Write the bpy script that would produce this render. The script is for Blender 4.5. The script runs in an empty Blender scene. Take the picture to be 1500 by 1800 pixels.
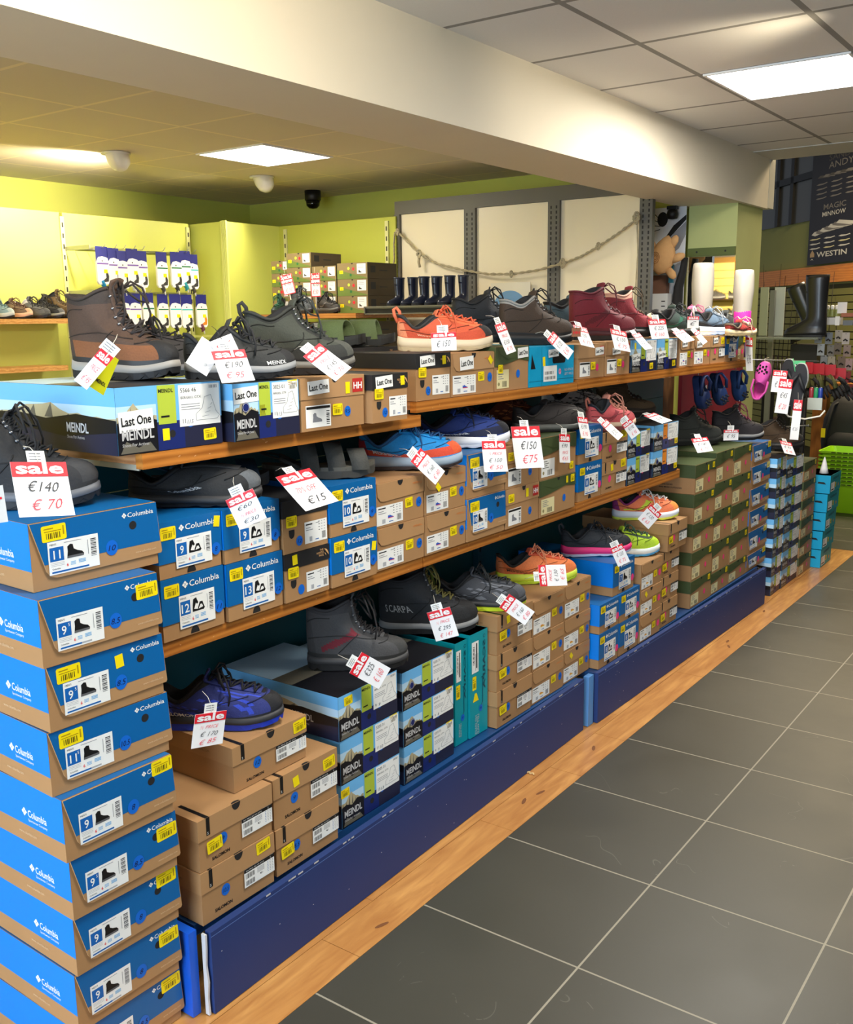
import bpy, math, random
from mathutils import Vector, Matrix
random.seed(7)
SC = bpy.context.scene
COL = SC.collection
PI = math.pi
# ------------------------------------------------------------------ camera
cd = bpy.data.cameras.new('camera'); cam = bpy.data.objects.new('camera', cd); COL.objects.link(cam)
cd.sensor_fit = 'HORIZONTAL'; cd.sensor_width = 36.0; cd.lens = 1736.9 / 1500 * 36.0
cd.clip_start = 0.05; cd.clip_end = 60
cam.matrix_world = Matrix(((0.81148208, -0.10267732, 0.57528619, 0.0),
                           (0.58426752, 0.16163514, -0.79530217, 0.0),
                           (-0.01132696, 0.9814945, 0.19115504, 1.5),
                           (0, 0, 0, 1)))
SC.camera = cam
# ------------------------------------------------------------------ view, world, large lights
SC.view_settings.view_transform = 'Standard'; SC.view_settings.look = 'None'
SC.view_settings.gamma = 1.0; SC.view_settings.use_curve_mapping = False
SC.view_settings.exposure = 0.36
wd = bpy.data.worlds.new('world'); SC.world = wd; wd.use_nodes = True
bg = wd.node_tree.nodes['Background']; bg.inputs[0].default_value = (0.80, 0.88, 1.0, 1); bg.inputs[1].default_value = 0.25

def area_light(name, loc, rot, sx, sy, power, color=(1, 1, 1), spread=180):
    l = bpy.data.lights.new(name, 'AREA'); l.shape = 'RECTANGLE'; l.size = sx; l.size_y = sy
    l.energy = power; l.color = color; l.spread = math.radians(spread)
    o = bpy.data.objects.new(name, l); COL.objects.link(o); o.location = loc; o.rotation_euler = rot
    return o

def spot_light(name, loc, target, power, color, angle=70, blend=0.6, r=0.03):
    l = bpy.data.lights.new(name, 'SPOT'); l.energy = power; l.color = color
    l.spot_size = math.radians(angle); l.spot_blend = blend; l.shadow_soft_size = r
    o = bpy.data.objects.new(name, l); COL.objects.link(o); o.location = loc
    o.rotation_euler = (Vector(target) - Vector(loc)).to_track_quat('-Z', 'Y').to_euler()
    return o

WARM = (1.0, 0.86, 0.62)
# daylight through the shop window behind the photographer
area_light('window_daylight', (-0.9, -2.9, 1.45), (PI / 2, 0, 0), 4.2, 2.2, 235, (0.68, 0.84, 1.0))
# the ceiling LED panels (built as panels further down, the light itself just below each diffuser)
PANELS = [(-1.31, 4.48, 2.470), (-0.7, 1.5, 2.470), (0.5, 3.0, 2.470), (-4.4, 4.48, 2.470), (-4.4, 1.6, 2.470)]
for i, (x, y, z) in enumerate(PANELS):
    area_light('panel_light', (x, y, z - 0.02), (0, 0, 0), 0.56, 0.56, (32, 24, 16, 17, 14)[i],
               (1.0, 0.95, 0.86) if i < 3 else (1.0, 0.90, 0.72))
# warm downlights washing the back wall
for (lx, ly, tx, ty, tz, p) in ((-5.0, 3.86, -6.1, 3.6, 2.30, 84), (-5.05, 5.10, -5.5, 4.7, 1.9, 16), (-4.9, 2.6, -6.1, 2.6, 2.30, 84)):
    spot_light('downlight_beam', (lx, ly, 2.36), (tx, ty, tz), p, WARM, 125, 0.8)
area_light('far_room_lamp', (-1.6, 8.6, 3.6), (0, 0, 0), 1.4, 1.4, 150, (1.0, 0.80, 0.52))
# warm spotlights of the aisle washing the beam and the top of the shelves
spot_light('aisle_spot_beam', (-0.6, 1.0, 2.35), (-2.1, 1.5, 2.42), 95, WARM, 90, 0.9, 0.08)
spot_light('aisle_spot_beam', (-0.9, 3.6, 2.35), (-2.1, 3.9, 2.38), 14, WARM, 80, 0.9, 0.08)

# ------------------------------------------------------------------ materials
_M = {}
def lin(c):
    out = []
    for v in c[:3]:
        v = v / 255.0
        out.append(v / 12.92 if v <= 0.04045 else ((v + 0.055) / 1.055) ** 2.4)
    return (*out, 1.0)

def mat(name, rgb=(200, 200, 200), rough=0.6, metal=0.0, noise=0.0, nscale=30, bump=0.0, emit=None, estr=0.0, coat=0.0, trans=0.0, stretch=None):
    if name in _M: return _M[name]
    m = bpy.data.materials.new(name); m.use_nodes = True
    nt = m.node_tree; b = nt.nodes['Principled BSDF']
    b.inputs['Base Color'].default_value = lin(rgb); b.inputs['Roughness'].default_value = rough
    b.inputs['Metallic'].default_value = metal
    if coat: b.inputs['Coat Weight'].default_value = coat; b.inputs['Coat Roughness'].default_value = 0.15
    if trans: b.inputs['Transmission Weight'].default_value = trans
    if emit: b.inputs['Emission Color'].default_value = lin(emit); b.inputs['Emission Strength'].default_value = estr
    if noise or bump:
        tc = nt.nodes.new('ShaderNodeTexCoord'); mp = nt.nodes.new('ShaderNodeMapping'); nz = nt.nodes.new('ShaderNodeTexNoise')
        nt.links.new(tc.outputs['Object'], mp.inputs[0]); nt.links.new(mp.outputs[0], nz.inputs['Vector'])
        if stretch: mp.inputs['Scale'].default_value = stretch
        nz.inputs['Scale'].default_value = nscale; nz.inputs['Detail'].default_value = 4
        if noise:
            mx = nt.nodes.new('ShaderNodeMix'); mx.data_type = 'RGBA'
            c = lin(rgb); mx.inputs['A'].default_value = tuple(v * (1 - noise) for v in c[:3]) + (1,)
            mx.inputs['B'].default_value = tuple(min(1, v * (1 + noise)) for v in c[:3]) + (1,)
            nt.links.new(nz.outputs['Fac'], mx.inputs['Factor']); nt.links.new(mx.outputs['Result'], b.inputs['Base Color'])
        if bump:
            bp = nt.nodes.new('ShaderNodeBump'); bp.inputs['Strength'].default_value = bump; bp.inputs['Distance'].default_value = 0.01
            nt.links.new(nz.outputs['Fac'], bp.inputs['Height']); nt.links.new(bp.outputs[0], b.inputs['Normal'])
    _M[name] = m
    return m

def wood_mat(name, c1, c2, rough=0.4, scale=(1, 1, 1), ring=6.0, coat=0.3, knots=True):
    if name in _M: return _M[name]
    m = bpy.data.materials.new(name); m.use_nodes = True; nt = m.node_tree; b = nt.nodes['Principled BSDF']
    N = nt.nodes.new; L = nt.links.new
    tc = N('ShaderNodeTexCoord'); mp = N('ShaderNodeMapping'); mp.inputs['Scale'].default_value = scale
    L(tc.outputs['Object'], mp.inputs[0])
    n1 = N('ShaderNodeTexNoise'); n1.inputs['Scale'].default_value = ring; n1.inputs['Detail'].default_value = 6; n1.inputs['Distortion'].default_value = 1.5
    L(mp.outputs[0], n1.inputs['Vector'])
    w = N('ShaderNodeTexWave'); w.inputs['Scale'].default_value = ring * 0.7; w.inputs['Distortion'].default_value = 6; w.inputs['Detail'].default_value = 3; w.bands_direction = 'Z'
    L(mp.outputs[0], w.inputs['Vector'])
    a = N('ShaderNodeMath'); a.operation = 'MULTIPLY'; L(n1.outputs['Fac'], a.inputs[0]); a.inputs[1].default_value = 0.75
    a2 = N('ShaderNodeMath'); a2.operation = 'MULTIPLY_ADD'; L(w.outputs['Fac'], a2.inputs[0]); a2.inputs[1].default_value = 0.35; L(a.outputs[0], a2.inputs[2])
    r = N('ShaderNodeValToRGB'); r.color_ramp.elements[0].position = 0.25; r.color_ramp.elements[1].position = 0.8
    r.color_ramp.elements[0].color = lin(c1); r.color_ramp.elements[1].color = lin(c2)
    L(a2.outputs[0], r.inputs[0])
    if knots:
        v = N('ShaderNodeTexVoronoi'); v.inputs['Scale'].default_value = 3.3; L(tc.outputs['Object'], v.inputs['Vector'])
        rr = N('ShaderNodeValToRGB'); rr.color_ramp.elements[0].position = 0.03; rr.color_ramp.elements[1].position = 0.075
        rr.color_ramp.elements[0].color = (0.28, 0.2, 0.15, 1); rr.color_ramp.elements[1].color = (1, 1, 1, 1)
        L(v.outputs['Distance'], rr.inputs[0])
        mx = N('ShaderNodeMix'); mx.data_type = 'RGBA'; mx.blend_type = 'MULTIPLY'; mx.inputs['Factor'].default_value = 1
        L(r.outputs[0], mx.inputs['A']); L(rr.outputs[0], mx.inputs['B']); L(mx.outputs['Result'], b.inputs['Base Color'])
    else: L(r.outputs[0], b.inputs['Base Color'])
    b.inputs['Roughness'].default_value = rough; b.inputs['Coat Weight'].default_value = coat; b.inputs['Coat Roughness'].default_value = 0.25
    _M[name] = m
    return m

# ------------------------------------------------------------------ mesh builder
class MB:
    def __init__(s): s.v = []; s.f = []; s.mi = []; s.sm = []; s.mats = []
    def m(s, m):
        if isinstance(m, str): m = mat(m)
        if m not in s.mats: s.mats.append(m)
        return s.mats.index(m)
    def add(s, vs, fs, m, smooth=False):
        k = len(s.v); s.v.extend([tuple(p) for p in vs]); i = s.m(m)
        for f in fs: s.f.append(tuple(a + k for a in f)); s.mi.append(i); s.sm.append(smooth)
    def box(s, x0, x1, y0, y1, z0, z1, m, M=None):
        vs = [Vector(p) for p in ((x0, y0, z0), (x1, y0, z0), (x1, y1, z0), (x0, y1, z0), (x0, y0, z1), (x1, y0, z1), (x1, y1, z1), (x0, y1, z1))]
        if M: vs = [M @ p for p in vs]
        s.add(vs, [(0, 3, 2, 1), (4, 5, 6, 7), (0, 1, 5, 4), (1, 2, 6, 5), (2, 3, 7, 6), (3, 0, 4, 7)], m)
    def poly(s, F, pts, m, off=0.0004):
        s.add([F(u, v, off) for u, v in pts], [tuple(range(len(pts)))], m)
    def rect(s, F, u0, v0, u1, v1, m, off=0.0004, rot=0, rad=0):
        cu, cv = (u0 + u1) / 2, (v0 + v1) / 2; a, b = (u1 - u0) / 2, (v1 - v0) / 2
        if rad:
            pts = []
            for (sx, sy, a0) in ((1, 1, 0), (-1, 1, 90), (-1, -1, 180), (1, -1, 270)):
                for k in range(4):
                    t = math.radians(a0 + 30 * k); pts.append((sx * (a - rad) + rad * math.cos(t), sy * (b - rad) + rad * math.sin(t)))
        else: pts = [(-a, -b), (a, -b), (a, b), (-a, b)]
        c, n = math.cos(rot), math.sin(rot)
        s.poly(F, [(cu + x * c - y * n, cv + x * n + y * c) for x, y in pts], m, off)
    def disc(s, F, u, v, r, m, off=0.0004, n=16, a0=0, a1=2 * PI, ry=None):
        ry = ry or r; full = abs(a1 - a0 - 2 * PI) < 1e-6
        k = n if full else n + 1
        s.poly(F, [(u + r * math.cos(a0 + (a1 - a0) * i / n), v + ry * math.sin(a0 + (a1 - a0) * i / n)) for i in range(k)], m, off)
    def text(s, F, t, u, v, h, m, w=None, off=0.0006, bold=0.0, shear=0.0, rot=0.0, align='l'):
        vs, fs, tw = glyphs(t, bold, shear)
        if not vs: return
        k = h / 0.73; kx = k
        if w: kx = w / tw
        du = -tw * kx / 2 if align == 'c' else (-tw * kx if align == 'r' else 0)
        c, n = math.cos(rot), math.sin(rot)
        P = []
        for x, y in vs:
            a, b = x * kx + du, y * k
            P.append(F(u + a * c - b * n, v + a * n + b * c, off))
        s.add(P, fs, m)
    def tube(s, pts, r, m, n=6, caps=True, smooth=True, flat=None):
        pts = [Vector(p) for p in pts]; vs = []; fs = []
        up = Vector((0, 0, 1)); K = len(pts)
        prev = None
        for i, p in enumerate(pts):
            d = (pts[min(i + 1, K - 1)] - pts[max(i - 1, 0)])
            if d.length < 1e-9: d = Vector((0, 0, 1))
            d.normalize()
            if prev is None:
                a = d.cross(up)
                if a.length < 1e-3: a = d.cross(Vector((1, 0, 0)))
            else: a = prev - d * prev.dot(d)
            if a.length < 1e-6: a = d.orthogonal()
            a.normalize(); prev = a; b = d.cross(a)
            ri = r[i] if isinstance(r, (list, tuple)) else r
            for k in range(n):
                t = 2 * PI * k / n; vs.append(p + a * math.cos(t) * ri + b * math.sin(t) * ri * (flat or 1))
        for i in range(K - 1):
            for k in range(n): fs.append((i * n + k, i * n + (k + 1) % n, (i + 1) * n + (k + 1) % n, (i + 1) * n + k))
        if caps: fs.append(tuple(range(n - 1, -1, -1))); fs.append(tuple((K - 1) * n + k for k in range(n)))
        s.add(vs, fs, m, smooth)
    def lathe(s, prof, m, n=24, M=None, smooth=True, sx=1, sy=1):
        vs = []; fs = []
        for r, z in prof:
            for k in range(n):
                p = Vector((r * math.cos(2 * PI * k / n) * sx, r * math.sin(2 * PI * k / n) * sy, z)); vs.append(M @ p if M else p)
        for i in range(len(prof) - 1):
            for k in range(n): fs.append((i * n + k, i * n + (k + 1) % n, (i + 1) * n + (k + 1) % n, (i + 1) * n + k))
        fs.append(tuple(range(n - 1, -1, -1))); fs.append(tuple((len(prof) - 1) * n + k for k in range(n)))
        s.add(vs, fs, m, smooth)
    def prism(s, F, pts, depth, m, off=0.0):
        n = len(pts)
        vs = [F(u, v, off) for u, v in pts] + [F(u, v, off + depth) for u, v in pts]
        fs = [tuple(range(n - 1, -1, -1)), tuple(range(n, 2 * n))] + [(i, (i + 1) % n, n + (i + 1) % n, n + i) for i in range(n)]
        s.add(vs, fs, m)
    def build(s, name, parent=None, loc=(0, 0, 0), rot=(0, 0, 0)):
        me = bpy.data.meshes.new(name); me.from_pydata(s.v, [], s.f)
        for m in s.mats: me.materials.append(m)
        me.polygons.foreach_set('material_index', s.mi); me.polygons.foreach_set('use_smooth', s.sm); me.update()
        o = bpy.data.objects.new(name, me); COL.objects.link(o); o.location = loc; o.rotation_euler = rot
        if parent: o.parent = parent
        return o

_G = {}
def glyphs(t, bold, shear):
    key = (t, bold, shear)
    if key in _G: return _G[key]
    c = bpy.data.curves.new('t', 'FONT'); c.body = t; c.offset = bold; c.shear = shear; c.resolution_u = 2; c.fill_mode = 'BOTH'
    o = bpy.data.objects.new('t', c); COL.objects.link(o)
    dg = bpy.context.evaluated_depsgraph_get(); dg.update()
    me = o.evaluated_get(dg).to_mesh()
    vs = [(v.co.x, v.co.y) for v in me.vertices]; fs = [tuple(p.vertices) for p in me.polygons]
    o.evaluated_get(dg).to_mesh_clear(); bpy.data.objects.remove(o); bpy.data.curves.remove(c)
    if vs:
        x0 = min(v[0] for v in vs); vs = [(x - x0, y) for x, y in vs]; tw = max(v[0] for v in vs)
    else: tw = 0
    _G[key] = (vs, fs, tw)
    return _G[key]

def frame(O, U, V):
    O, U, V = Vector(O), Vector(U), Vector(V); Nn = U.cross(V)
    return lambda u, v, off=0.0: O + U * u + V * v + Nn * off

def tag(o, label=None, cat=None, group=None, kind=None):
    if label: o['label'] = label
    if cat: o['category'] = cat
    if group: o['group'] = group
    if kind: o['kind'] = kind
    return o
def empty(name, loc=(0, 0, 0), rz=0.0, rot=None):
    o = bpy.data.objects.new(name, None); COL.objects.link(o); o.location = loc; o.rotation_euler = rot or (0, 0, rz)
    o.empty_display_size = 0.05
    return o
def copy_tree(o, parent=None):
    c = o.copy(); COL.objects.link(c)
    if parent: c.parent = parent
    for ch in [k for k in bpy.data.objects if k.parent == o]: copy_tree(ch, c)
    return c
ORD = ['bottom', 'second', 'third', 'fourth', 'fifth', 'sixth', 'seventh', 'eighth', 'ninth', 'tenth']
def nth(i, n):
    if n == 1: return 'only'
    if i == n - 1: return 'topmost'
    if i == 0: return 'lowest'
    return ORD[i] + ' from bottom'
# turns a point of the measured photo plus one known world coordinate into a world point
_R = cam.matrix_world.to_3x3()
def _ray(px, py): return _R @ Vector((px - 750, -(py - 900), -1736.9))
def aty(px, py, y): r = _ray(px, py); return Vector((0, 0, 1.5)) + r * (y / r.y)
def atx(px, py, x): r = _ray(px, py); return Vector((0, 0, 1.5)) + r * (x / r.x)
def atz(px, py, z): r = _ray(px, py); return Vector((0, 0, 1.5)) + r * ((z - 1.5) / r.z)
# ------------------------------------------------------------------ the setting
def struct(name, mb, loc=(0, 0, 0), label=None):
    o = mb.build(name, None, loc); o['kind'] = 'structure'
    if label: o['label'] = label
    return o

def tile_mat(name, base, grout, pitch, off, line=0.006, rough=0.35, vein=True, axis_noise=3.0, var=0.25):
    m = bpy.data.materials.new(name); m.use_nodes = True; nt = m.node_tree; b = nt.nodes['Principled BSDF']
    N = nt.nodes.new; L = nt.links.new
    g = N('ShaderNodeNewGeometry'); sp = N('ShaderNodeSeparateXYZ'); L(g.outputs['Position'], sp.inputs[0])
    def math_(op, a, bb=None, c=None):
        n = N('ShaderNodeMath'); n.operation = op
        for i, x in enumerate((a, bb, c)):
            if x is None: continue
            if isinstance(x, (int, float)): n.inputs[i].default_value = x
            else: L(x, n.inputs[i])
        return n.outputs[0]
    masks = []; cells = []
    for k, ax in enumerate('XY'):
        t = math_('DIVIDE', math_('SUBTRACT', sp.outputs[ax], off[k]), pitch[k])
        cells.append(math_('FLOOR', t))
        fr = math_('FRACT', t); d = math_('MULTIPLY', math_('MINIMUM', fr, math_('SUBTRACT', 1.0, fr)), pitch[k])
        masks.append(math_('LESS_THAN', d, line / 2))
    gm = math_('MAXIMUM', masks[0], masks[1])
    nz = N('ShaderNodeTexNoise'); nz.inputs['Scale'].default_value = axis_noise; nz.inputs['Detail'].default_value = 8; nz.inputs['Roughness'].default_value = 0.65
    L(g.outputs['Position'], nz.inputs['Vector'])
    cid = N('ShaderNodeCombineXYZ'); L(cells[0], cid.inputs[0]); L(cells[1], cid.inputs[1])
    wn = N('ShaderNodeTexWhiteNoise'); L(cid.outputs[0], wn.inputs['Vector'])
    f = math_('ADD', math_('MULTIPLY', nz.outputs['Fac'], 0.8), math_('MULTIPLY', wn.outputs['Value'], 0.2))
    mx = N('ShaderNodeMix'); mx.data_type = 'RGBA'; c = lin(base)
    mx.inputs['A'].default_value = tuple(v * (1 - var) for v in c[:3]) + (1,); mx.inputs['B'].default_value = tuple(v * (1 + var) for v in c[:3]) + (1,)
    L(f, mx.inputs['Factor']); last = mx.outputs['Result']
    if vein:
        # thin pale veins in the slate
        n2 = N('ShaderNodeTexNoise'); n2.inputs['Scale'].default_value = 1.3; n2.inputs['Detail'].default_value = 3; n2.inputs['Distortion'].default_value = 1.0
        ad = N('ShaderNodeVectorMath'); ad.operation = 'ADD'; sc_ = N('ShaderNodeVectorMath'); sc_.operation = 'SCALE'; sc_.inputs['Scale'].default_value = 3.7
        L(cid.outputs[0], sc_.inputs[0]); L(g.outputs['Position'], ad.inputs[0]); L(sc_.outputs[0], ad.inputs[1]); L(ad.outputs[0], n2.inputs['Vector'])
        dv = math_('ABSOLUTE', math_('SUBTRACT', n2.outputs['Fac'], 0.5))
        vm = math_('MULTIPLY', math_('MULTIPLY', math_('LESS_THAN', dv, 0.0011), math_('GREATER_THAN', nz.outputs['Fac'], 0.54)), 0.14)
        m2 = N('ShaderNodeMix'); m2.data_type = 'RGBA'; m2.inputs['B'].default_value = lin((165, 160, 148)); L(vm, m2.inputs['Factor']); L(last, m2.inputs['A']); last = m2.outputs['Result']
    m3 = N('ShaderNodeMix'); m3.data_type = 'RGBA'; m3.inputs['B'].default_value = lin(grout); L(gm, m3.inputs['Factor']); L(last, m3.inputs['A'])
    L(m3.outputs['Result'], b.inputs['Base Color'])
    r = math_('ADD', math_('MULTIPLY', nz.outputs['Fac'], 0.25), rough - 0.12); r2 = math_('MAXIMUM', r, math_('MULTIPLY', gm, 0.8)); L(r2, b.inputs['Roughness'])
    bp = N('ShaderNodeBump'); bp.inputs['Strength'].default_value = 0.35; bp.inputs['Distance'].default_value = 0.003
    L(math_('SUBTRACT', math_('MULTIPLY', nz.outputs['Fac'], 0.25), gm), bp.inputs['Height']); L(bp.outputs[0], b.inputs['Normal'])
    _M[name] = m
    return m

FLOOR_M = tile_mat('slate_tiles', (62, 60, 51), (150, 143, 126), (0.4505, 0.4208), (-0.938 + 0.4505 * 10, 1.883), 0.005, 0.44)
mb = MB(); mb.box(-1.384, 3.2, -3.0, 14.5, -0.06, 0.0, FLOOR_M); mb.box(-6.4, -1.384, 6.66, 14.5, -0.06, 0.0, FLOOR_M)
struct('floor', mb)
PINE = wood_mat('honey_oak', (176, 116, 56), (222, 164, 92), 0.38, (9, 1.2, 3), 3.0, 0.35, False)
seams = [-3.0, -1.2, 0.35, 1.62, 2.34, 2.78, 3.12, 3.9, 5.05, 6.05, 6.655]
mb = MB()
for i in range(len(seams) - 1):
    mb.box(-1.505, -1.385, seams[i] + 0.0008, seams[i + 1] - 0.0008, -0.03, 0.0, PINE)
    mb.box(-1.66, -1.5065, seams[i] + 0.2, min(6.655, seams[i + 1] + 0.2) - 0.001, -0.03, 0.0, PINE)
struct('floor_wood', mb)
mb = MB(); mb.box(-6.4, -1.664, -3.0, 6.655, -0.06, -0.001, mat('back_floor', (150, 118, 86), .6, noise=.1, nscale=8)); struct('floor_back', mb)
mb = MB()
for (x, y, a) in ((-1.455, 2.52, .3), (-1.44, 2.60, -.2), (-1.43, 4.35, .5), (-1.46, 4.42, .1), (-1.45, 3.0, .4), (-1.42, 1.75, -.3), (-1.47, 5.0, .2)):
    F = frame((x, y, 0), (math.cos(a), math.sin(a), 0), (-math.sin(a), math.cos(a), 0))
    mb.disc(F, 0, 0, .006, mat('floor_scuff', (120, 72, 34), .7), .0006, 9, ry=.022)
o = mb.build('scuff_marks'); tag(o, 'dark scuffs and knots worn into the honey wood floor strip', 'scuff marks', kind='stuff')

CEIL_M = tile_mat('ceiling_tiles', (234, 230, 222), (150, 146, 138), (0.60, 0.60), (-1.615, 4.185), 0.024, 0.9, False, 160.0, 0.06)
CEILW_M = tile_mat('ceiling_tiles_warm', (216, 206, 188), (236, 224, 196), (0.575, 0.602), (-4.10, 4.18), 0.022, 0.9, False, 160.0, 0.06)
ZC = 2.476
mb = MB(); mb.box(-2.06, 3.2, -3.0, 6.27, ZC, ZC + 0.05, CEIL_M); struct('ceiling', mb)
mb = MB(); mb.box(-6.4, -2.45, -3.0, 6.28, ZC, ZC + 0.05, CEILW_M); struct('ceiling_back', mb)
WHITE = mat('painted_plaster', (236, 226, 204), .75, noise=.03, nscale=4)
mb = MB(); mb.box(-2.45, -2.06, -3.0, 6.60, 2.17, ZC + 0.05, WHITE); struct('trim_beam', mb, label='deep cream painted ceiling beam running above the shelving')
mb = MB(); mb.box(-2.06, 3.2, 6.27, 6.66, ZC - 0.004, ZC + 1.5, mat('plain_ceiling', (206, 204, 192), .8)); mb.box(-6.4, -2.06, 6.61, 6.72, ZC - 0.3, ZC + 1.5, 'plain_ceiling'); struct('trim_header', mb)
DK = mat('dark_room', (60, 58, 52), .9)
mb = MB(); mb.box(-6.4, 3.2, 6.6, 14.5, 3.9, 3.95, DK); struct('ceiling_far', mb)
GRN = mat('lime_wall', (204, 210, 104), .6, noise=.04, nscale=3)
GRN2 = mat('sage_wall', (190, 196, 128), .7, noise=.10, nscale=5)
mb = MB(); mb.box(-6.45, -6.35, -3.0, 6.3, 0, 2.55, GRN); struct('wall_left', mb)
mb = MB(); mb.box(-6.4, -2.46, 6.25, 6.35, 0, 2.55, GRN); struct('wall_back', mb)
mb = MB(); mb.box(3.1, 3.2, -3, 14.5, 0, 3.9, mat('far_wall', (112, 108, 100), .8)); struct('wall_right', mb)
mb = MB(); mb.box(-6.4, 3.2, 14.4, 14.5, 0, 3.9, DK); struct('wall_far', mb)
# wall behind the photographer with its window opening
FRW = mat('front_wall', (190, 184, 170), .8)
mb = MB(); mb.box(-6.4, -3.05, -3.06, -2.98, 0, 2.5, FRW); mb.box(1.25, 3.2, -3.06, -2.98, 0, 2.5, FRW); mb.box(-3.05, 1.25, -3.06, -2.98, 0, .3, FRW)
struct('wall_front', mb)
# column at the end of the beam, its dark rail and the mirror below
mb = MB(); mb.box(-2.395, -2.09, 6.13, 6.60, 0, 2.17, GRN2); struct('wall_column', mb, label='pale green square column under the end of the beam')
mr = empty('wall_mirror', (-2.24, 6.125, 1.3)); tag(mr, 'tall mirror on the pale green column reflecting a wall of shoes', 'mirror')
mb = MB(); mb.box(-.150, .150, -.012, .003, .566, .615, mat('olive_rail', (92, 104, 48), .6)); F = frame((-.15, -.0125, .566), (1, 0, 0), (0, 0, 1))
mb.disc(F, .06, .025, .006, mat('black', (14, 14, 15), .5)); mb.disc(F, .24, .025, .006, 'black'); mb.build('rail', mr)
mb = MB(); mb.box(-.144, .150, -.006, .003, -.8, .562, mat('mirror_glass', (238, 238, 236), .02, 1.0)); mb.build('mirror_glass', mr)
mb = MB(); mb.box(-.150, -.143, -.012, .003, -.8, .565, mat('pale_edge', (196, 188, 140), .5)); mb.build('mirror_edge', mr)
# ceiling light panels
LEDM = mat('led_diffuser', (255, 255, 255), .5, emit=(255, 252, 244), estr=6)
FRM = mat('panel_frame', (235, 235, 232), .5)
for i, (x, y, z) in enumerate(PANELS):
    w = .575 if x > -2 else .55
    e = empty('ceiling_panel_light', (x, y, ZC)); tag(e, ['square white light panel lit in the grey tiled ceiling at the right', 'square light panel in the aisle ceiling above the photographer', 'square light panel in the aisle ceiling further right', 'square white light panel lit in the warm ceiling of the back room', 'square light panel over the near part of the back room'][i], 'ceiling light')
    mb = MB(); hw, hy = w / 2 - .012, .287; mb.box(-hw, hw, -hy, hy, -.006, -.001, LEDM); mb.build('diffuser', e)
    mb = MB()
    for a in ((-w / 2, -hw, -.3, .3), (hw, w / 2, -.3, .3), (-hw, hw, -.3, -hy), (-hw, hw, hy, .3)): mb.box(*a, -.008, -.0005, FRM)
    mb.build('panel_frame', e)
# gimbal downlights + dome camera on the back ceiling
WPL = mat('white_plastic', (232, 228, 214), .4)
for i, (x, y) in enumerate(((-5.0, 3.86), (-5.05, 5.10))):
    e = empty('ceiling_downlight', (x, y, ZC)); tag(e, ['white angled downlight on the back ceiling, left one', 'white angled downlight on the back ceiling beyond the light panel'][i], 'downlight', 'downlights of the back ceiling')
    mb = MB(); mb.lathe([(.085, -.002), (.085, -.012), (.05, -.014)], WPL, 20); mb.build('rim', e)
    mb = MB(); M = Matrix.Translation((0.01, 0, -.012)) @ Matrix.Rotation(math.radians(-28), 4, 'Y')
    mb.lathe([(.066, .02), (.066, -.03), (.055, -.07), (.03, -.095), (.008, -.1)], WPL, 20, M); mb.build('lamp_head', e)
    mb = MB(); mb.lathe([(.0, 0), (.004, 0), (.004, -.012), (0, -.014)], mat('lamp_glow', (255, 230, 170), .4, emit=(255, 214, 140), estr=12), 8, Matrix.Translation((-.062, 0, -.02))); mb.build('lamp_opening', e)
e = empty('dome_camera', (-5.30, 5.89, ZC)); tag(e, 'black dome security camera under the back ceiling', 'camera')
mb = MB(); mb.lathe([(.062, 0), (.062, -.07), (.055, -.075)], 'black', 20); mb.build('housing', e)
mb = MB(); mb.lathe([(.055, -.075), (.05, -.11), (.03, -.13), (.0, -.135)], mat('dome_glass', (12, 12, 14), .08), 20); mb.build('dome', e)
# ---------- lime display panels around the back room
PAN = mat('lime_panel', (208, 213, 104), .5, noise=.03, nscale=3)
PX = -5.70
mb = MB(); mb.box(PX - .03, PX, -2.9, 3.93, .05, 2.195, PAN); mb.box(PX - .03, PX, 3.955, 4.99, .05, 2.195, PAN)
o = mb.build('wall_cladding'); tag(o, 'bright lime display panelling along the left wall of the back room', 'wall panel')
mb = MB(); mb.box(-5.73, -5.40, 5.03, 5.06, .05, 2.195, PAN); mb.box(-5.40, -5.37, 5.03, 5.58, .05, 2.195, PAN)
PT = mat('lime_trim', (224, 226, 130), .5)
for k in range(4): mb.box(-5.398 + .015 * k, -5.388 + .015 * k, 5.018, 5.032, .05, 2.2, PT)
o = mb.build('boxed_pillar'); tag(o, 'lime boxed-in pillar with ribbed trim between sock display and shoe boxes', 'pillar')
mb = MB(); mb.box(-5.37, -4.27, 5.58, 5.61, .05, 2.195, mat('olive_panel', (182, 186, 72), .55))
o = mb.build('wall_cladding'); tag(o, 'dull lime display panel behind the small shoe boxes', 'wall panel')
SLOT = mat('slot_dark', (30, 30, 26), .7); STRIP = mat('strip_cream', (214, 212, 150), .5)
for i, (x, y, ax, lb) in enumerate(((PX + .001, 3.942, 'y', 'slotted steel upright strip left of the sock display'), (PX + .001, 4.975, 'y', 'slotted upright strip in the corner right of the socks'), (-5.30, 5.578, 'x', 'slotted upright strip in the corner left of the small shoe boxes'), (-4.34, 5.578, 'x', 'slotted upright strip beside the knotted rope'))):
    mb = MB()
    if ax == 'y':
        mb.box(x, x + .012, y - .014, y + .014, .1, 2.17, STRIP)
        for k in range(30): mb.box(x + .012, x + .0128, y - .005, y + .005, .16 + k * .067, .19 + k * .067, SLOT)
    else:
        mb.box(x - .014, x + .014, y - .012, y, .1, 2.17, STRIP)
        for k in range(30): mb.box(x - .005, x + .005, y - .0128, y - .012, .16 + k * .067, .19 + k * .067, SLOT)
    o = mb.build('slotted_upright'); tag(o, lb, 'shelf upright')
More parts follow.
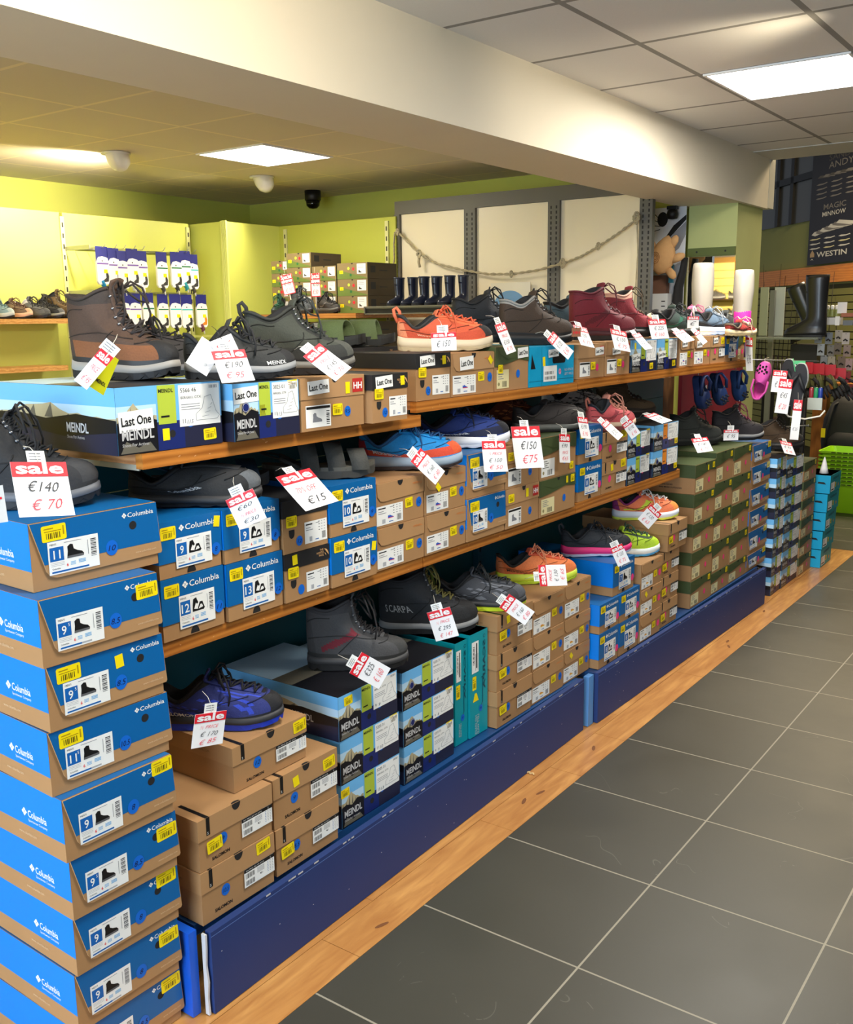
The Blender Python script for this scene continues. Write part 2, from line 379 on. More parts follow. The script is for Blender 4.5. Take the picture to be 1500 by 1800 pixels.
# ------------------------------------------------------------------ the long shelving unit
SHW = wood_mat('varnished_shelf', (150, 84, 26), (206, 132, 56), 0.35, (14, 1.0, 14), 2.2, 0.5, True)
SHE = wood_mat('shelf_end_grain', (140, 84, 46), (196, 140, 92), 0.5, (2, 8, 8), 4, 0.2, False)
TEAL = mat('teal_panel', (18, 98, 112), .45, noise=.05, nscale=6)
NAVY = mat('navy_kickboard', (26, 54, 112), .6, noise=.06, nscale=4)
BRB = mat('bright_blue_board', (20, 92, 214), .4, noise=.04, nscale=5)
CHIP = mat('chipped_white', (205, 205, 205), .8)
def shelf_board(y0, y1, z0, z1, label, xf=-1.60, xb=-2.02):
    e = empty('wooden_shelf', ((xf + xb) / 2, (y0 + y1) / 2, z0)); tag(e, label, 'shelf', 'wooden shelves of the long unit')
    w, d, h = y1 - y0, xf - xb, z1 - z0
    mb = MB(); mb.box(-d / 2, d / 2 - .022, -w / 2, w / 2, h * .25, h - .0006, SHE); mb.build('board', e)
    mb = MB(); mb.box(d / 2 - .0215, d / 2, -w / 2, w / 2, 0, h - .0006, SHW)
    for k in range(7):
        u = random.uniform(-w / 2 + .02, w / 2 - .05); F = frame((d / 2, 0, 0), (0, 1, 0), (0, 0, 1))
        v_ = h * random.uniform(.2, .85); mb.rect(F, u, v_, u + random.uniform(.003, .008), v_ + .0018, mat('wood_scratch', (214, 160, 110), .6), .0003, random.uniform(-.5, .5))
    mb.build('front_lipping', e)
    for s in (-1, 1):
        mb = MB(); mb.box(-d / 2, d / 2 - .05, s * (w / 2 - .03) - .002, s * (w / 2 - .03) + .002, -.010, h * .25, mat('bracket_steel', (206, 202, 184), .4)); mb.build('bracket', e)
    return e
shelf_board(1.262, 2.190, .812, .8455, 'lower wooden shelf nearest the front, under the sandals boxes')
shelf_board(2.196, 3.118, .812, .8455, 'lower wooden shelf in the middle, under four columns of boxes')
shelf_board(3.124, 4.100, .812, .8495, 'short lower wooden shelf furthest back, ending beside the green-lidded stacks')
shelf_board(1.250, 2.190, 1.2125, 1.2445, 'upper wooden shelf nearest the front with chipped left corner', xb=-2.12)
shelf_board(2.170, 3.118, 1.250, 1.2800, 'second upper wooden shelf, under the turquoise box at its end', xb=-2.30)
shelf_board(3.124, 4.050, 1.254, 1.2880, 'third upper wooden shelf, above the tall brown boot')
shelf_board(4.054, 4.950, 1.254, 1.2880, 'furthest upper wooden shelf with clogs hanging under it')
# teal back panels with seams
for i, (y0, y1, lb) in enumerate(((1.27, 2.19, 'teal back panel behind the nearest lower shelf'), (2.194, 3.118, 'teal back panel behind the middle lower shelf'), (3.122, 4.10, 'teal back panel behind the short lower shelf'), (4.104, 4.93, 'teal back panel seen right of the tall brown boot'))):
    mb = MB()
    for (z0, z1) in ((.2, .48), (.483, .78), (.783, .955), (.958, 1.09), (1.093, 1.21 if i == 0 else 1.248)): mb.box(-2.05, -2.03, y0, y1, z0, min(z1, 1.205 if i == 0 else 1.245), TEAL)
    o = mb.build('back_panel'); tag(o, lb, 'panel', 'teal back panels')
mb = MB(); mb.box(-2.125, -2.052, 4.935, 5.13, .0, 1.253, wood_mat('brown_post', (92, 60, 30), (132, 88, 46), .6, (6, 6, 1), 3, .0, False)); o = mb.build('wooden_post'); tag(o, 'brown wooden post standing between teal and maroon panels', 'post')
mb = MB(); mb.box(-2.03, -2.01, 5.135, 6.12, .3, 1.28, mat('maroon_panel', (134, 24, 44), .6, noise=.05, nscale=5)); o = mb.build('back_panel'); tag(o, 'maroon panel behind the hanging navy clogs', 'panel')
for i, y in enumerate((1.262, 2.192, 3.12)):
    mb = MB(); mb.box(-2.028, -2.004, y - .014, y + .014, .2, 1.25, mat('teal_upright', (14, 72, 88), .5))
    for k in range(16): mb.box(-2.004, -2.0032, y - .004, y + .004, .26 + k * .06, .285 + k * .06, SLOT)
    o = mb.build('slotted_upright'); tag(o, ['teal slotted upright at the near end of the unit', 'teal slotted upright between first and second bay, under the lower shelf', 'teal slotted upright between second and third bay'][i], 'shelf upright')

def plinth(name, y0, y1, x0, x1, zt, lb):
    e = empty(name, ((x0 + x1) / 2, (y0 + y1) / 2, 0)); cx, cy = e.location.x, e.location.y
    tag(e, lb, 'base unit')
    mb = MB(); t = .018
    mb.add([(x0 - cx, y0 - cy, .002), (x1 - cx, y1 - cy, .002), (x1 - t - cx, y1 - cy, .002), (x0 - t - cx, y0 - cy, .002), (x0 - cx, y0 - cy, zt), (x1 - cx, y1 - cy, zt), (x1 - t - cx, y1 - cy, zt), (x0 - t - cx, y0 - cy, zt)],
           [(0, 1, 5, 4), (3, 7, 6, 2), (4, 5, 6, 7), (0, 4, 7, 3), (1, 2, 6, 5), (0, 3, 2, 1)], NAVY)
    mb.build('kickboard', e)
    mb = MB(); mb.box(-2.03 - cx, min(x0, x1) - t - .002 - cx, y0 - cy, y1 - cy, zt - .03, zt - .002, mat('navy_deck', (24, 70, 124), .4)); mb.build('deck', e)
    mb = MB(); F = frame((x0 - cx, y0 - cy, 0), Vector((x1 - x0, y1 - y0, 0)).normalized(), (0, 0, 1)); W = y1 - y0
    mb.rect(F, .0, zt - .011, W, zt - .0095, mat('worn_edge_line', (96, 130, 196), .5), .0004)
    for k in range(26):
        u = random.uniform(0.02, W - .03); mb.rect(F, u, zt - .004, u + random.uniform(.004, .02), zt, CHIP, .0005)
    for k in range(14):
        u = random.uniform(.02, W - .02); v = random.uniform(.02, zt - .03); mb.rect(F, u, v, u + .003, v + .002, CHIP, .0005)
    mb.build('paint_chips', e)
    return e
plinth('shelf_plinth', 1.282, 3.120, -1.518, -1.552, .200, 'navy blue base board of the near half of the unit')
plinth('shelf_plinth', 3.205, 5.135, -1.536, -1.510, .198, 'navy blue base board of the far half of the unit')
mb = MB()
pts = [(0, 0), (.012, 0), (.010, .04), (.014, .08), (.009, .12), (.012, .16), (.013, .196), (0, .196)]
mb.prism(frame((-1.536, 1.276, .002), (1, 0, 0), (0, 0, 1)), pts, .005, CHIP); o = mb.build('board_edge'); tag(o, 'chipped white raw edge at the near end of the navy base board', 'board edge')
mb = MB(); mb.box(-1.640, -1.548, 1.246, 1.268, .002, .205, BRB); o = mb.build('blue_board'); tag(o, 'bright blue end board between the tall stack and the navy base', 'board')
mb = MB(); mb.box(-1.572, -1.550, 3.155, 3.195, .002, .195, mat('pale_blue_board', (92, 150, 214), .5, noise=.08, nscale=8)); o = mb.build('blue_board'); tag(o, 'pale scuffed blue board in the gap between the two navy bases', 'board')

# ------------------------------------------------------------------ shoe boxes
TAN = mat('cardboard', (170, 128, 84), .7, noise=.07, nscale=14)
TAN2 = mat('cardboard_lid', (177, 135, 90), .7, noise=.07, nscale=12)
TAND = mat('cardboard_dull', (170, 132, 92), .7, noise=.07, nscale=14)
BLU = mat('box_blue', (0, 98, 164), .42, noise=.03, nscale=9)
BLUL = mat('box_blue_lit_side', (0, 128, 232), .4)  # box blue brightened: daylight on the camera-facing sides is put into the colour
WH = mat('label_white', (244, 244, 240), .5); WH2 = mat('label_grey', (216, 216, 214), .5)
BK = mat('black'); INK = mat('ink', (30, 30, 34), .6); GREY = mat('ink_grey', (128, 130, 136), .6)
YEL = mat('sticker_yellow', (252, 226, 10), .45); OCH = mat('sticker_print', (176, 140, 8), .5); OCH2 = mat('sticker_bar', (92, 76, 12), .5)
BDOT = mat('dot_blue', (10, 104, 208), .45); PDOT = mat('dot_pink', (246, 60, 130), .45); DINK = mat('dot_ink', (8, 22, 70), .5)
LBL = mat('label_blue', (10, 98, 178), .5); LGREY = mat('label_lightgrey', (176, 178, 182), .5); RED = mat('sale_red', (226, 34, 50), .5)
OLV = mat('box_olive', (66, 80, 42), .6, noise=.05, nscale=10); CRM = mat('label_cream', (232, 220, 168), .55)
BLID = mat('box_black', (34, 34, 36), .5); GOLDT = mat('logo_tan', (206, 160, 108), .5); HHR = mat('box_red', (190, 44, 40), .5)
SKY = mat('print_sky', (112, 186, 240), .35); SKY2 = mat('print_sky_pale', (188, 222, 246), .35); MTN = mat('print_mountain', (186, 174, 138), .4); MTD = mat('print_mountain_dark', (104, 100, 88), .4)
MBLK = mat('print_black', (20, 20, 26), .35); MNAV = mat('print_navy', (26, 40, 104), .35); MIND = mat('print_indigo', (36, 38, 62), .35)
LIME = mat('print_lime', (178, 196, 62), .45); GRNP = mat('print_green', (96, 192, 48), .45); ORP = mat('print_orange', (236, 140, 40), .45)
TEA = mat('box_teal', (0, 154, 168), .45, noise=.03, nscale=8); CYA = mat('box_cyan', (0, 158, 204), .45, noise=.03, nscale=8); TEAD = mat('box_teal_dark', (0, 74, 92), .5)
ORT = mat('print_faint_orange', (218, 128, 60), .6)

def barcode(mb, F, u, v, w, h, n=9, m=INK, off=.0009, vert=False):
    for i in range(n):
        a = i / n
        if vert: mb.rect(F, u, v + h * a, u + w, v + h * (a + (.3 + .35 * ((i * 7) % 3) / 2) / n), m, off)
        else: mb.rect(F, u + w * a, v, u + w * (a + (.3 + .35 * ((i * 7) % 3) / 2) / n), v + h, m, off)
def yellow(mb, F, u, v, w, h, rot=0.0, plain=False):
    mb.rect(F, u - w / 2, v - h / 2, u + w / 2, v + h / 2, YEL, .0010, rot, 0 if plain else min(w, h) * .12)
    if plain: return
    c, s = math.cos(rot), math.sin(rot)
    G = lambda a, b, off=0: F(u + a * c - b * s, v + a * s + b * c, off)
    mb.rect(G, -w * .4, h * .26, -w * .02, h * .33, OCH, .0013); mb.rect(G, -w * .4, h * .10, w * .30, h * .15, OCH, .0013)
    barcode(mb, G, -w * .32, -h * .34, w * .6, h * .36, 8, OCH2, .0013); mb.rect(G, w * .36, -h * .2, w * .41, h * .35, OCH, .0013)
def dot(mb, F, u, v, r, t='', m=None):
    mb.disc(F, u, v, r, m or BDOT, .0010, 18, ry=r * 1.12)
    if t: mb.text(F, t, u, v - r * .42, r * .85, DINK if (m or BDOT) is BDOT else mat('pink_ink', (140, 20, 60), .5), off=.0013, shear=.25, align='c', w=min(r * 1.5, r * .62 * len(t)))
SHOE_SIL = {'boot': [(0, 0), (1, 0), (1.02, .16), (.9, .34), (.62, .46), (.42, .62), (.38, .95), (.22, 1.0), (.05, .85), (.06, .5)],
            'sandal': [(0, 0), (1, 0), (1.02, .14), (.84, .42), (.62, .2), (.5, .3), (.42, .85), (.3, 1.0), (.08, .95), (.1, .6), (0, .3)],
            'runner': [(0, 0), (.92, 0), (1.02, .18), (.8, .36), (.5, .62), (.3, .9), (.22, .6), (.06, .82), (-.02, .4)]}
def sil(mb, F, u, v, w, h, kind, m, m2=None, off=.0009):
    if kind == 'sandal':
        for P_ in ([(0, 0), (.95, 0), (1.05, .12), (1.0, .22), (.5, .12), (0, .22)], [(.0, .15), (.10, .12), (.30, .62), (.40, .5), (.50, .6), (.34, 1.0), (.08, .92), (.02, .5)], [(.44, .15), (.52, .12), (.66, .42), (.82, .42), (.90, .18), (1.0, .2), (.86, .62), (.62, .62)]): mb.poly(F, [(u + a * w, v + b * h) for a, b in P_], m, off)
        return
    mb.poly(F, [(u + a * w, v + b * h) for a, b in SHOE_SIL[kind]], m, off)
    if m2: mb.rect(F, u + .02 * w, v, u + w * .98, v + h * .16, m2, off + .0003)
def lab_columbia(mb, F, u0, v0, u1, v1, num, kind='boot', grey=False):
    w, h = u1 - u0, v1 - v0
    mb.rect(F, u0, v0, u1, v1, WH, .0008)
    G = lambda a, b, off=0: F(u0 + a * w, v0 + b * h, off)
    mb.rect(G, .03, .40, .30, .82, LBL, .0011)
    base = num.rstrip("'")
    mb.text(F, base, u0 + w * (.15 if "'" in num else .165), v0 + h * .47, h * .27, WH, off=.0014, bold=.012, align='c', w=w * .1 if len(base) == 1 else None)
    if "'" in num: mb.text(F, '5', u0 + w * .24, v0 + h * .68, h * .1, WH, off=.0014)
    mb.text(F, "MEN'S", u0 + w * .04, v0 + h * .88, h * .06, INK, off=.0011)
    mb.rect(G, .32, .91, .66, .925, GREY, .0011)
    sil(mb, F, u0 + w * .36, v0 + h * .42, w * .33, h * .42, kind, BK, mat('sil_sole', (96, 96, 98), .6) if kind == 'boot' else None, .0011)
    barcode(mb, F, u0 + w * .84, v0 + h * .34, w * .11, h * .55, 12, INK, .0011, True)
    mb.rect(G, .78, .42, .79, .86, GREY, .0011)
    for k in range(3): mb.rect(G, .04, .345 - k * .045, .30, .355 - k * .045, LGREY, .0011)
    mb.text(F, 'Columbia', u0 + w * .06, v0 + h * .15, h * .05, INK, off=.0011)
    mb.text(F, '6', u0 + w * .34, v0 + h * .18, h * .10, RED, off=.0011, bold=.02)
    for k in range(3): mb.rect(G, .42, .28 - k * .04, .52, .30 - k * .04, mat('ink_ltblue', (120, 180, 224), .6), .0011); mb.rect(G, .58, .3 - k * .04, .72, .325 - k * .04, 'ink_ltblue', .0011)
    mb.rect(G, .05, .045, .78 if not grey else .5, .095, LBL, .0011)
    if grey: mb.rect(G, .5, .045, .72, .095, LGREY, .0011)
def lab_plain(mb, F, u0, v0, u1, v1, base=None, head=False, shoe=None, big=None):
    w, h = u1 - u0, v1 - v0; mb.rect(F, u0, v0, u1, v1, base or WH, .0008); G = lambda a, b, off=0: F(u0 + a * w, v0 + b * h, off)
    if head:
        mb.rect(G, .0, .80, 1, 1, BK, .0011); mb.text(F, 'XA PRO 3D V9 GTX', u0 + w * .05, v0 + h * .86, h * .07, WH, off=.0014, w=w * .6); mb.text(F, 'E', u0 + w * .86, v0 + h * .85, h * .09, WH, off=.0014)
        for (a, b) in ((.05, .46), (.05, .08)): barcode(mb, F, u0 + w * a, v0 + h * b, w * .3, h * .26, 10, INK, .0011)
        for k in range(5): mb.rect(G, .42, .70 - k * .06, .66, .72 - k * .06, GREY, .0011)
        mb.disc(G, .56, .33, .05, INK, .0011, 8); mb.disc(G, .57, .34, .03, WH, .0014, 8)
        for k in range(7):
            for j in range(3): mb.rect(G, .76 + j * .08, .72 - k * .09, .80 + j * .08, .745 - k * .09, GREY if j else LBL, .0011)
        return
    mb.rect(G, .06, .84, .34, .90, INK, .0011); mb.rect(G, .50, .86, .66, .89, GREY, .0011)
    for k in range(2): mb.rect(G, .06, .70 - k * .1, .26 + k * .1, .73 - k * .1, GREY, .0011)
    for k in range(4):
        for j in range(3): mb.rect(G, .62 + j * .12, .9 - k * .13, .67 + j * .12, .93 - k * .13, INK if j == 0 else GREY, .0011)
    barcode(mb, F, u0 + w * .76, v0 + h * .1, w * .18, h * .32, 8, INK, .0011)
    mb.disc(G, .26, .2, .06, WH2, .0011, 8); mb.rect(G, .2, .08, .32, .3, LGREY, .0012)
    if shoe:
        sil(mb, F, u0 + w * .42, v0 + h * .30, w * .22, h * .2, 'runner', shoe[0], shoe[1], .0011)
    mb.rect(G, .46, .10, .62, .14, LBL, .0011)
def last_one(mb, F, u, v, w, h, rot=0.04):
    mb.rect(F, u - w / 2, v - h / 2, u + w / 2, v + h / 2, WH, .0016, rot)
    c, s = math.cos(rot), math.sin(rot); G = lambda a, b, off=0: F(u + a * c - b * s, v + a * s + b * c, off)
    mb.text(G, 'Last One', 0, -h * .20, h * .46, BK, w=w * .86, off=.0022, bold=.018, align='c')
def logo_columbia(mb, F, u, v, h, w, m=None, sub=None):
    m = m or WH; s = h * 1.25
    for (a, b) in ((0, 0), (.5, .5), (-.5, .5), (0, 1.0)):
        c0 = (u + s * .5 + a * s * .5, v - h * .15 + b * s * .5 + s * .25)
        mb.poly(F, [(c0[0], c0[1] - s * .22), (c0[0] + s * .22, c0[1]), (c0[0], c0[1] + s * .22), (c0[0] - s * .22, c0[1])], m, .0009)
    mb.text(F, 'Columbia', u + s * 1.15, v, h, m, w=w - s * 1.15, off=.0009, bold=.008)
    if sub: mb.text(F, 'Sportswear Company', u + s * 1.15, v - h * .62, h * .36, m, w=w - s * 1.1, off=.0009)

def mountains(mb, F, u0, v0, u1, v1, seed=0, dark=.46, text=True, tb=.03):
    w, h = u1 - u0, v1 - v0; P = lambda a, b: (u0 + a * w, v0 + b * h)
    mb.poly(F, [P(0, 0), P(1, 0), P(1, 1), P(0, 1)], SKY, .0003)
    mb.poly(F, [P(0, .45), P(1, .45), P(1, .72), P(0, .72)], SKY2, .0005)
    r = random.Random(seed); n = 14
    ridge = [(i / n, .53 + .20 * math.exp(-((i / n - .42) / .20) ** 2) + r.uniform(-.03, .045)) for i in range(n + 1)]
    mb.poly(F, [P(0, dark - .05)] + [P(1, dark - .05)] + [P(a, b) for a, b in reversed(ridge)], MTN, .0007)
    for i in range(1, n, 2):
        a, b = ridge[i]; mb.poly(F, [P(a, b), P(a - .06, dark), P(a + .01, dark), ], MTD, .0009)
    mb.poly(F, [P(0, 0), P(1, 0), P(1, dark + .02), P(.7, dark + .08), P(.45, dark - .02), P(.2, dark + .05), P(0, dark + .02)], MBLK, .0011)
    mb.poly(F, [P(.05, .02), P(.95, .02), P(.8, .16), P(.5, .09), P(.2, .2)], MTD, .0013)
    if text:
        mb.text(F, 'MEINDL', *P(.10, dark - .24), h * .16, mat('print_white', (238, 236, 224), .5), w=w * .80, off=.0016, bold=.022)
        mb.text(F, 'Shoes For Actives', *P(.10, dark - .34), h * .05, 'print_white', w=w * .66, off=.0016)

def shoe_box(kind, y0, y1, z0, z1, xf, label, group=None, d=.33, rz=None, num='9', dt='8', dcol=None, ypos=None, extra=None, last=None, plain_y=None, lid_tone=None, art=0, open_lid=False, tall=False, loc=None, w=None):
    """one shoe box; front face looks along local +X"""
    gap = .0012
    w = w or (y1 - y0 - 2 * gap); h = z1 - z0 - .0012
    rz = random.uniform(-.008, .008) if rz is None else rz
    cx, cy = (xf - d / 2, (y0 + y1) / 2) if loc is None else (loc[0] - math.cos(rz) * d / 2, loc[1] - math.sin(rz) * d / 2)
    e = empty('shoe_box', (cx, cy, z0 + .0003), rz); tag(e, label, 'shoe box', group)
    X = d / 2; Fr = frame((X, -w / 2, 0), (0, 1, 0), (0, 0, 1)); Sd = frame((-X, -w / 2, 0), (1, 0, 0), (0, 0, 1)); Tp = frame((-X, -w / 2, h), (1, 0, 0), (0, 1, 0))
    body = MB(); lid = MB(); lab = MB(); pst = MB(); sst = MB(); lg = MB(); pl = MB(); sdl = MB(); lol = MB(); dc = dcol or BDOT
    e2 = .0015
    def two_tone(vb, mb_, ml, inset=.002):
        body.box(-X + inset, X - inset, -w / 2 + inset, w / 2 - inset, 0, h * vb + .002, mb_)
        lid.box(-X, X, -w / 2, w / 2, h * vb, h, ml)
    fo = lambda u, v, off=0: Fr(u * w, v * h, off)
    def R(mb_, u0, v0, u1, v1, m, off=.0004, rot=0): mb_.rect(Fr, u0 * w, v0 * h, u1 * w, v1 * h, m, off, rot)
    yw, yh = .050, .030; DR = .0125
    dv = .0
    if kind == 'flap':          # blue boot box with slanting tuck flap
        body.box(-X, X - .004, -w / 2, w / 2, 0, h, TAN)
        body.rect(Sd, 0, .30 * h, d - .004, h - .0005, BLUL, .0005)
        body.rect(Tp, 0, 0, d - .004, w, BLU, .0004)
        F2 = frame((X - .0035, -w / 2, 0), (0, 1, 0), (0, 0, 1)); q = lambda a, b: (a * w, b * h)
        lid.prism(F2, [q(.0, .995), q(.10, .26), q(.13, .18), q(.17, .15), q(1.02, .17), q(1.03, .2), q(1.0, .995)], .0035, TAN2)
        F3 = frame((X, -w / 2, 0), (0, 1, 0), (0, 0, 1))
        lid.poly(F3, [q(.085, .37), q(.55, .37), q(.60, .41), q(.64, .37), q(1.0175, .37), q(1.0, .993), q(.0, .993)], BLU, .0004)
        lid.text(F3, 'www.columbia.com', .8 * w, .25 * h, h * .035, mat('print_pale_tan', (222, 190, 150), .6), off=.0007)
        body.text(Sd, 'www.columbia.com', .20, .14 * h, h * .05, 'print_pale_tan', off=.0009, w=.06)
        logo_columbia(lg, F3, .70 * w, .835 * h, h * .075, w * .27)
        logo_columbia(sdl, Sd, .215, .46 * h, h * .12, .085, sub=True)
        lid.disc(F3, .79 * w, .70 * h, .0085, mat('hole_dark', (22, 20, 20), .9), .0006, 16)
        lab_columbia(lab, F3, .10 * w + .004, .20 * h, .50 * w, .69 * h, num, 'boot', art % 2 == 1)
        yp = ypos or (.17, .82); yellow(pst, F3, yp[0] * w, yp[1] * h, yw, yh, .02)
        dot(sst, F3, .605 * w, .42 * h, .0135, dt, dc)
        if plain_y: yellow(pl, F3, plain_y[0] * w, plain_y[1] * h, .018, .026, .1, True)
    elif kind == 'blue':        # blue shoe box, tan strip at the bottom
        two_tone(.27, TAN, BLU)
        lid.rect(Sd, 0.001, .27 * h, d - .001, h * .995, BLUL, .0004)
        lid.rect(Fr, 0, 0, 0.0001, .0001, BLU)
        body.disc(Fr, .5 * w, .002, .012, 'hole_dark', .0004 - .002, 14, 0, PI, .016)
        logo_columbia(lg, Fr, .32 * w, .80 * h, h * .105, w * .60)
        lab_columbia(lab, Fr, .26 * w, .14 * h, .83 * w, .68 * h, num, 'boot' if art == 2 else 'sandal')
        yp = ypos or (.16, .80); yellow(pst, Fr, yp[0] * w, yp[1] * h, .040, .027, .0)
        dot(sst, Fr, .90 * w, .33 * h, DR, dt, dc)
        if plain_y: yellow(pl, Fr, plain_y[0] * w, plain_y[1] * h, .017, .024, -.15, True)
        if tall: sdl.text(Sd, 'RUNNING BRAND', .17, .45 * h, h * .09, mat('print_pale_blue', (120, 184, 226), .5), w=.13, off=.0009)
    elif kind == 'black':       # tan box with black lid
        two_tone(.68, TAN, BLID, .002)
        for k, t in enumerate(('THE', 'NORTH', 'FACE')): lg.text(Fr, t, .86 * w, (.895 - .058 * k) * h, h * .045, GOLDT, off=.0007, bold=.01, align='r')
        lg.disc(Fr, .88 * w, .77 * h, .016, GOLDT, .0005, 10, 0, PI / 2, .018); lg.disc(Fr, .88 * w, .77 * h, .010, BLID, .0008, 10, 0, PI / 2, .012); lg.disc(Fr, .88 * w, .77 * h, .006, GOLDT, .0010, 10, 0, PI / 2, .008)
        body.rect(Fr, .13 * w, .37 * h, .25 * w, .44 * h, 'hole_dark', -.0012); body.disc(Fr, .19 * w, .37 * h, .06 * w, 'hole_dark', -.0012, 12, PI, 2 * PI, .012)
        lab_plain(lab, frame((X - .002, -w / 2, 0), (0, 1, 0), (0, 0, 1)), .47 * w, .10 * h, .97 * w, .52 * h)
        yellow(pst, Fr, .18 * w, .60 * h, .036, .027, -.01); dot(sst, frame((X - .002, -w / 2, 0), (0, 1, 0), (0, 0, 1)), .35 * w, .20 * h, .011, dt, dc)
        if plain_y: yellow(pl, Fr, plain_y[0] * w, plain_y[1] * h, .017, .024, .05, True)
    elif kind in ('tuck', 'plain'):       # tan box, tuck flap with rounded corner
        body.box(-X, X - .003, -w / 2, w / 2, 0, h, TAN)
        F2 = frame((X - .0025, -w / 2, 0), (0, 1, 0), (0, 0, 1)); q = lambda a, b: (a * w, b * h)
        lid.prism(F2, [q(.03, .985), q(.05, .70), q(.10, .60), q(.16, .575), q(1.0, .60), q(1.0, .985)], .0022, TAN2)
        lid.disc(Fr, .50 * w, .985 * h, .0115, 'hole_dark', .0004, 14, PI, 2 * PI, .014)
        lid.text(Fr, 'MERRELL', .76 * w, .82 * h, h * .05, ORT, off=.0006, w=w * .2)
        F3 = frame((X - .003, -w / 2, 0), (0, 1, 0), (0, 0, 1))
        lab_plain(lab, F3, .03 * w, .05 * h, .56 * w, .48 * h, None, False, [(mat('sil_blue', (40, 90, 190), .5), RED), (mat('sil_orange', (224, 150, 60), .5), YEL)][art % 2])
        yellow(pst, F3, .69 * w, .42 * h, .034, .027, .03); dot(sst, F3, .90 * w, .38 * h, DR, dt, dc)
        if plain_y: yellow(pl, Fr, plain_y[0] * w, plain_y[1] * h, .017, .024, PI / 4, True)
    elif kind == 'salomon':     # tan box, tan lid with a black band
        body.box(-X + .003, X - .003, -w / 2 + .003, w / 2 - .003, 0, h * .66, TAN)
        lid.box(-X, X, -w / 2, w / 2, h * .60, h, TAN2)
        lid.rect(Tp, d - .09, .10 * w, d - .0, .145 * w, BK, .0005); lid.rect(Fr, .105 * w, .66 * h, .15 * w, h, BK, .0005); lid.text(Fr, 'S', .115 * w, .68 * h, h * .05, WH, off=.0008)
        lid.disc(Fr, .50 * w, h * .995, .0125, 'hole_dark', .0005, 14, PI, 2 * PI, .016); lid.disc(Tp, d - .0005, .50 * w, .007, 'hole_dark', .0005, 12, PI / 2, 3 * PI / 2, .0125)
        lid.text(Sd, 'SALOMON.COM', d * .62, .74 * h, h * .055, mat('print_brown', (120, 88, 56), .6), off=.0006)
        lg.text(frame((X - .003, -w / 2, 0), (0, 1, 0), (0, 0, 1)), 'SALOMON', .17 * w, .12 * h, h * .065, BK, w=w * .23, off=.0006, bold=.03)
        lab_plain(lab, Fr, .56 * w, .24 * h, .985 * w, .60 * h, None, True)
        F3 = frame((X - .003, -w / 2, 0), (0, 1, 0), (0, 0, 1))
        yp = ypos or (.84, .86); yellow(pst, Fr, yp[0] * w, yp[1] * h, .044, .030, .06)
        dot(sst, F3, .32 * w, .44 * h, .0125, dt, dc)
        if plain_y: yellow(pl, Fr, plain_y[0] * w, plain_y[1] * h, .020, .026, .15, True)
    elif kind == 'meindl':      # mountain photo box
        body.box(-X, X, -w / 2, w / 2, 0, h, MIND)
        mountains(body, Sd, 0, 0, d, h, art + 3, .50, False)
        body.poly(Sd, [(0, 0), (d, 0), (d, .34 * h), (.6 * d, .22 * h), (.3 * d, .30 * h), (0, .2 * h)], MIND, .0014)
        body.text(Sd, 'MEINDL', d * .62, .30 * h, h * .15, 'print_white', w=.075, off=.0018, bold=.022); body.text(Sd, 'Shoes For Actives', d * .62, .2 * h, h * .05, 'print_white', w=.06, off=.0018)
        body.rect(Tp, 0, 0, d * .45, w, SKY2, .0004); body.rect(Tp, d * .45, 0, d * .62, w, MTD, .0005); body.rect(Tp, d * .62, 0, d, w, MBLK, .0005)
        mountains(body, Fr, 0, 0, .36 * w, h, art, .46, True)
        body.rect(Fr, .36 * w, 0, .62 * w, h * .44, MNAV, .0005); body.rect(Fr, .36 * w, h * .44, w, h, SKY, .0004)
        body.rect(Fr, .62 * w, 0, w, h * .4, MIND, .0005); body.disc(Fr, .50 * w, .24 * h, .008, 'hole_dark', .0008, 12)
        if art % 3 == 1:
            body.disc(Fr, .17 * w, .58 * h, .011, MNAV, .0018, 16); body.disc(Fr, .17 * w, .58 * h, .0095, WH, .0020, 16); body.disc(Fr, .17 * w, .58 * h, .0088, MNAV, .0022, 16)
        lm = ORP if art >= 10 else LIME
        lab.rect(Fr, .375 * w, .40 * h, .545 * w, .995 * h, lm, .0010)
        lab.text(Fr, 'MEINDL', .385 * w, .88 * h, h * .06, BK, w=.14 * w, off=.0013, bold=.02); lab.rect(Fr, .40 * w, .50 * h, .48 * w, .53 * h, BK, .0013)
        if art >= 10: lab.disc(Fr, .46 * w, .85 * h, .010, ORP, .0012, 14)
        L0 = .575; lab.rect(Fr, L0 * w, .33 * h, .985 * w, .975 * h, WH, .0011)
        G = lambda a, b, off=0: Fr((L0 + a * (.985 - L0)) * w, (.33 + b * .645) * h, off)
        G2 = lambda u, v, off=0: Fr(u, v, off)
        lab.text(G2, '5205 31' if num[0] != '#' else num[1:8], (L0 + .02) * w, .86 * h, h * .07, INK, off=.0014)
        lab.text(G2, 'BERGELL GTX', (L0 + .02) * w, .76 * h, h * .04, INK, off=.0014, w=w * .2)
        for k in range(3): lab.rect(G, .05, .52 - k * .06, .5, .535 - k * .06, GREY, .0014)
        barcode(lab, Fr, .88 * w, .90 * h, .085 * w, .05 * h, 8, GREY, .0014)
        lab.text(G2, num if num[0] != '#' else '11', (L0 + .03) * w, .38 * h, h * .07, INK, off=.0014)
        S = [(.40, .12), (.92, .12), (.98, .2), (.9, .3), (.78, .72), (.62, .68), (.56, .42), (.40, .28)]
        for i in range(len(S)):
            a, b = S[i], S[(i + 1) % len(S)]
            A = Vector(G(*a, .0013)); B = Vector(G(*b, .0013)); lab.tube([A, B], .00045, GREY, 3, False)
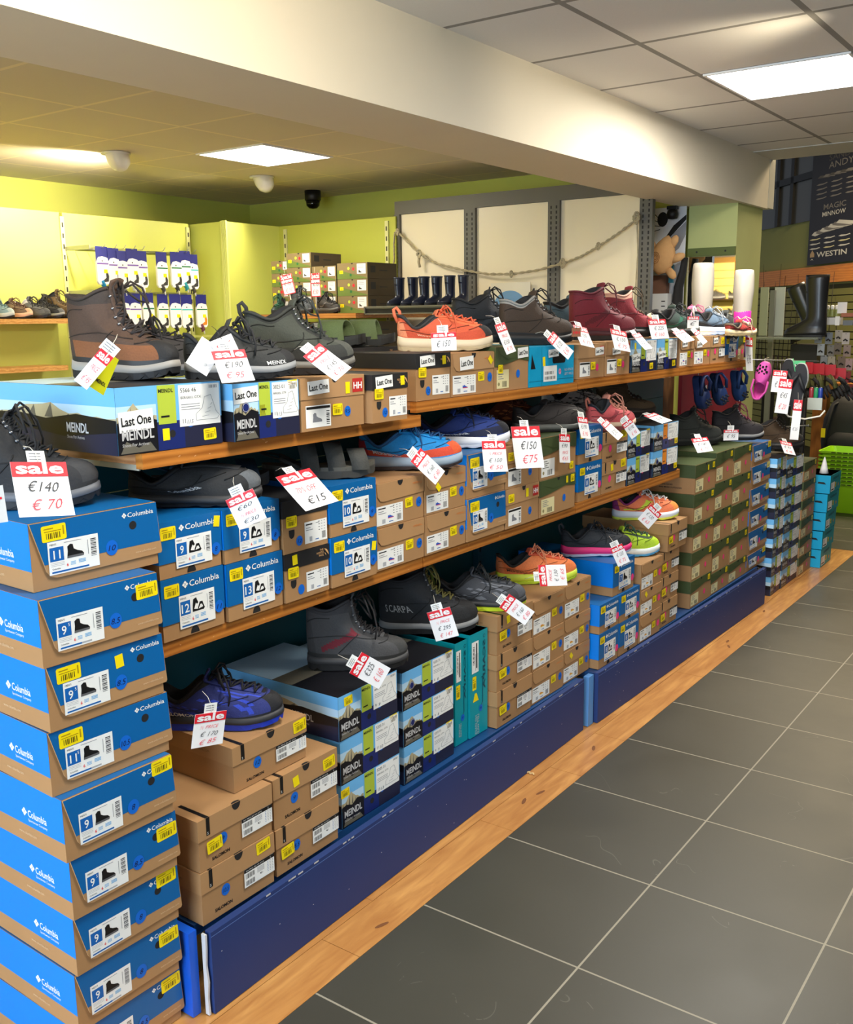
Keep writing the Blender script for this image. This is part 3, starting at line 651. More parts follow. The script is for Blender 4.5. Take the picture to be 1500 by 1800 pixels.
        for k in range(4): lab.tube([Vector(G(.55 + k * .07, .2 + k * .09, .0013)), Vector(G(.72 + k * .03, .22 + k * .1, .0013))], .0004, GREY, 3, False)
        yp = ypos or (.90, .90); yellow(pst, Fr, yp[0] * w, yp[1] * h, .034, .024, .04); dot(sst, Fr, .68 * w, .40 * h, .0105, dt, dc)
        if plain_y: yellow(pl, Fr, plain_y[0] * w, plain_y[1] * h, .017, .024, .02, True)
    elif kind == 'hh':
        two_tone(.60, TAN, TAN2, .002)
        lid.disc(Fr, .52 * w, .995 * h, .0115, 'hole_dark', .0005, 14, PI, 2 * PI, .014)
        lg.rect(Fr, .80 * w, .66 * h, .97 * w, .93 * h, HHR, .0006); lg.text(Fr, 'HH', .815 * w, .73 * h, h * .13, WH, w=.14 * w, off=.0009, bold=.03)
        F3 = frame((X - .002, -w / 2, 0), (0, 1, 0), (0, 0, 1))
        lab.rect(F3, .07 * w, .06 * h, .45 * w, .48 * h, WH, .0008); lab.rect(F3, .08 * w, .41 * h, .44 * w, .46 * h, BK, .0011); sil(lab, F3, .17 * w, .16 * h, .14 * w, .18 * h, 'boot', GREY, None, .0011); barcode(lab, F3, .38 * w, .1 * h, .05 * w, .28 * h, 8, INK, .0011, True)
        yellow(pst, Fr, .14 * w if not last else .55 * w, .76 * h if not last else .36 * h, .036, .027, .0); dot(sst, F3, .72 * w, .30 * h, .0115, dt, dc)
        if plain_y: yellow(pl, Fr, plain_y[0] * w, plain_y[1] * h, .016, .028, .0, True)
    elif kind == 'green':       # tan box, olive lid with curved lower edge
        body.box(-X, X - .003, -w / 2, w / 2, 0, h, TAN)
        body.rect(Sd, 0, .55 * h, d - .003, h - .0003, OLV, .0005)
        body.rect(Sd, 0, .55 * h, d - .003, .56 * h, mat('box_olive_dark', (52, 70, 30), .6), .0007)
        F2 = frame((X - .0025, -w / 2, 0), (0, 1, 0), (0, 0, 1)); q = lambda a, b: (a * w, b * h)
        body.rect(Tp, 0, 0, d - .003, w, OLV, .0004)
        lid.prism(F2, [q(0, .99), q(0, .55), q(.3, .60), q(.7, .70), q(1, .64), q(1, .99)], .0022, OLV)
        lid.disc(Fr, .50 * w, .985 * h, .009, 'hole_dark', .0004, 10, PI, 2 * PI, .010)
        lid.poly(Fr, [q(.06, .86), q(.35, .70), q(.70, .74), q(.36, .72)], 'box_olive_dark', .0005)
        F3 = frame((X - .003, -w / 2, 0), (0, 1, 0), (0, 0, 1))
        for k in range(2): body.text(Sd, ['HIKING SHOES', 'AND MORE OUTDOORS'][k], d * .5, (.26 - k * .1) * h, h * .055, INK, off=.0009, bold=.01)
        lab.rect(F3, .04 * w, .06 * h, .40 * w, .48 * h, CRM if not extra else WH, .0008)
        for k in range(4): lab.rect(F3, .08 * w, (.42 - k * .05) * h, (.2 + .04 * (k % 2)) * w, (.435 - k * .05) * h, INK if extra else GREY, .0011)
        barcode(lab, F3, .20 * w, .09 * h, .15 * w, .13 * h, 7, INK, .0011); lab.disc(F3, .10 * w, .16 * h, .006, mat('label_print', (150, 140, 90), .6), .0011, 8)
        yp = ypos or (.86, .84); yellow(pst, Fr, yp[0] * w, yp[1] * h, .028, .026, .0); dot(sst, F3, .68 * w, .36 * h, .0115, dt, dc)
        if plain_y: yellow(pl, Fr, plain_y[0] * w, plain_y[1] * h, .014, .024, .0, True)
    elif kind == 'teal_up':     # teal box standing on its end
        body.box(-X, X, -w / 2, w / 2, 0, h, TEA)
        V = frame((X, -w / 2, 0), (0, 0, -1), (0, 1, 0))
        V2 = lambda u, v, off=0: Fr(v, h - u, off)
        V3 = lambda u, v, off=0: Fr(w - v, h - u, off)   # reads downwards
        lg.text(V3, 'SCARPA', h * .10, w * .14, w * .15, TEAD, w=h * .48, off=.0007, bold=.03); lg.disc(Fr, w * .80, h * .94, .006, TEAD, .0007, 12); lg.disc(Fr, w * .80, h * .94, .0042, TEA, .0009, 12)
        lab.rect(Fr, .10 * w, .62 * h, .48 * w, .92 * h, WH, .0008)
        barcode(lab, Fr, .16 * w, .70 * h, .10 * w, .18 * h, 14, INK, .0011, True); lab.rect(Fr, .34 * w, .66 * h, .40 * w, .9 * h, INK, .0011)
        for k in range(2): lab.rect(Fr, (.30 + k * .12) * w, .64 * h, (.32 + k * .12) * w, .80 * h, GREY, .0010)
        yellow(pst, Fr, .24 * w, .52 * h, .022, .045, 0); dot(sst, Fr, .60 * w, .25 * h, .010, dt, dc)
        pts = [(.62, .55), (.70, .55), (.70, .30), (.62, .28)]
        lid.box(-X, X + .0004, -w / 2 + .002, w / 2 - .002, h - .003, h, TEA)
        for i in range(3): lg.tube([Fr(pts[i][0] * w, pts[i][1] * h, .001), Fr(pts[i + 1][0] * w, pts[i + 1][1] * h, .001)], .0012, TEAD, 4, False)
        lg.text(V3, 'NO SPACE', h * .80, w * .62, w * .1, mat('print_teal_pale', (96, 206, 214), .5), off=.0007); lg.text(V3, 'LEFT WILD', h * .80, w * .50, w * .1, 'print_teal_pale', off=.0007)
        if plain_y: pl.poly(Fr, [(.16 * w, .34 * h), (.48 * w, .34 * h), (.36 * w, .42 * h), (.26 * w, .42 * h)], YEL, .001)
    elif kind == 'teal':
        body.box(-X, X, -w / 2, w / 2, 0, h, TEA)
        body.rect(Sd, 0, 0, d, h, CYA, .0004)
        body.poly(Sd, [(d * .78, .52 * h), (d * .93, .50 * h), (d * .82, .86 * h)], BK, .0007)
        lid.box(-X - .001, X + .001, -w / 2 - .001, w / 2 + .001, h * .62, h, TEA); lid.rect(frame((-X, -w / 2 - .001, 0), (1, 0, 0), (0, 0, 1)), 0, h * .62, d, h, CYA, .0004)
        lg.text(frame((X + .001, -w / 2, 0), (0, 1, 0), (0, 0, 1)), 'LIGHT', .25 * w, .72 * h, h * .12, TEAD, w=.55 * w, off=.0006, bold=.04)
        lab.rect(Fr, .07 * w, .08 * h, .42 * w, .56 * h, WH, .0008); lab.rect(Fr, .1 * w, .14 * h, .36 * w, .2 * h, INK, .0011); lab.rect(Fr, .14 * w, .3 * h, .17 * w, .5 * h, GREY, .0011)
        yellow(pst, Fr, .52 * w, .36 * h, .024, .028, .0); dot(sst, Fr, .78 * w, .30 * h, .009, '', mat('dot_orange', (240, 150, 30), .5))
    elif kind == 'cyan':
        body.box(-X, X, -w / 2, w / 2, 0, h, CYA)
        body.poly(Fr, [(.03 * w, .45 * h), (.13 * w, .45 * h), (.05 * w, .82 * h)], BK, .0006)
        body.rect(Fr, .50 * w, .55 * h, .80 * w, .80 * h, BK, .0006, 0, .01)
        lid.rect(Fr, .26 * w, 0, .264 * w, h, TEAD, .0006); lid.rect(Fr, 0, .13 * h, w, .14 * h, TEAD, .0006)
        lab.rect(Fr, .30 * w, .10 * h, .60 * w, .50 * h, WH, .0008); barcode(lab, Fr, .33 * w, .15 * h, .24 * w, .08 * h, 9, INK, .0011); barcode(lab, Fr, .33 * w, .28 * h, .2 * w, .08 * h, 8, INK, .0011)
        lg.text(Fr, 'NO SPACE', .78 * w, .33 * h, h * .07, 'print_teal_pale', off=.0008, w=.2 * w); lg.text(Fr, 'LEFT WILD', .78 * w, .22 * h, h * .07, 'print_teal_pale', off=.0008, w=.2 * w)
        yellow(pst, Fr, .31 * w, .62 * h, .016, .030, .1, True); dot(sst, Fr, .67 * w, .33 * h, .009, dt, mat('dot_palepink', (236, 150, 190), .5))
    elif kind == 'kids':        # small brown box with diagonal green half
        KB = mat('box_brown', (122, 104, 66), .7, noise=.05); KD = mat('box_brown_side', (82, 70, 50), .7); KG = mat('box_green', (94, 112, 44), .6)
        body.box(-X, X, -w / 2, w / 2, 0, h, KB)
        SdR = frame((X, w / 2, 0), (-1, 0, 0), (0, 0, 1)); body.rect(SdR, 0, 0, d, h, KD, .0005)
        body.rect(SdR, .03, .38 * h, .08, .8 * h, BLID, .0008); body.rect(SdR, .12, .5 * h, .2, .56 * h, BLID, .0008)
        body.poly(Fr, [(0, 0), (w, 0), (w, .04 * h), (0, .60 * h)], KG, .0005)
        lid.disc(Fr, .5 * w, h * .99, .008, 'hole_dark', .0006, 8, PI, 2 * PI)
        lab.rect(Fr, .66 * w, .30 * h, .95 * w, .93 * h, WH2, .0008); sil(lab, Fr, .71 * w, .38 * h, .10 * w, .16 * h, 'boot', BK, None, .0011)
        for k in range(3): lab.rect(Fr, .70 * w, (.85 - k * .09) * h, .88 * w, (.87 - k * .09) * h, GREY, .0011)
        lab.disc(Fr, .38 * w, .66 * h, .010, LIME, .0008, 12); lab.disc(Fr, .54 * w, .62 * h, .010, RED, .0008, 12)
        yellow(pst, Fr, .14 * w, .44 * h, .030, .020, 0); sst.disc(Fr, .45 * w, .25 * h, .009, mat('dot_green', (20, 96, 50), .5), .0009, 12)
    if last: last_one(lol, Fr, last[0] * w, last[1] * h, last[2] if len(last) > 2 else .058, last[3] if len(last) > 3 else .028, .05)
    for nm, m_ in (('box_body', body), ('lid', lid), ('label', lab), ('price_sticker', pst), ('plain_sticker', pl), ('side_logo', sdl), ('last_one_label', lol), ('size_sticker', sst), ('printed_logo', lg)):
        if m_.v: m_.build(nm, e)
    return e

# ---- the tall leaning stack by the near end of the unit (top to bottom)
ST = [((-1.587, .983), .274, -2.0, 1.022, 1.150, '11', '10', None, None), ((-1.539, .959), .250, -2.3, .894, 1.022, "9'", '8.5', (.90, .76), None), ((-1.548, .967), .252, -2.0, .767, .894, "9'", '8.5', None, (.60, .76)),
      ((-1.554, .964), .262, -2.9, .639, .767, "11'", '10.5', None, None), ((-1.536, .968), .247, -1.4, .511, .639, '9', '8', (.90, .88), None), ((-1.545, .978), .245, -1.4, .383, .511, "9'", '8.5', (.90, .70), None),
      ((-1.557, .983), .245, -1.4, .256, .383, '9', '8', (.88, .86), None), ((-1.566, .981), .246, -1.2, .128, .256, '9', '8', (.90, .74), None), ((-1.576, .983), .250, -.7, .0015, .128, '9', '8.5', (.90, .82), None)]
for i, ((x, y), w, a, z0, z1, num, dt, yp, py) in enumerate(ST):
    r = math.radians(a)
    desc = {0: 'blue and tan boot box on top of the tall leaning stack, size 11', 1: 'blue and tan boot box second from top of the tall leaning stack', 2: 'blue and tan boot box third from top of the leaning stack, two yellow stickers', 3: 'blue and tan boot box fourth from top of the leaning stack',
            4: 'blue and tan boot box in the middle of the leaning stack, logo under a sticker', 5: 'blue and tan boot box fourth from bottom of the leaning stack', 6: 'blue and tan boot box third from bottom of the leaning stack', 7: 'blue and tan boot box second from bottom of the leaning stack', 8: 'blue and tan boot box standing on the floor under the leaning stack'}[i]
    nx, ny = math.cos(r), math.sin(r)
    shoe_box('flap', 0, 0, z0, z1, 0, desc, 'blue boot boxes of the leaning stack', d=.36, rz=r, num=num, dt=dt, ypos=yp, plain_y=py, art=i, w=w, loc=(x + .005, y + w / 2))
G1 = 'boxes on the lower shelves'
LB = 'on the lower shelf'
def colm(kind, y0, y1, zs, xf, desc, group, opts=None, **kw):
    n = len(zs) - 1
    for i in range(n):
        o = dict(kw)
        if opts and i < len(opts) and opts[i]: o.update(opts[i])
        dy = o.pop('dy', 0)
        lb = desc % nth(i, n) if '%s' in desc else desc
        shoe_box(o.pop('k', kind), y0 + dy, y1 + dy, zs[i], zs[i + 1], o.pop('xf', xf), o.pop('label', lb), group, **o)
Z0 = .8458
colm('blue', 1.266, 1.440, [Z0, .980, 1.100], -1.592, 'blue sandal box, %s of the pair at the left end of the lower shelf', G1, [dict(num='12', dt='11'), dict(num='9', dt='8', plain_y=(.93, .83))])
colm('blue', 1.443, 1.620, [Z0, .978, 1.100], -1.588, 'blue sandal box, %s of the second column on the lower shelf', G1, [dict(num='13', dt='12'), dict(num='9', dt='8', dy=-.004)])
colm('black', 1.622, 1.782, [Z0, .963, 1.090], -1.585, 'tan box with black lid, %s of its column on the lower shelf', G1, [dict(dt='', plain_y=(.22, .86)), dict(dt='12')])
colm('blue', 1.784, 1.966, [Z0, .974, 1.103], -1.582, 'blue box, %s of the column right of the black-lidded boxes', G1, [dict(num='10', dt='9', plain_y=(.92, .62)), dict(num='10', dt='9')])
colm('tuck', 1.972, 2.188, [Z0, .961, 1.082], -1.590, 'plain tan box with tuck flap, %s in the column under the blue and orange runner', G1, [dict(dt='10'), dict(dt='10')])
colm('tuck', 2.193, 2.396, [Z0, .961, 1.080], -1.588, 'plain tan box with tuck flap, %s in the column left of the flap-fronted blue boxes', G1, [dict(dt='9'), dict(dt='9', plain_y=(.30, .62))])
colm('flap', 2.400, 2.612, [Z0, .976, 1.109], -1.584, 'blue flap-fronted box, %s of two on the middle lower shelf', G1, [dict(num='10', dt='9', ypos=(.17, .80)), dict(num='10', dt='9', ypos=(.17, .80))])
colm('hh', 2.616, 2.828, [Z0, .973, 1.108], -1.584, 'tan box with red square logo, %s of two on the middle lower shelf', G1, [dict(dt='10', plain_y=(.62, .80)), dict(dt='10')])
colm('green', 2.834, 3.088, [Z0, .971, 1.113], -1.584, 'olive-lidded box, %s at the right end of the middle lower shelf', G1, [dict(dt='', ypos=(.90, .86), plain_y=(.74, .86)), dict(dt='', extra=True, ypos=(.86, .20))])
Z0 = .8498
colm('blue', 3.138, 3.328, [Z0, .986, 1.118], -1.600, 'blue box with pink size dot, %s of two on the short lower shelf', G1, dcol=PDOT, dt='', num='8')
colm('salomon', 3.331, 3.548, [Z0, .967, 1.080], -1.600, 'tan banded box, %s of two on the short lower shelf', G1, [dict(plain_y=(.38, .80)), dict()], dcol=PDOT, dt='')
colm('meindl', 3.556, 3.776, [Z0, .957, 1.056], -1.604, 'mountain print box, %s of the left column on the short lower shelf', G1, art=1, dcol=PDOT, dt='')
colm('meindl', 3.800, 4.064, [Z0, .957, 1.064], -1.600, 'mountain print box with orange patch, %s on the short lower shelf', G1, [dict(ypos=(.92, .22)), dict(ypos=(.92, .22))], art=10, dcol=PDOT, dt='')
G2 = 'boxes marked Last One on the upper shelves'
shoe_box('meindl', 1.204, 1.470, 1.2448, 1.378, -1.602, 'large mountain print box at the near corner of the upper shelf', G2, d=.44, rz=-.03, num='#5566 46', dt='11.5', art=0, last=(.17, .50, .082, .040), ypos=(.87, .17), plain_y=(.44, .24))
shoe_box('meindl', 1.476, 1.684, 1.2448, 1.370, -1.578, 'mountain print box second from left on the upper shelf', G2, num='#3825 01', dt='11.5', art=1, last=(.18, .80, .075, .034), plain_y=(.42, .50))
shoe_box('hh', 1.688, 1.920, 1.2448, 1.370, -1.575, 'tan box with red square logo beside the mountain print boxes', G2, dt='9.5', last=(.26, .82, .075, .032), plain_y=(.72, .76))
shoe_box('black', 1.926, 2.078, 1.2448, 1.367, -1.558, 'black-lidded tan box at the right end of the first upper shelf', G2, dt='12', last=(.32, .84, .070, .030), plain_y=(.84, .84))
shoe_box('black', 2.174, 2.344, 1.2803, 1.410, -1.604, 'black-lidded tan box at the left end of the second upper shelf', G2, dt='12', last=(.32, .84, .070, .030), plain_y=(.80, .84))
shoe_box('tuck', 2.348, 2.579, 1.2803, 1.405, -1.604, 'tan tuck-flap box under the orange hiking shoe', G2, dt='11', last=(.33, .76, .072, .038), plain_y=(.90, .80))
shoe_box('green', 2.584, 2.788, 1.2803, 1.417, -1.604, 'olive-lidded box between the tan box and the turquoise box', G2, dt='', ypos=(.13, .50), last=(.80, .84, .066, .032))
shoe_box('cyan', 2.793, 3.100, 1.2803, 1.410, -1.606, 'turquoise box at the right end of the second upper shelf', G2, dt='9', last=(.52, .82, .070, .026))
Z0 = 1.2883
shoe_box('hh', 3.128, 3.340, Z0, 1.409, -1.604, 'tan box with lid at the left end of the third upper shelf', G2, dcol=PDOT, dt='', last=(.78, .78, .068, .028))
shoe_box('hh', 3.344, 3.560, Z0, 1.414, -1.604, 'tan box with lid under the maroon boots', G2, dcol=PDOT, dt='', last=(.42, .72, .070, .026))
shoe_box('meindl', 3.566, 3.812, Z0, 1.414, -1.604, 'mountain print box right of the boxes under the maroon boots', G2, art=0, dcol=PDOT, dt='', last=(.18, .46, .075, .030), ypos=(.80, .16), plain_y=(.14, .82))
shoe_box('meindl', 3.816, 4.026, Z0, 1.412, -1.604, 'mountain print box at the right end of the third upper shelf', G2, art=2, dcol=PDOT, dt='', last=(.24, .50, .075, .028), ypos=(.85, .18), plain_y=(.12, .20))
shoe_box('tuck', 4.060, 4.220, Z0, 1.414, -1.604, 'tan tuck-flap box at the left end of the furthest upper shelf', G2, dcol=PDOT, dt='', last=(.32, .80, .060, .030))
shoe_box('tuck', 4.224, 4.426, Z0, 1.414, -1.604, 'tan tuck-flap box second from left on the furthest upper shelf', G2, dcol=PDOT, dt='', last=(.30, .74, .065, .030))
shoe_box('salomon', 4.430, 4.618, Z0, 1.412, -1.604, 'tan box third from left on the furthest upper shelf', G2, dcol=PDOT, dt='', ypos=(.80, .82), last=(.30, .84, .060, .024))
shoe_box('blue', 4.622, 4.800, Z0, 1.410, -1.604, 'small blue box near the end of the furthest upper shelf', G2, dcol=PDOT, dt='', art=2, last=(.70, .84, .055, .024))
shoe_box('green', 4.804, 4.900, Z0, 1.406, -1.604, 'narrow olive box at the far end of the upper shelves', G2, dcol=PDOT, dt='')
# ---- on the navy base, first half
G3 = 'boxes on the navy base'
ZB = .2005
colm('salomon', 1.286, 1.512, [ZB, .327, .450], -1.545, 'tan banded box, %s of two in the near left column', G3, [dict(dt='10.5'), dict(dt='9', ypos=(.20, .42))], d=.34)
shoe_box('salomon', 1.420, 1.664, .4505, .561, -1.572, 'tan banded box carrying the blue and black shoe', G3, dt='12', ypos=(.90, .82), d=.36)
colm('salomon', 1.518, 1.748, [ZB, .321, .4495], -1.550, 'tan banded box, %s of two in the column left of the mountain boxes', G3, [dict(dt='8.5', ypos=(.17, .45)), dict(dt='9', ypos=(.86, .78), plain_y=(.34, .76))], d=.34)
colm('meindl', 1.784, 2.032, [ZB, .321, .443, .564], -1.572, 'mountain print box, %s of three under the grey boot', G3, [dict(num='13', dt='13', art=0, ypos=(.06, .80)), dict(num='11', dt='10', art=3), dict(num='9', dt='9', art=6, ypos=(.16, .84), dy=-.006)], d=.42)
colm('meindl', 2.072, 2.326, [ZB, .314, .422, .535], -1.590, 'mountain print box, %s of three left of the teal upright boxes', G3, [dict(num='9', dt='9', art=2), dict(num='8', dt='8', art=1), dict(num='8', dt='8', art=4)], d=.40)
shoe_box('teal_up', 2.366, 2.436, ZB, .534, -1.612, 'left one of the teal boxes standing on end', G3, dt='9')
shoe_box('teal_up', 2.440, 2.544, ZB, .542, -1.606, 'right one of the teal boxes standing on end, with white label', G3, dt='9', plain_y=True)
colm('salomon', 2.552, 2.778, [ZB, .324, .448, .578], -1.576, 'tan banded box, %s of three right of the teal boxes', G3, [dict(dt='9', ypos=(.16, .46)), dict(dt='9', ypos=(.16, .46)), dict(dt='9', ypos=(.16, .46), plain_y=(.30, .82))])
colm('tuck', 2.784, 3.012, [ZB, .322, .444, .567], -1.580, 'tan tuck-flap box, %s under the orange and lime runner', G3, art=1, dt='9')
colm('tuck', 3.016, 3.226, [ZB, .322, .442, .566], -1.584, 'tan tuck-flap box, %s at the right end of the first navy base', G3, [dict(plain_y=(.28, .80)), None, None], art=1, dt='9')
ZB = .1985
colm('blue', 3.238, 3.410, [ZB, .336, .450], -1.552, 'blue sandal box, %s of the left pair on the second navy base', G3, dcol=PDOT, dt='', num='8', d=.33)
shoe_box('blue', 3.366, 3.558, .4505, .581, -1.560, 'deep blue box lying across the blue pairs, with lettering on its side', G3, dcol=PDOT, dt='', num='7', d=.42, tall=True, art=2)
colm('blue', 3.416, 3.598, [ZB, .333, .450], -1.552, 'blue sandal box, %s of the right pair on the second navy base', G3, dcol=PDOT, dt='', num='8', d=.33)
colm('tuck', 3.606, 3.818, [ZB, .308, .417, .528], -1.550, 'tan tuck-flap box, %s under the lime and black shoe', G3, [None, dict(plain_y=(.25, .80)), None], art=1, dcol=PDOT, dt='')
colm('salomon', 3.832, 4.022, [ZB, .310, .420, .528], -1.558, 'narrow tan banded box, %s of three under the large tan box', G3, dcol=PDOT, dt='', ypos=(.16, .40))
shoe_box('salomon', 3.860, 4.070, .5285, .648, -1.545, 'large tan box carrying the orange and purple shoe', G3, dcol=PDOT, dt='', ypos=(.14, .42), d=.40)
G4 = 'boxes stacked at the far end of the unit'
colm('green', 4.186, 4.446, [ZB, .325, .458, .590, .724, .856], -1.560, 'olive-lidded box, %s of five in the left green column', G4, [None, None, None, None, dict(plain_y=(.60, .80))], dcol=PDOT, dt='', d=.34)
colm('green', 4.450, 4.690, [ZB, .303, .452, .604, .737, .880], -1.562, 'olive-lidded box, %s of five in the middle green column', G4, dcol=PDOT, dt='')
colm('green', 4.696, 4.964, [ZB, .297, .446, .592, .735, .876], -1.562, 'olive-lidded box, %s of five in the right green column', G4, dcol=PDOT, dt='')
colm('flap', 4.972, 5.276, [ZB, .285, .408, .518, .632, .748, .856], -1.562, 'blue flap-fronted box, %s of six beside the green columns', G4, dcol=PDOT, dt='', ypos=(.90, .85))
colm('meindl', 5.292, 5.468, [.0015, .107, .213, .320, .427, .540, .648, .755], -1.530, 'mountain print box, %s of seven in the left floor stack', G4, dcol=PDOT, dt='', art=2)
colm('meindl', 5.474, 5.790, [.0015, .104, .208, .312, .415, .520, .624, .728], -1.528, 'mountain print box, %s of seven in the right floor stack', G4, dcol=PDOT, dt='', art=1)
colm('green', 5.796, 6.060, [.0015, .112, .224, .336, .448, .560, .672], -1.520, 'olive-lidded box, %s of six in the last green stack on the floor', G4, dcol=PDOT, dt='')
for i in range(5):
    shoe_box('teal', 6.070 + .012 * i, 6.330 + .012 * i, .0015 + .112 * i, .1125 + .112 * i, -1.470 + .004 * i, 'teal box, %s of the five stacked at the end of the wood strip' % nth(i, 5), G4, rz=.012 * (-1) ** i, d=.33)
# ---- small boxes of the back room (their label ends look towards the aisle end)
G5 = 'small brown and green boxes in the back room'
def kid_col(x0, x1, yf, zs, desc):
    n = len(zs) - 1
    for i in range(n):
        w = x1 - x0 - .004
        shoe_box('kids', 0, 0, zs[i], zs[i + 1], 0, desc % nth(i, n), G5, d=.30, rz=-PI / 2, w=w, loc=((x0 + x1) / 2, yf))

# black box standing in the second row, its lid open, with two olive slides
shoe_box('black', 2.232, 2.566, 1.2805, 1.418, -1.948, 'black-lidded box in the second row carrying the two olive slides', G2, dt='', d=.28)
# ------------------------------------------------------------------ footwear
def smooth01(a, b, x):
    x = max(0, min(1, (x - a) / (b - a))); return x * x * (3 - 2 * x)
def interp(tab, x):
    for (a, va), (b, vb) in zip(tab, tab[1:]):
        if x <= b: return va + (vb - va) * (x - a) / (b - a)
    return tab[-1][1]
HWT = ((0, .70), (.12, .74), (.40, .68), (.68, 1.0), (.86, .95), (1, .82))
def fab(rgb, rough=.75):
    return mat('fabric_%d_%d_%d' % tuple(rgb), rgb, rough, noise=.18, nscale=220, bump=.15)
def rub(rgb): return mat('rubber_%d_%d_%d' % tuple(rgb), rgb, .55)
FRONT = {'low': [(-.02, .046), (.10, .066), (.42, .078), (.74, .092)], 'mid': [(-.02, .050), (.10, .071), (.42, .086), (.76, .110), (.93, .138)], 'boot': [(-.02, .052), (.10, .073), (.42, .086), (.76, .106), (.93, .142)]}
STY = {
 'low':    dict(W=.098, sole=.026, toe=.046, c=(.015, .42, .034), zc=(.094, .062, .100), f=(.42, .40)),
 'hike':   dict(W=.104, sole=.032, toe=.052, c=(.012, .40, .035), zc=(.102, .072, .116), f=(.32, .50)),
 'run':    dict(W=.100, sole=.036, toe=.044, c=(.010, .40, .033), zc=(.106, .068, .104), f=(.36, .42)),
 'mid':    dict(W=.104, sole=.032, toe=.052, c=(.008, .44, .038), zc=(.150, .132, .162), f=(.12, .70)),
 'boot':   dict(W=.106, sole=.034, toe=.054, c=(.004, .46, .042), zc=(.182, .172, .196), f=(.06, .76)),
 'winter': dict(W=.108, sole=.034, toe=.054, c=(.000, .46, .046), zc=(.245, .238, .256), f=(.05, .80)),
}
def shoe(name, label, pos, ang, style='low', L=.29, up=(60, 60, 64), toe=None, heel=None, rand=None, collar=None, eye=None, tongue=None, lace=(30, 30, 30), mid=(200, 200, 200), out=(30, 30, 32), lining=(24, 24, 26), stripe=None, logo=None, loop=None, cat='shoe', group=None, zig=None, tilt=0.0, bow=1, lugs=True, sx=1.0, side2=None, zk=1.0):
    P = dict(STY[style]); P['zc'] = tuple(z * zk for z in P['zc']); k = L / .29; W = P['W'] * k * sx; SH = P['sole']; cx0, cx1, ch = P['c'][0] * 1.0, P['c'][1], P['c'][2]
    e = empty(name, pos, 0, (0, tilt, ang)); tag(e, label, cat, group)
    cent = L * .52
    spring = lambda t: .016 * max(0, (t - .68) / .32) ** 2 * k + .005 * max(0, (.10 - t) / .10) ** 2
    zs = lambda t: (SH * (1.12 - .34 * t)) + spring(t)
    def outl(th, s=1.0):
        t = (1 - math.cos(th)) / 2; sn = math.sin(th)
        y = W / 2 * interp(HWT, t) * (abs(sn) ** .62) * (1 if sn >= 0 else -1)
        if t > .5: y += -.006 * (t - .5) * 2
        return t, L * t - cent, y
    def S(th, s):
        t, x, y = outl(th)
        z0 = zs(t) - .004; P0 = Vector((cent * 0 + (x + cent) * .975 + L * .008 - cent, y * .95, z0))
        zc = P['zc']; zz = zc[0] + (zc[1] - zc[0]) * smooth01(0, .42, t) if t < .42 else zc[1] + (zc[2] - zc[1]) * smooth01(.42, 1, t)
        sn = math.sin(th)
        P1 = Vector(((cx0 + (cx1 - cx0) * t) * L - cent, ch * k * (abs(sn) ** .8) * (1 if sn >= 0 else -1), zz))
        D = P1.z - P0.z; kk = smooth01(.42, .97, t)
        A1 = P0 + Vector((-.006 if t < .1 else 0, y * .06, D * .38)); A2 = P1 + Vector((-.002 if t < .1 else 0, y * .10, -D * .32))
        fx, fz = P['f']
        B1 = P0 + Vector((.002, 0, P['toe'] * k * 1.0)); B2 = Vector((P1.x + fx * (P0.x - P1.x), P1.y * .7 + P0.y * .25, P1.z - fz * D))
        r = 1 - s; Q = P0 * r ** 3 + A1 * 3 * r * r * s + A2 * 3 * r * s * s + P1 * s ** 3
        if kk <= 0: return Q
        nd = [(0, P0.z)] + [(g, min(z * k * min(1, zk * 1.15), P1.z - .004) + spring(t) * .5) for g, z in FRONT['boot' if style in ('boot', 'winter') else ('mid' if style == 'mid' else 'low')]] + [(1, P1.z)]
        q = s * (len(nd) - 1); i = min(int(q), len(nd) - 2); f = q - i
        a, b, c, d = nd[max(i - 1, 0)], nd[i], nd[i + 1], nd[min(i + 2, len(nd) - 1)]
        cr = lambda j: .5 * (2 * b[j] + (c[j] - a[j]) * f + (2 * a[j] - 5 * b[j] + 4 * c[j] - d[j]) * f * f + (3 * b[j] - a[j] - 3 * c[j] + d[j]) * f ** 3)
        g, z = cr(0), cr(1); gy = min(1, s * 1.15) ** 1.1
        return Q.lerp(Vector((P0.x + (P1.x - P0.x) * g, P0.y * (1 - gy) + P1.y * gy, z)), kk)
    up_m = fab(up); toe_m = fab(toe) if toe else up_m; heel_m = fab(heel) if heel else up_m; rand_m = rub(rand) if rand else up_m
    col_m = fab(collar) if collar else fab(lining); eye_m = fab(eye) if eye else up_m; lin_m = fab(lining); st_m = fab(stripe) if stripe else None
    NT, NS = 72, 30; parts = {}
    def zone(th, s):
        t = (1 - math.cos(th)) / 2; dt = abs(th - PI)
        if s < .10: return 'rand', rand_m
        if s > .90 and dt > .3: return 'collar', col_m
        if t > .90 and s < .42 and toe: return 'toe_cap', toe_m
        if t < .10 and s < .72 and heel: return 'heel_counter', heel_m
        if dt < .30 and s > .46: return 'throat', fab(tongue) if tongue else lin_m
        if dt < .70 and s > .44 and eye: return 'eyestay', eye_m
        if zig and .06 < t < .94 and .12 < s < .78:
            q = abs(((t * 4.6) % 1) * 2 - 1)
            if abs(s - (.16 + .60 * q)) < .085: return 'overlay', st_m
        elif st_m and not zig:
            if .16 < t < .82 and abs(s - (.18 + .75 * (t - .15))) < .055: return 'overlay', st_m
        if side2 and s < .34: return 'side_panel', fab(side2)
        return 'upper', up_m
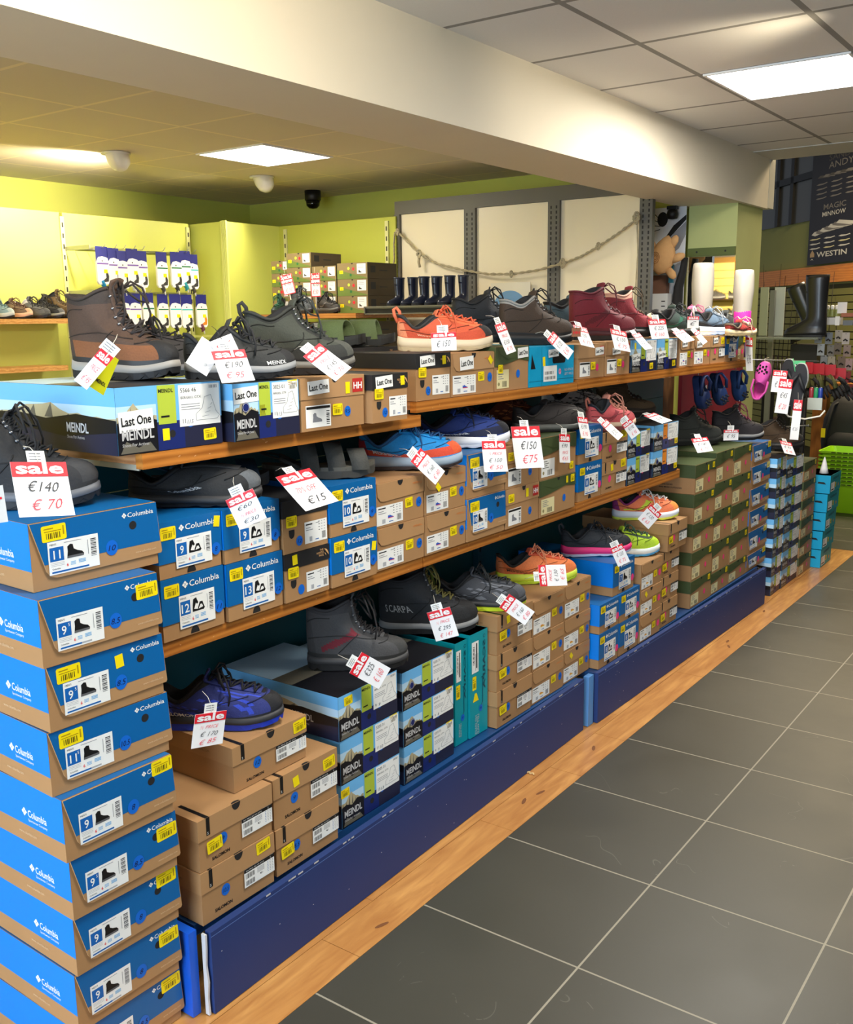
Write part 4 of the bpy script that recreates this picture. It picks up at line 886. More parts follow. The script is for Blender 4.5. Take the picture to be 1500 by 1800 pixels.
    grid = [[S(2 * PI * i / NT, j / NS) for i in range(NT)] for j in range(NS + 1)]
    for j in range(NS):
        for i in range(NT):
            nm, m = zone(2 * PI * (i + .5) / NT, (j + .5) / NS)
            mb = parts.setdefault(nm, (MB(), {}))[0]; idx = parts[nm][1]; f = []
            for (a, b) in ((i, j), (i + 1, j), (i + 1, j + 1), (i, j + 1)):
                a %= NT
                if (a, b) not in idx: idx[(a, b)] = len(mb.v); mb.v.append(tuple(grid[b][a]))
                f.append(idx[(a, b)])
            mb.f.append(tuple(f)); mb.mi.append(mb.m(m)); mb.sm.append(True)
    # lining going down inside
    ml = MB(); rings = [(1.0, 0), (.90, .004), (.84, -.002), (.82, -.028), (.80, -.05)]
    c0 = Vector(((cx0 + cx1) / 2 * L - cent, 0, 0)); vs = []
    for sc_, dz in rings:
        for i in range(NT):
            p = grid[NS][i]; q = c0 + (Vector((p.x, p.y, 0)) - c0) * sc_; vs.append((q.x, q.y, p.z + dz))
    fs = [(r * NT + i, r * NT + (i + 1) % NT, (r + 1) * NT + (i + 1) % NT, (r + 1) * NT + i) for r in range(len(rings) - 1) for i in range(NT)] + [tuple((len(rings) - 1) * NT + i for i in range(NT))]
    ml.add(vs, fs, lin_m, True); parts['lining'] = (ml, None)
    for nm, (mb, _) in parts.items():
        o = mb.build({'throat': 'tongue_base'}.get(nm, nm), e)
        if nm == 'upper': upper = o
    # stitched seams and padded collar rim
    msx = MB(); dkc = fab(tuple(int(v * .62) for v in (up))); lg_ = lambda th, s: S(th, s) + Vector((0, (-.0008 if math.sin(th) < 0 else .0008), .0008))
    for a0, s0, a1, s1 in ((.32, .34, 2.45, .50), (.30, .66, 1.5, .84), (1.2, .12, 2.2, .62)):
        for sg in (1, -1): msx.tube([lg_((a0 + (a1 - a0) * q / 10) if sg > 0 else 2 * PI - (a0 + (a1 - a0) * q / 10), s0 + (s1 - s0) * q / 10 + .05 * math.sin(PI * q / 10)) for q in range(11)], .0013, dkc, 4)
    msx.tube([lg_(PI - .95 + 1.9 * q / 14, .36 + .10 * math.sin(PI * q / 14)) for q in range(15)], .0015, dkc, 4)
    o = msx.build('seams', e); o['kind'] = 'stuff'
    mcr = MB(); mcr.tube([S(2 * PI * (i + .0) / 40, 1.0) for i in range(2, 17)] , .0045, col_m, 6); mcr.tube([S(2 * PI * i / 40, 1.0) for i in range(23, 43)], .0045, col_m, 6); mcr.build('collar_rim', e)
    # sole
    ms = MB(); mo = MB(); mm = rub(mid); om = rub(out); N = 60
    def ring(f, zf, ins=1.0):
        r = []
        for i in range(N):
            th = 2 * PI * i / N; t, x, y = outl(th); r.append((x * ins + (0 if ins == 1 else 0), y * ins * f, zf(t, i)))
        return r
    rugged = style in ('hike', 'mid', 'boot', 'winter'); lower = .52 if rugged else .24; LD = .008 if rugged else .004
    r0 = ring(.97, lambda t, i: spring(t) + zs(t) * lower * .9 - spring(t) * lower); r1 = ring(1.06, lambda t, i: spring(t) + (zs(t) - spring(t)) * .55, 1.015); r2 = ring(1.0, lambda t, i: zs(t) + .001); r3 = ring(.9, lambda t, i: zs(t) + .001, .97)
    vs = r0 + r1 + r2 + r3
    fs = [(a * N + i, a * N + (i + 1) % N, (a + 1) * N + (i + 1) % N, (a + 1) * N + i) for a in range(3) for i in range(N)] + [tuple(range(N - 1, -1, -1)), tuple(3 * N + i for i in range(N))]
    ms.add(vs, fs, mm, True); ms.build('midsole', e)
    q0 = ring(.96, lambda t, i: spring(t) + (LD if lugs and i % 3 == 0 else 0)); q1 = ring(1.0, lambda t, i: spring(t) + (LD if lugs and i % 3 == 0 else .001)); q2 = ring(1.03, lambda t, i: spring(t) + (zs(t) - spring(t)) * (lower + .04), 1.008)
    fs = [(a * N + i, a * N + (i + 1) % N, (a + 1) * N + (i + 1) % N, (a + 1) * N + i) for a in range(2) for i in range(N)] + [tuple(range(N - 1, -1, -1)), tuple(2 * N + i for i in range(N))]
    mo.add(q0 + q1 + q2, fs, om, False); mo.build('outsole', e)
    # tongue
    tm = fab(tongue) if tongue else up_m; mt = MB(); rows = []
    n = 9
    for j in range(n):
        s = .5 + .5 * min(1, j / (n - 3)); p = S(PI, s)
        if j > n - 3: p = p + Vector((.004 * (j - n + 3), 0, .0085 * (j - n + 3)))
        rows.append([(p.x + .003 - abs(a) * .005, a * .021 * k, p.z + .004 - abs(a) ** 2 * .004) for a in (-1, -.6, 0, .6, 1)])
    vs = [q for r in rows for q in r]; vs2 = [(x - .006, y, z - .002) for x, y, z in vs]
    fs = [(j * 5 + i, j * 5 + i + 1, j * 5 + i + 6, j * 5 + i + 5) for j in range(n - 1) for i in range(4)]
    K = len(vs); fs2 = [tuple(a + K for a in reversed(f)) for f in fs]
    edge = list(range(0, K, 5)) + [K - 5 + i for i in range(1, 5)] + list(range(K - 6, 0, -5)); 
    fs3 = [(edge[i], edge[i + 1], edge[i + 1] + K, edge[i] + K) for i in range(len(edge) - 1)]
    mt.add(vs + vs2, fs + fs2 + fs3, tm, True); mt.build('tongue', e)
    # laces
    if lace:
        mlc = MB(); lm = fab(lace); R_ = .0021 if style in ('low', 'run') else .0026
        tall = style in ('mid', 'boot', 'winter'); cnt = 5 if not tall else 7
        rowsL = []
        for j in range(cnt):
            s = .52 + (.93 - .52) * j / (cnt - 1); rowsL.append((S(PI - .42, s) + Vector((0, 0, .003)), S(PI, s) + Vector((.003, 0, .010)), S(PI + .42, s) + Vector((0, 0, .003))))
        for j in range(cnt):
            l, c, r = rowsL[j]; mlc.tube([l, (l + c) / 2 + Vector((0, 0, .004)), c, (c + r) / 2 + Vector((0, 0, .004)), r], R_, lm, 5)
            if j < cnt - 1:
                l2, c2, r2 = rowsL[j + 1]; m_ = (c + c2) / 2 + Vector((.001, 0, .004)); mlc.tube([l, m_, r2], R_, lm, 5); mlc.tube([r, m_ + Vector((0, 0, .001)), l2], R_, lm, 5)
        if bow:
            c = rowsL[-1][1] + Vector((.002, 0, .006)); b = bow
            for sg in (-1, 1):
                mlc.tube([c, c + Vector((.012, sg * .020, .016)) * b, c + Vector((.020, sg * .046, .004)) * b, c + Vector((.030, sg * .050, -.026)) * b, c + Vector((.022, sg * .030, -.022)) * b, c + Vector((.006, sg * .010, -.002)) * b], R_, lm, 5)
                mlc.tube([c, c + Vector((.020, sg * .016, .010)) * b, c + Vector((.034, sg * .034, -.016)) * b, c + Vector((.040, sg * .040, -.046)) * b, c + Vector((.036, sg * .043, -.070)) * b], R_, lm, 5)
            mlc.lathe([(.001, -.005), (.005, -.003), (.006, 0), (.005, .004), (.001, .006)], lm, 8, Matrix.Translation(c))
        mlc.build('laces', e)
        me_ = MB(); gm = mat('eyelet_metal', (150, 150, 152), .35, .9)
        if tall:
            for (l, c, r) in rowsL[2:]:
                for p in (l, r): me_.lathe([(.0005, -.003), (.004, -.002), (.004, .002), (.0005, .003)], gm, 8, Matrix.Translation(p))
            o = me_.build('lace_hooks', e); o['kind'] = 'stuff'
    if loop is not None:
        mp = MB(); h = S(0, .97); mp.tube([h + Vector((-.002, 0, -.018)), h + Vector((-.012, 0, .004)), h + Vector((-.014, 0, .020)), h + Vector((-.006, 0, .026)), h + Vector((.004, 0, .014)), h + Vector((.006, 0, -.004))], .003, fab(loop), 6, flat=1.8); mp.build('heel_loop', e)
    if logo:
        t_, a0, a1, s0, s1, lc = logo; g = MB(); vs, fs, tw = glyphs(t_, .010, 0)
        out_ = []
        hgt = .73
        for x, y in vs:
            u = x / tw; v = y / hgt; th = 2 * PI - (a0 + u * (a1 - a0)); s = s0 + v * (s1 - s0)
            p = S(th, s); d = Vector((0, -1, .15)); out_.append(tuple(p + d * .0022))
        g.add(out_, fs, mat('logo_%d_%d_%d' % lc, lc, .5)); g.build('side_logo', upper)
    return e

def toe_at(px_toe, py_toe, L, deg):   # centre of a shoe from the place of its toe on the ground plane
    a = math.radians(deg); return (px_toe - math.cos(a) * L * .48, py_toe - math.sin(a) * L * .48)

GU = 'shoes displayed on the upper shelf boxes'; GM = 'shoes displayed on the lower shelf boxes'; GL = 'shoes displayed on the base boxes'
def put(name, label, tx, ty, z, deg, L=.29, **kw):
    x, y = toe_at(tx, ty, L, deg); return shoe(name, label, (x, y, z + .0006), math.radians(deg), L=L, **kw)
B3 = (28, 28, 30)
put('winter_boot', 'black insulated lace-up boot standing on top of the tall leaning stack', -1.66, 1.190, 1.1505, 49, .30, style='boot', zk=.86, up=(38, 38, 40), toe=(52, 52, 54), collar=(30, 30, 32), mid=(96, 98, 104), out=B3, lace=(22, 22, 24), bow=1.2, cat='boot', sx=1.05)
put('hiking_boot', 'brown leather hiking boot with grey midsole at the near corner of the upper shelf', -1.690, 1.432, 1.3785, 15, .275, style='boot', up=(74, 54, 42), toe=(26, 26, 28), side2=(122, 74, 40), rand=(30, 30, 32), heel=(64, 50, 42), collar=(52, 42, 36), mid=(150, 146, 140), out=B3, lace=(36, 28, 26), lining=(40, 34, 30), bow=1.1, cat='boot', group=GU)
put('hiking_shoe', 'black low hiking shoe with red dashes behind the brown boot', -1.86, 1.690, 1.3712, 40, .29, style='hike', up=(52, 50, 52), toe=B3, heel=(36, 36, 38), stripe=(150, 30, 48), mid=(110, 112, 116), out=B3, lace=(24, 24, 26), tongue=(58, 54, 56), group=GU)
put('hiking_shoe', 'black low shoe whose white lettered toe shows right of a price tag', -1.602, 1.700, 1.3712, 55, .25, style='hike', up=(44, 46, 46), toe=(30, 30, 32), rand=B3, mid=(140, 142, 144), out=B3, lace=(30, 30, 32), logo=('MEINDL', 2.05, 2.5, .10, .20, (230, 230, 228)), group=GU)
put('hiking_boot', 'dark grey-green mid boot with heel loop on the upper shelf', -1.625, 1.935, 1.3712, 62, .275, style='mid', up=(62, 66, 58), toe=(76, 78, 72), side2=(48, 50, 48), rand=B3, collar=(40, 42, 38), eye=(44, 46, 44), mid=(112, 110, 104), out=B3, lace=(44, 46, 42), loop=(34, 34, 34), cat='boot', group=GU, bow=1.2)
put('trail_shoe', 'orange and black hiking shoe with tall heel loop on the upper shelf', -1.632, 2.606, 1.4055, 46, .29, style='run', up=(214, 92, 58), toe=(48, 48, 48), side2=(202, 80, 50), heel=(240, 150, 110), eye=(236, 120, 76), tongue=(234, 116, 74), mid=(222, 208, 178), out=(198, 184, 150), lace=(226, 104, 66), loop=(230, 120, 84), collar=(50, 50, 50), logo=('MERRELL', .95, 1.45, .22, .32, (238, 190, 160)), group=GU)
put('hiking_shoe', 'all-black hiking shoe right of the orange one', -1.790, 3.109, 1.4178, 58, .295, style='mid', up=(34, 36, 40), toe=(26, 27, 30), stripe=(52, 54, 60), mid=(40, 40, 42), out=B3, lace=(22, 22, 24), cat='boot', group=GU)
put('hiking_boot', 'dark brown leather boot between black and blue-grey shoes on the upper shelf', -1.650, 3.157, 1.4105, 64, .29, style='mid', up=(66, 50, 38), toe=(58, 46, 38), rand=(34, 32, 32), collar=(150, 146, 140), mid=(46, 44, 44), out=B3, lace=(34, 30, 26), cat='boot', group=GU)
put('hiking_shoe', 'blue-grey mid shoe left of the maroon boots', -1.840, 3.781, 1.4105, 66, .285, style='mid', up=(72, 94, 104), toe=(110, 130, 138), side2=(60, 78, 88), mid=(120, 138, 142), out=B3, lace=(70, 84, 92), cat='boot', group=GU, stripe=(110, 130, 138))
put('hiking_boot', 'left maroon boot of the pair on the upper shelf', -1.650, 3.678, 1.4148, 64, .30, style='boot', up=(110, 26, 40), toe=(104, 26, 38), stripe=(84, 18, 30), rand=(90, 26, 36), collar=(96, 22, 36), mid=(70, 26, 34), out=B3, lace=(92, 34, 40), cat='boot', group=GU)
put('hiking_boot', 'right maroon boot with orange-red toe on the upper shelf', -1.785, 4.183, 1.4148, 72, .29, style='boot', up=(124, 34, 44), toe=(216, 84, 62), rand=B3, collar=(214, 160, 140), mid=(44, 44, 46), out=B3, lace=(74, 60, 36), cat='boot', group=GU)
put('slip_on', 'black slip-on with cream lining behind the maroon boots', -1.800, 4.506, 1.4150, 72, .27, style='low', up=(34, 34, 36), collar=(44, 44, 44), lining=(222, 214, 186), lace=None, mid=(40, 40, 40), out=B3, group=GU)
put('hiking_shoe', 'dark green and black shoe left of the pink shoe', -1.650, 4.353, 1.4150, 72, .28, style='hike', up=(44, 60, 54), toe=(66, 74, 68), stripe=(30, 96, 74), rand=(50, 52, 50), mid=(60, 62, 60), out=B3, lace=(34, 38, 36), group=GU)
put('hiking_shoe', 'pink and plum hiking shoe on the upper shelf', -1.775, 4.907, 1.4150, 70, .27, style='hike', up=(206, 104, 146), toe=(126, 54, 92), stripe=(168, 76, 118), collar=(214, 128, 164), tongue=(214, 120, 160), mid=(196, 150, 170), out=(150, 60, 100), lace=(178, 84, 124), group=GU)
put('running_shoe', 'charcoal and black shoe behind the pink one', -1.890, 5.308, 1.4150, 72, .27, style='hike', up=(40, 50, 60), toe=(34, 36, 40), mid=(70, 70, 72), out=B3, lace=(26, 28, 32), group=GU)
put('running_shoe', 'steel blue and black runner with white sole near the end of the upper shelf', -1.655, 4.801, 1.4128, 74, .27, style='run', up=(92, 112, 132), toe=(44, 46, 50), side2=(36, 38, 42), mid=(238, 238, 238), out=(230, 230, 230), lace=(170, 176, 182), loop=(230, 230, 232), group=GU)
put('slip_on', 'plain grey shoe second from the end of the upper shelf', -1.775, 5.316, 1.4110, 80, .27, style='low', up=(84, 86, 84), toe=(76, 78, 76), collar=(120, 122, 118), mid=(70, 72, 70), out=B3, lace=None, group=GU)
put('sandal_shoe', 'red and brown laced summer shoe at the far end of the upper shelf', -1.545, 4.825, 1.4070, 79, .235, zk=.58, style='low', up=(150, 40, 34), toe=(90, 40, 30), zig=True, stripe=(70, 34, 28), eye=(98, 84, 62), mid=(226, 204, 162), out=(200, 176, 130), lace=(196, 176, 150), collar=(110, 90, 70), group=GU)
# lower shelves
put('sport_sandal', 'black closed-toe sandal with white lettering on the nearest sandal boxes', -1.585, 1.560, 1.1008, 44, .29, style='low', up=(30, 31, 33), toe=(88, 92, 96), mid=(48, 48, 50), out=B3, lace=None, logo=('Columbia', 1.35, 1.85, .35, .48, (190, 192, 194)), group=GM, stripe=(20, 21, 22), sx=1.06, zk=.85)
put('running_shoe', 'orange-soled blue running shoe with grey heel on the lower shelf', -1.572, 2.348, 1.0825, 44, .295, style='run', up=(10, 128, 196), toe=(210, 84, 40), side2=(206, 70, 44), heel=(160, 40, 50), mid=(146, 164, 182), out=(60, 50, 50), lace=(16, 70, 120), collar=(20, 80, 130), logo=('MERRELL', .75, 1.42, .20, .38, (196, 206, 216)), group=GM)
put('running_shoe', 'navy running shoe with thick white and orange sole on the lower shelf', -1.600, 2.655, 1.1102, 49, .30, style='run', up=(28, 52, 120), toe=(26, 26, 34), heel=(22, 28, 48), side2=(22, 30, 62), mid=(236, 238, 244), out=(228, 232, 240), lace=(24, 28, 44), collar=(26, 30, 48), logo=('Columbia', .85, 1.75, .26, .40, (214, 216, 222)), group=GM, zk=.95)
put('hiking_shoe', 'brown shoe with copper lines behind the navy runner', -1.785, 3.168, 1.1100, 58, .29, style='hike', up=(112, 54, 34), toe=(60, 44, 40), stripe=(196, 120, 70), zig=True, mid=(60, 52, 50), out=B3, lace=(120, 66, 40), group=GM, zk=.9)
put('slip_on', 'black loafer-like shoe with grey rim on the olive-lidded boxes', -1.600, 3.170, 1.1140, 62, .29, style='low', up=(44, 38, 36), toe=(40, 36, 34), collar=(52, 46, 44), mid=(92, 94, 90), out=B3, lace=None, group=GM, sx=1.1, zk=.9)
put('running_shoe', 'pale grey runner with black lacing and pink sole line on the lower shelf', -1.785, 3.684, 1.1192, 66, .29, style='run', up=(186, 188, 186), toe=(214, 212, 204), stripe=(52, 54, 56), zig=True, side2=(120, 122, 122), mid=(90, 92, 92), out=(214, 130, 160), lace=(40, 42, 44), collar=(40, 40, 42), group=GM)
put('hiking_shoe', 'dusty red low shoe with tan loop on the short lower shelf', -1.590, 3.560, 1.0810, 74, .25, style='hike', up=(196, 84, 88), toe=(178, 70, 76), stripe=(150, 50, 60), tongue=(214, 140, 120), collar=(30, 34, 44), mid=(214, 186, 160), out=(120, 60, 60), lace=(180, 120, 100), loop=(206, 120, 100), group=GM)
put('tall_boot', 'tall plain brown boot on the mountain print boxes', -1.790, 4.231, 1.0652, 62, .30, style='winter', up=(84, 68, 48), toe=(78, 62, 44), collar=(70, 56, 40), rand=(48, 42, 36), mid=(52, 46, 40), out=B3, lace=(40, 34, 28), bow=0, cat='boot', group=GM, sx=1.05, zk=.62)
# base boxes
put('trail_shoe', 'royal blue and black trail shoe on the top near tan box', -1.585, 1.600, .5618, 41, .295, style='hike', up=(42, 52, 120), toe=(26, 26, 30), heel=(24, 24, 30), stripe=(50, 76, 206), zig=True, rand=(30, 30, 36), mid=(46, 46, 50), out=(30, 60, 190), lace=(22, 22, 28), collar=(20, 20, 24), logo=('SALOMON', .55, 1.25, .10, .24, (222, 222, 216)), group=GL)
put('hiking_boot', 'grey and black mountain boot standing on the mountain print boxes', -1.570, 2.075, .5648, 40, .275, style='boot', up=(74, 74, 76), toe=(58, 58, 58), heel=(64, 64, 66), collar=(60, 60, 64), eye=(56, 56, 58), rand=(44, 44, 44), mid=(60, 60, 62), out=B3, lace=(26, 22, 24), stripe=(122, 36, 50), cat='boot', group=GL, bow=1.4)
put('hiking_boot', 'black boot with grey side lettering and olive laces on the teal boxes', -1.625, 2.515, .5430, 42, .31, style='boot', up=(40, 42, 46), toe=(34, 34, 36), rand=(36, 36, 38), collar=(34, 34, 38), mid=(138, 140, 142), out=B3, lace=(112, 104, 52), logo=('SCARPA', .55, 1.30, .26, .42, (176, 178, 180)), cat='boot', group=GL, bow=.9)
put('trail_shoe', 'grey and black trail shoe with lime loop and lugs', -1.560, 2.700, .5788, 40, .295, style='hike', up=(62, 64, 70), toe=(78, 80, 86), stripe=(110, 114, 122), zig=True, heel=(44, 46, 50), mid=(40, 42, 46), out=(206, 232, 40), lace=(30, 32, 34), collar=(26, 26, 28), loop=(190, 220, 110), logo=('SALOMON', .55, 1.15, .30, .42, (224, 226, 228)), group=GL)
put('running_shoe', 'orange running shoe with lime sole on the tan tuck-flap boxes', -1.600, 3.130, .5680, 45, .295, style='run', up=(240, 132, 76), toe=(238, 128, 70), heel=(244, 150, 100), mid=(208, 232, 72), out=(190, 220, 60), lace=(236, 150, 110), tongue=(222, 96, 64), collar=(34, 34, 34), logo=('MERRELL', .70, 1.45, .22, .38, (34, 28, 26)), group=GL)
put('running_shoe', 'black running shoe with hot pink sole on the deep blue box', -1.590, 3.575, .5818, 47, .285, style='run', up=(42, 46, 52), toe=(34, 36, 42), mid=(228, 48, 124), out=(196, 206, 232), lace=(28, 30, 34), loop=(52, 56, 60), collar=(34, 36, 40), group=GL)
put('trail_shoe', 'lime yellow toed trail shoe with black collar on the tan boxes', -1.580, 3.835, .5288, 50, .28, style='run', up=(186, 222, 58), toe=(196, 232, 50), heel=(34, 36, 34), mid=(232, 240, 240), out=(80, 170, 226), lace=(60, 90, 70), collar=(32, 34, 34), eye=(60, 80, 60), group=GL)
put('running_shoe', 'orange and purple running shoe with lime patch on the large tan box', -1.572, 4.020, .6488, 40, .285, style='run', up=(250, 128, 84), toe=(250, 150, 70), heel=(140, 40, 110), stripe=(206, 224, 60), mid=(226, 232, 244), out=(222, 236, 90), lace=(232, 232, 228), collar=(150, 50, 110), logo=('SALOMON', .95, 1.45, .30, .42, (30, 30, 30)), group=GL)
put('hiking_boot', 'dark grey leather boot at the left of the green-lidded stacks', -1.685, 4.830, .8812, 56, .29, style='mid', up=(56, 58, 56), toe=(62, 64, 62), collar=(48, 50, 48), rand=(48, 50, 50), mid=(44, 46, 46), out=B3, lace=(36, 38, 36), cat='boot', group=GL)
put('hiking_shoe', 'black shoe with maroon laces on top of the green-lidded stacks', -1.570, 5.130, .8772, 52, .29, style='mid', up=(42, 38, 42), toe=(36, 36, 38), mid=(128, 128, 130), out=B3, lace=(110, 34, 60), collar=(30, 28, 32), cat='boot', group=GL)
put('hiking_boot', 'brown boot with dark laces on top of the mountain print floor stacks', -1.540, 5.800, .7560, 38, .30, style='mid', up=(76, 58, 40), toe=(60, 60, 60), rand=(40, 40, 40), collar=(60, 48, 36), mid=(48, 46, 44), out=B3, lace=(34, 28, 26), cat='boot', group=GL)

# open sandals: a footbed with straps
def sandal(label, pos, ang, L=.28, base=(50, 52, 52), strap=(40, 42, 42), foot=(60, 60, 58), straps=((.30, .055), (.62, .05)), heel_strap=True, group=None, logo=None, slide=False):
    e = empty('sandal', pos, 0, (0, 0, ang)); tag(e, label, 'sandal', group); W = .104; N = 48; cent = L * .52
    def outl(th, f=1.0):
        t = (1 - math.cos(th)) / 2; sn = math.sin(th); return (L * t - cent) * (1 if f == 1 else .985), W / 2 * interp(HWT, t) * abs(sn) ** .6 * (1 if sn >= 0 else -1) * f, t
    for nm, zf, m in (('footbed', (.020, .030), rub(base)), ('outsole', (.0, .020), rub(tuple(int(v * .7) for v in base)))):
        mb = MB(); vs = []
        for z, f in ((zf[0], 1.0), (zf[1], 1.0)):
            for i in range(N):
                x, y, t = outl(2 * PI * i / N, f); vs.append((x, y, z + .012 * max(0, (t - .75) / .25) ** 2 + (.010 * max(0, (.35 - t) / .35) if z > 0.0 else 0) + (.003 if (i % 4 < 2 and z == 0) else 0)))
        mb.add(vs, [(i, (i + 1) % N, N + (i + 1) % N, N + i) for i in range(N)] + [tuple(range(N - 1, -1, -1)), tuple(range(N, 2 * N))], m, False); mb.build(nm, e)
    def band(x, h, wd, m, name='strap', lean=0):
        mb = MB(); n = 13; vs = []
        for r in (0, .004):
            for xx in (-wd / 2, wd / 2):
                for i in range(n):
                    a = PI * i / (n - 1); vs.append((x + xx + lean * math.sin(a), (W * .46 - r) * math.cos(a), .022 + (h - r) * math.sin(a) ** .7))
        fs = []
        for i in range(n - 1): fs += [(i, i + 1, n + i + 1, n + i), (2 * n + i, 3 * n + i, 3 * n + i + 1, 2 * n + i + 1), (i, 2 * n + i, 2 * n + i + 1, i + 1), (n + i, n + i + 1, 3 * n + i + 1, 3 * n + i)]
        mb.add(vs, fs, m, True); mb.build(name, e)
    for (t, h) in straps: band(L * t - cent + .06, h, .045 if not slide else .085, fab(strap), 'strap', -.012)
    if heel_strap:
        mb = MB(); pts = []
        for i in range(13):
            a = PI / 2 + PI * i / 12; pts.append((-cent + .045 + .045 * math.cos(a) - (.0), W * .36 * math.sin(a), .055 + .012 * abs(math.cos(a))))
        mb.tube(pts, .006, fab(strap), 6, flat=.4); mb.tube([pts[0], (pts[0][0] + .05, pts[0][1], .03)], .006, fab(strap), 6); mb.tube([pts[-1], (pts[-1][0] + .05, pts[-1][1], .03)], .006, fab(strap), 6); mb.build('heel_strap', e)
    return e
x, y = toe_at(-1.60, 1.985, .29, 44)
sandal('grey open sandal with thick sole on the blue boxes of the lower shelf', (x, y, 1.1040), math.radians(44), .29, (86, 84, 76), (58, 58, 54), group=GM, straps=((.22, .075), (.45, .068), (.66, .05)))
x, y = toe_at(-1.72, 1.72, .28, 50)
sandal('dark navy open sandal lying behind the black closed-toe sandal', (x, y, 1.1010), math.radians(50), .28, (28, 34, 40), (16, 50, 78), group=GM)

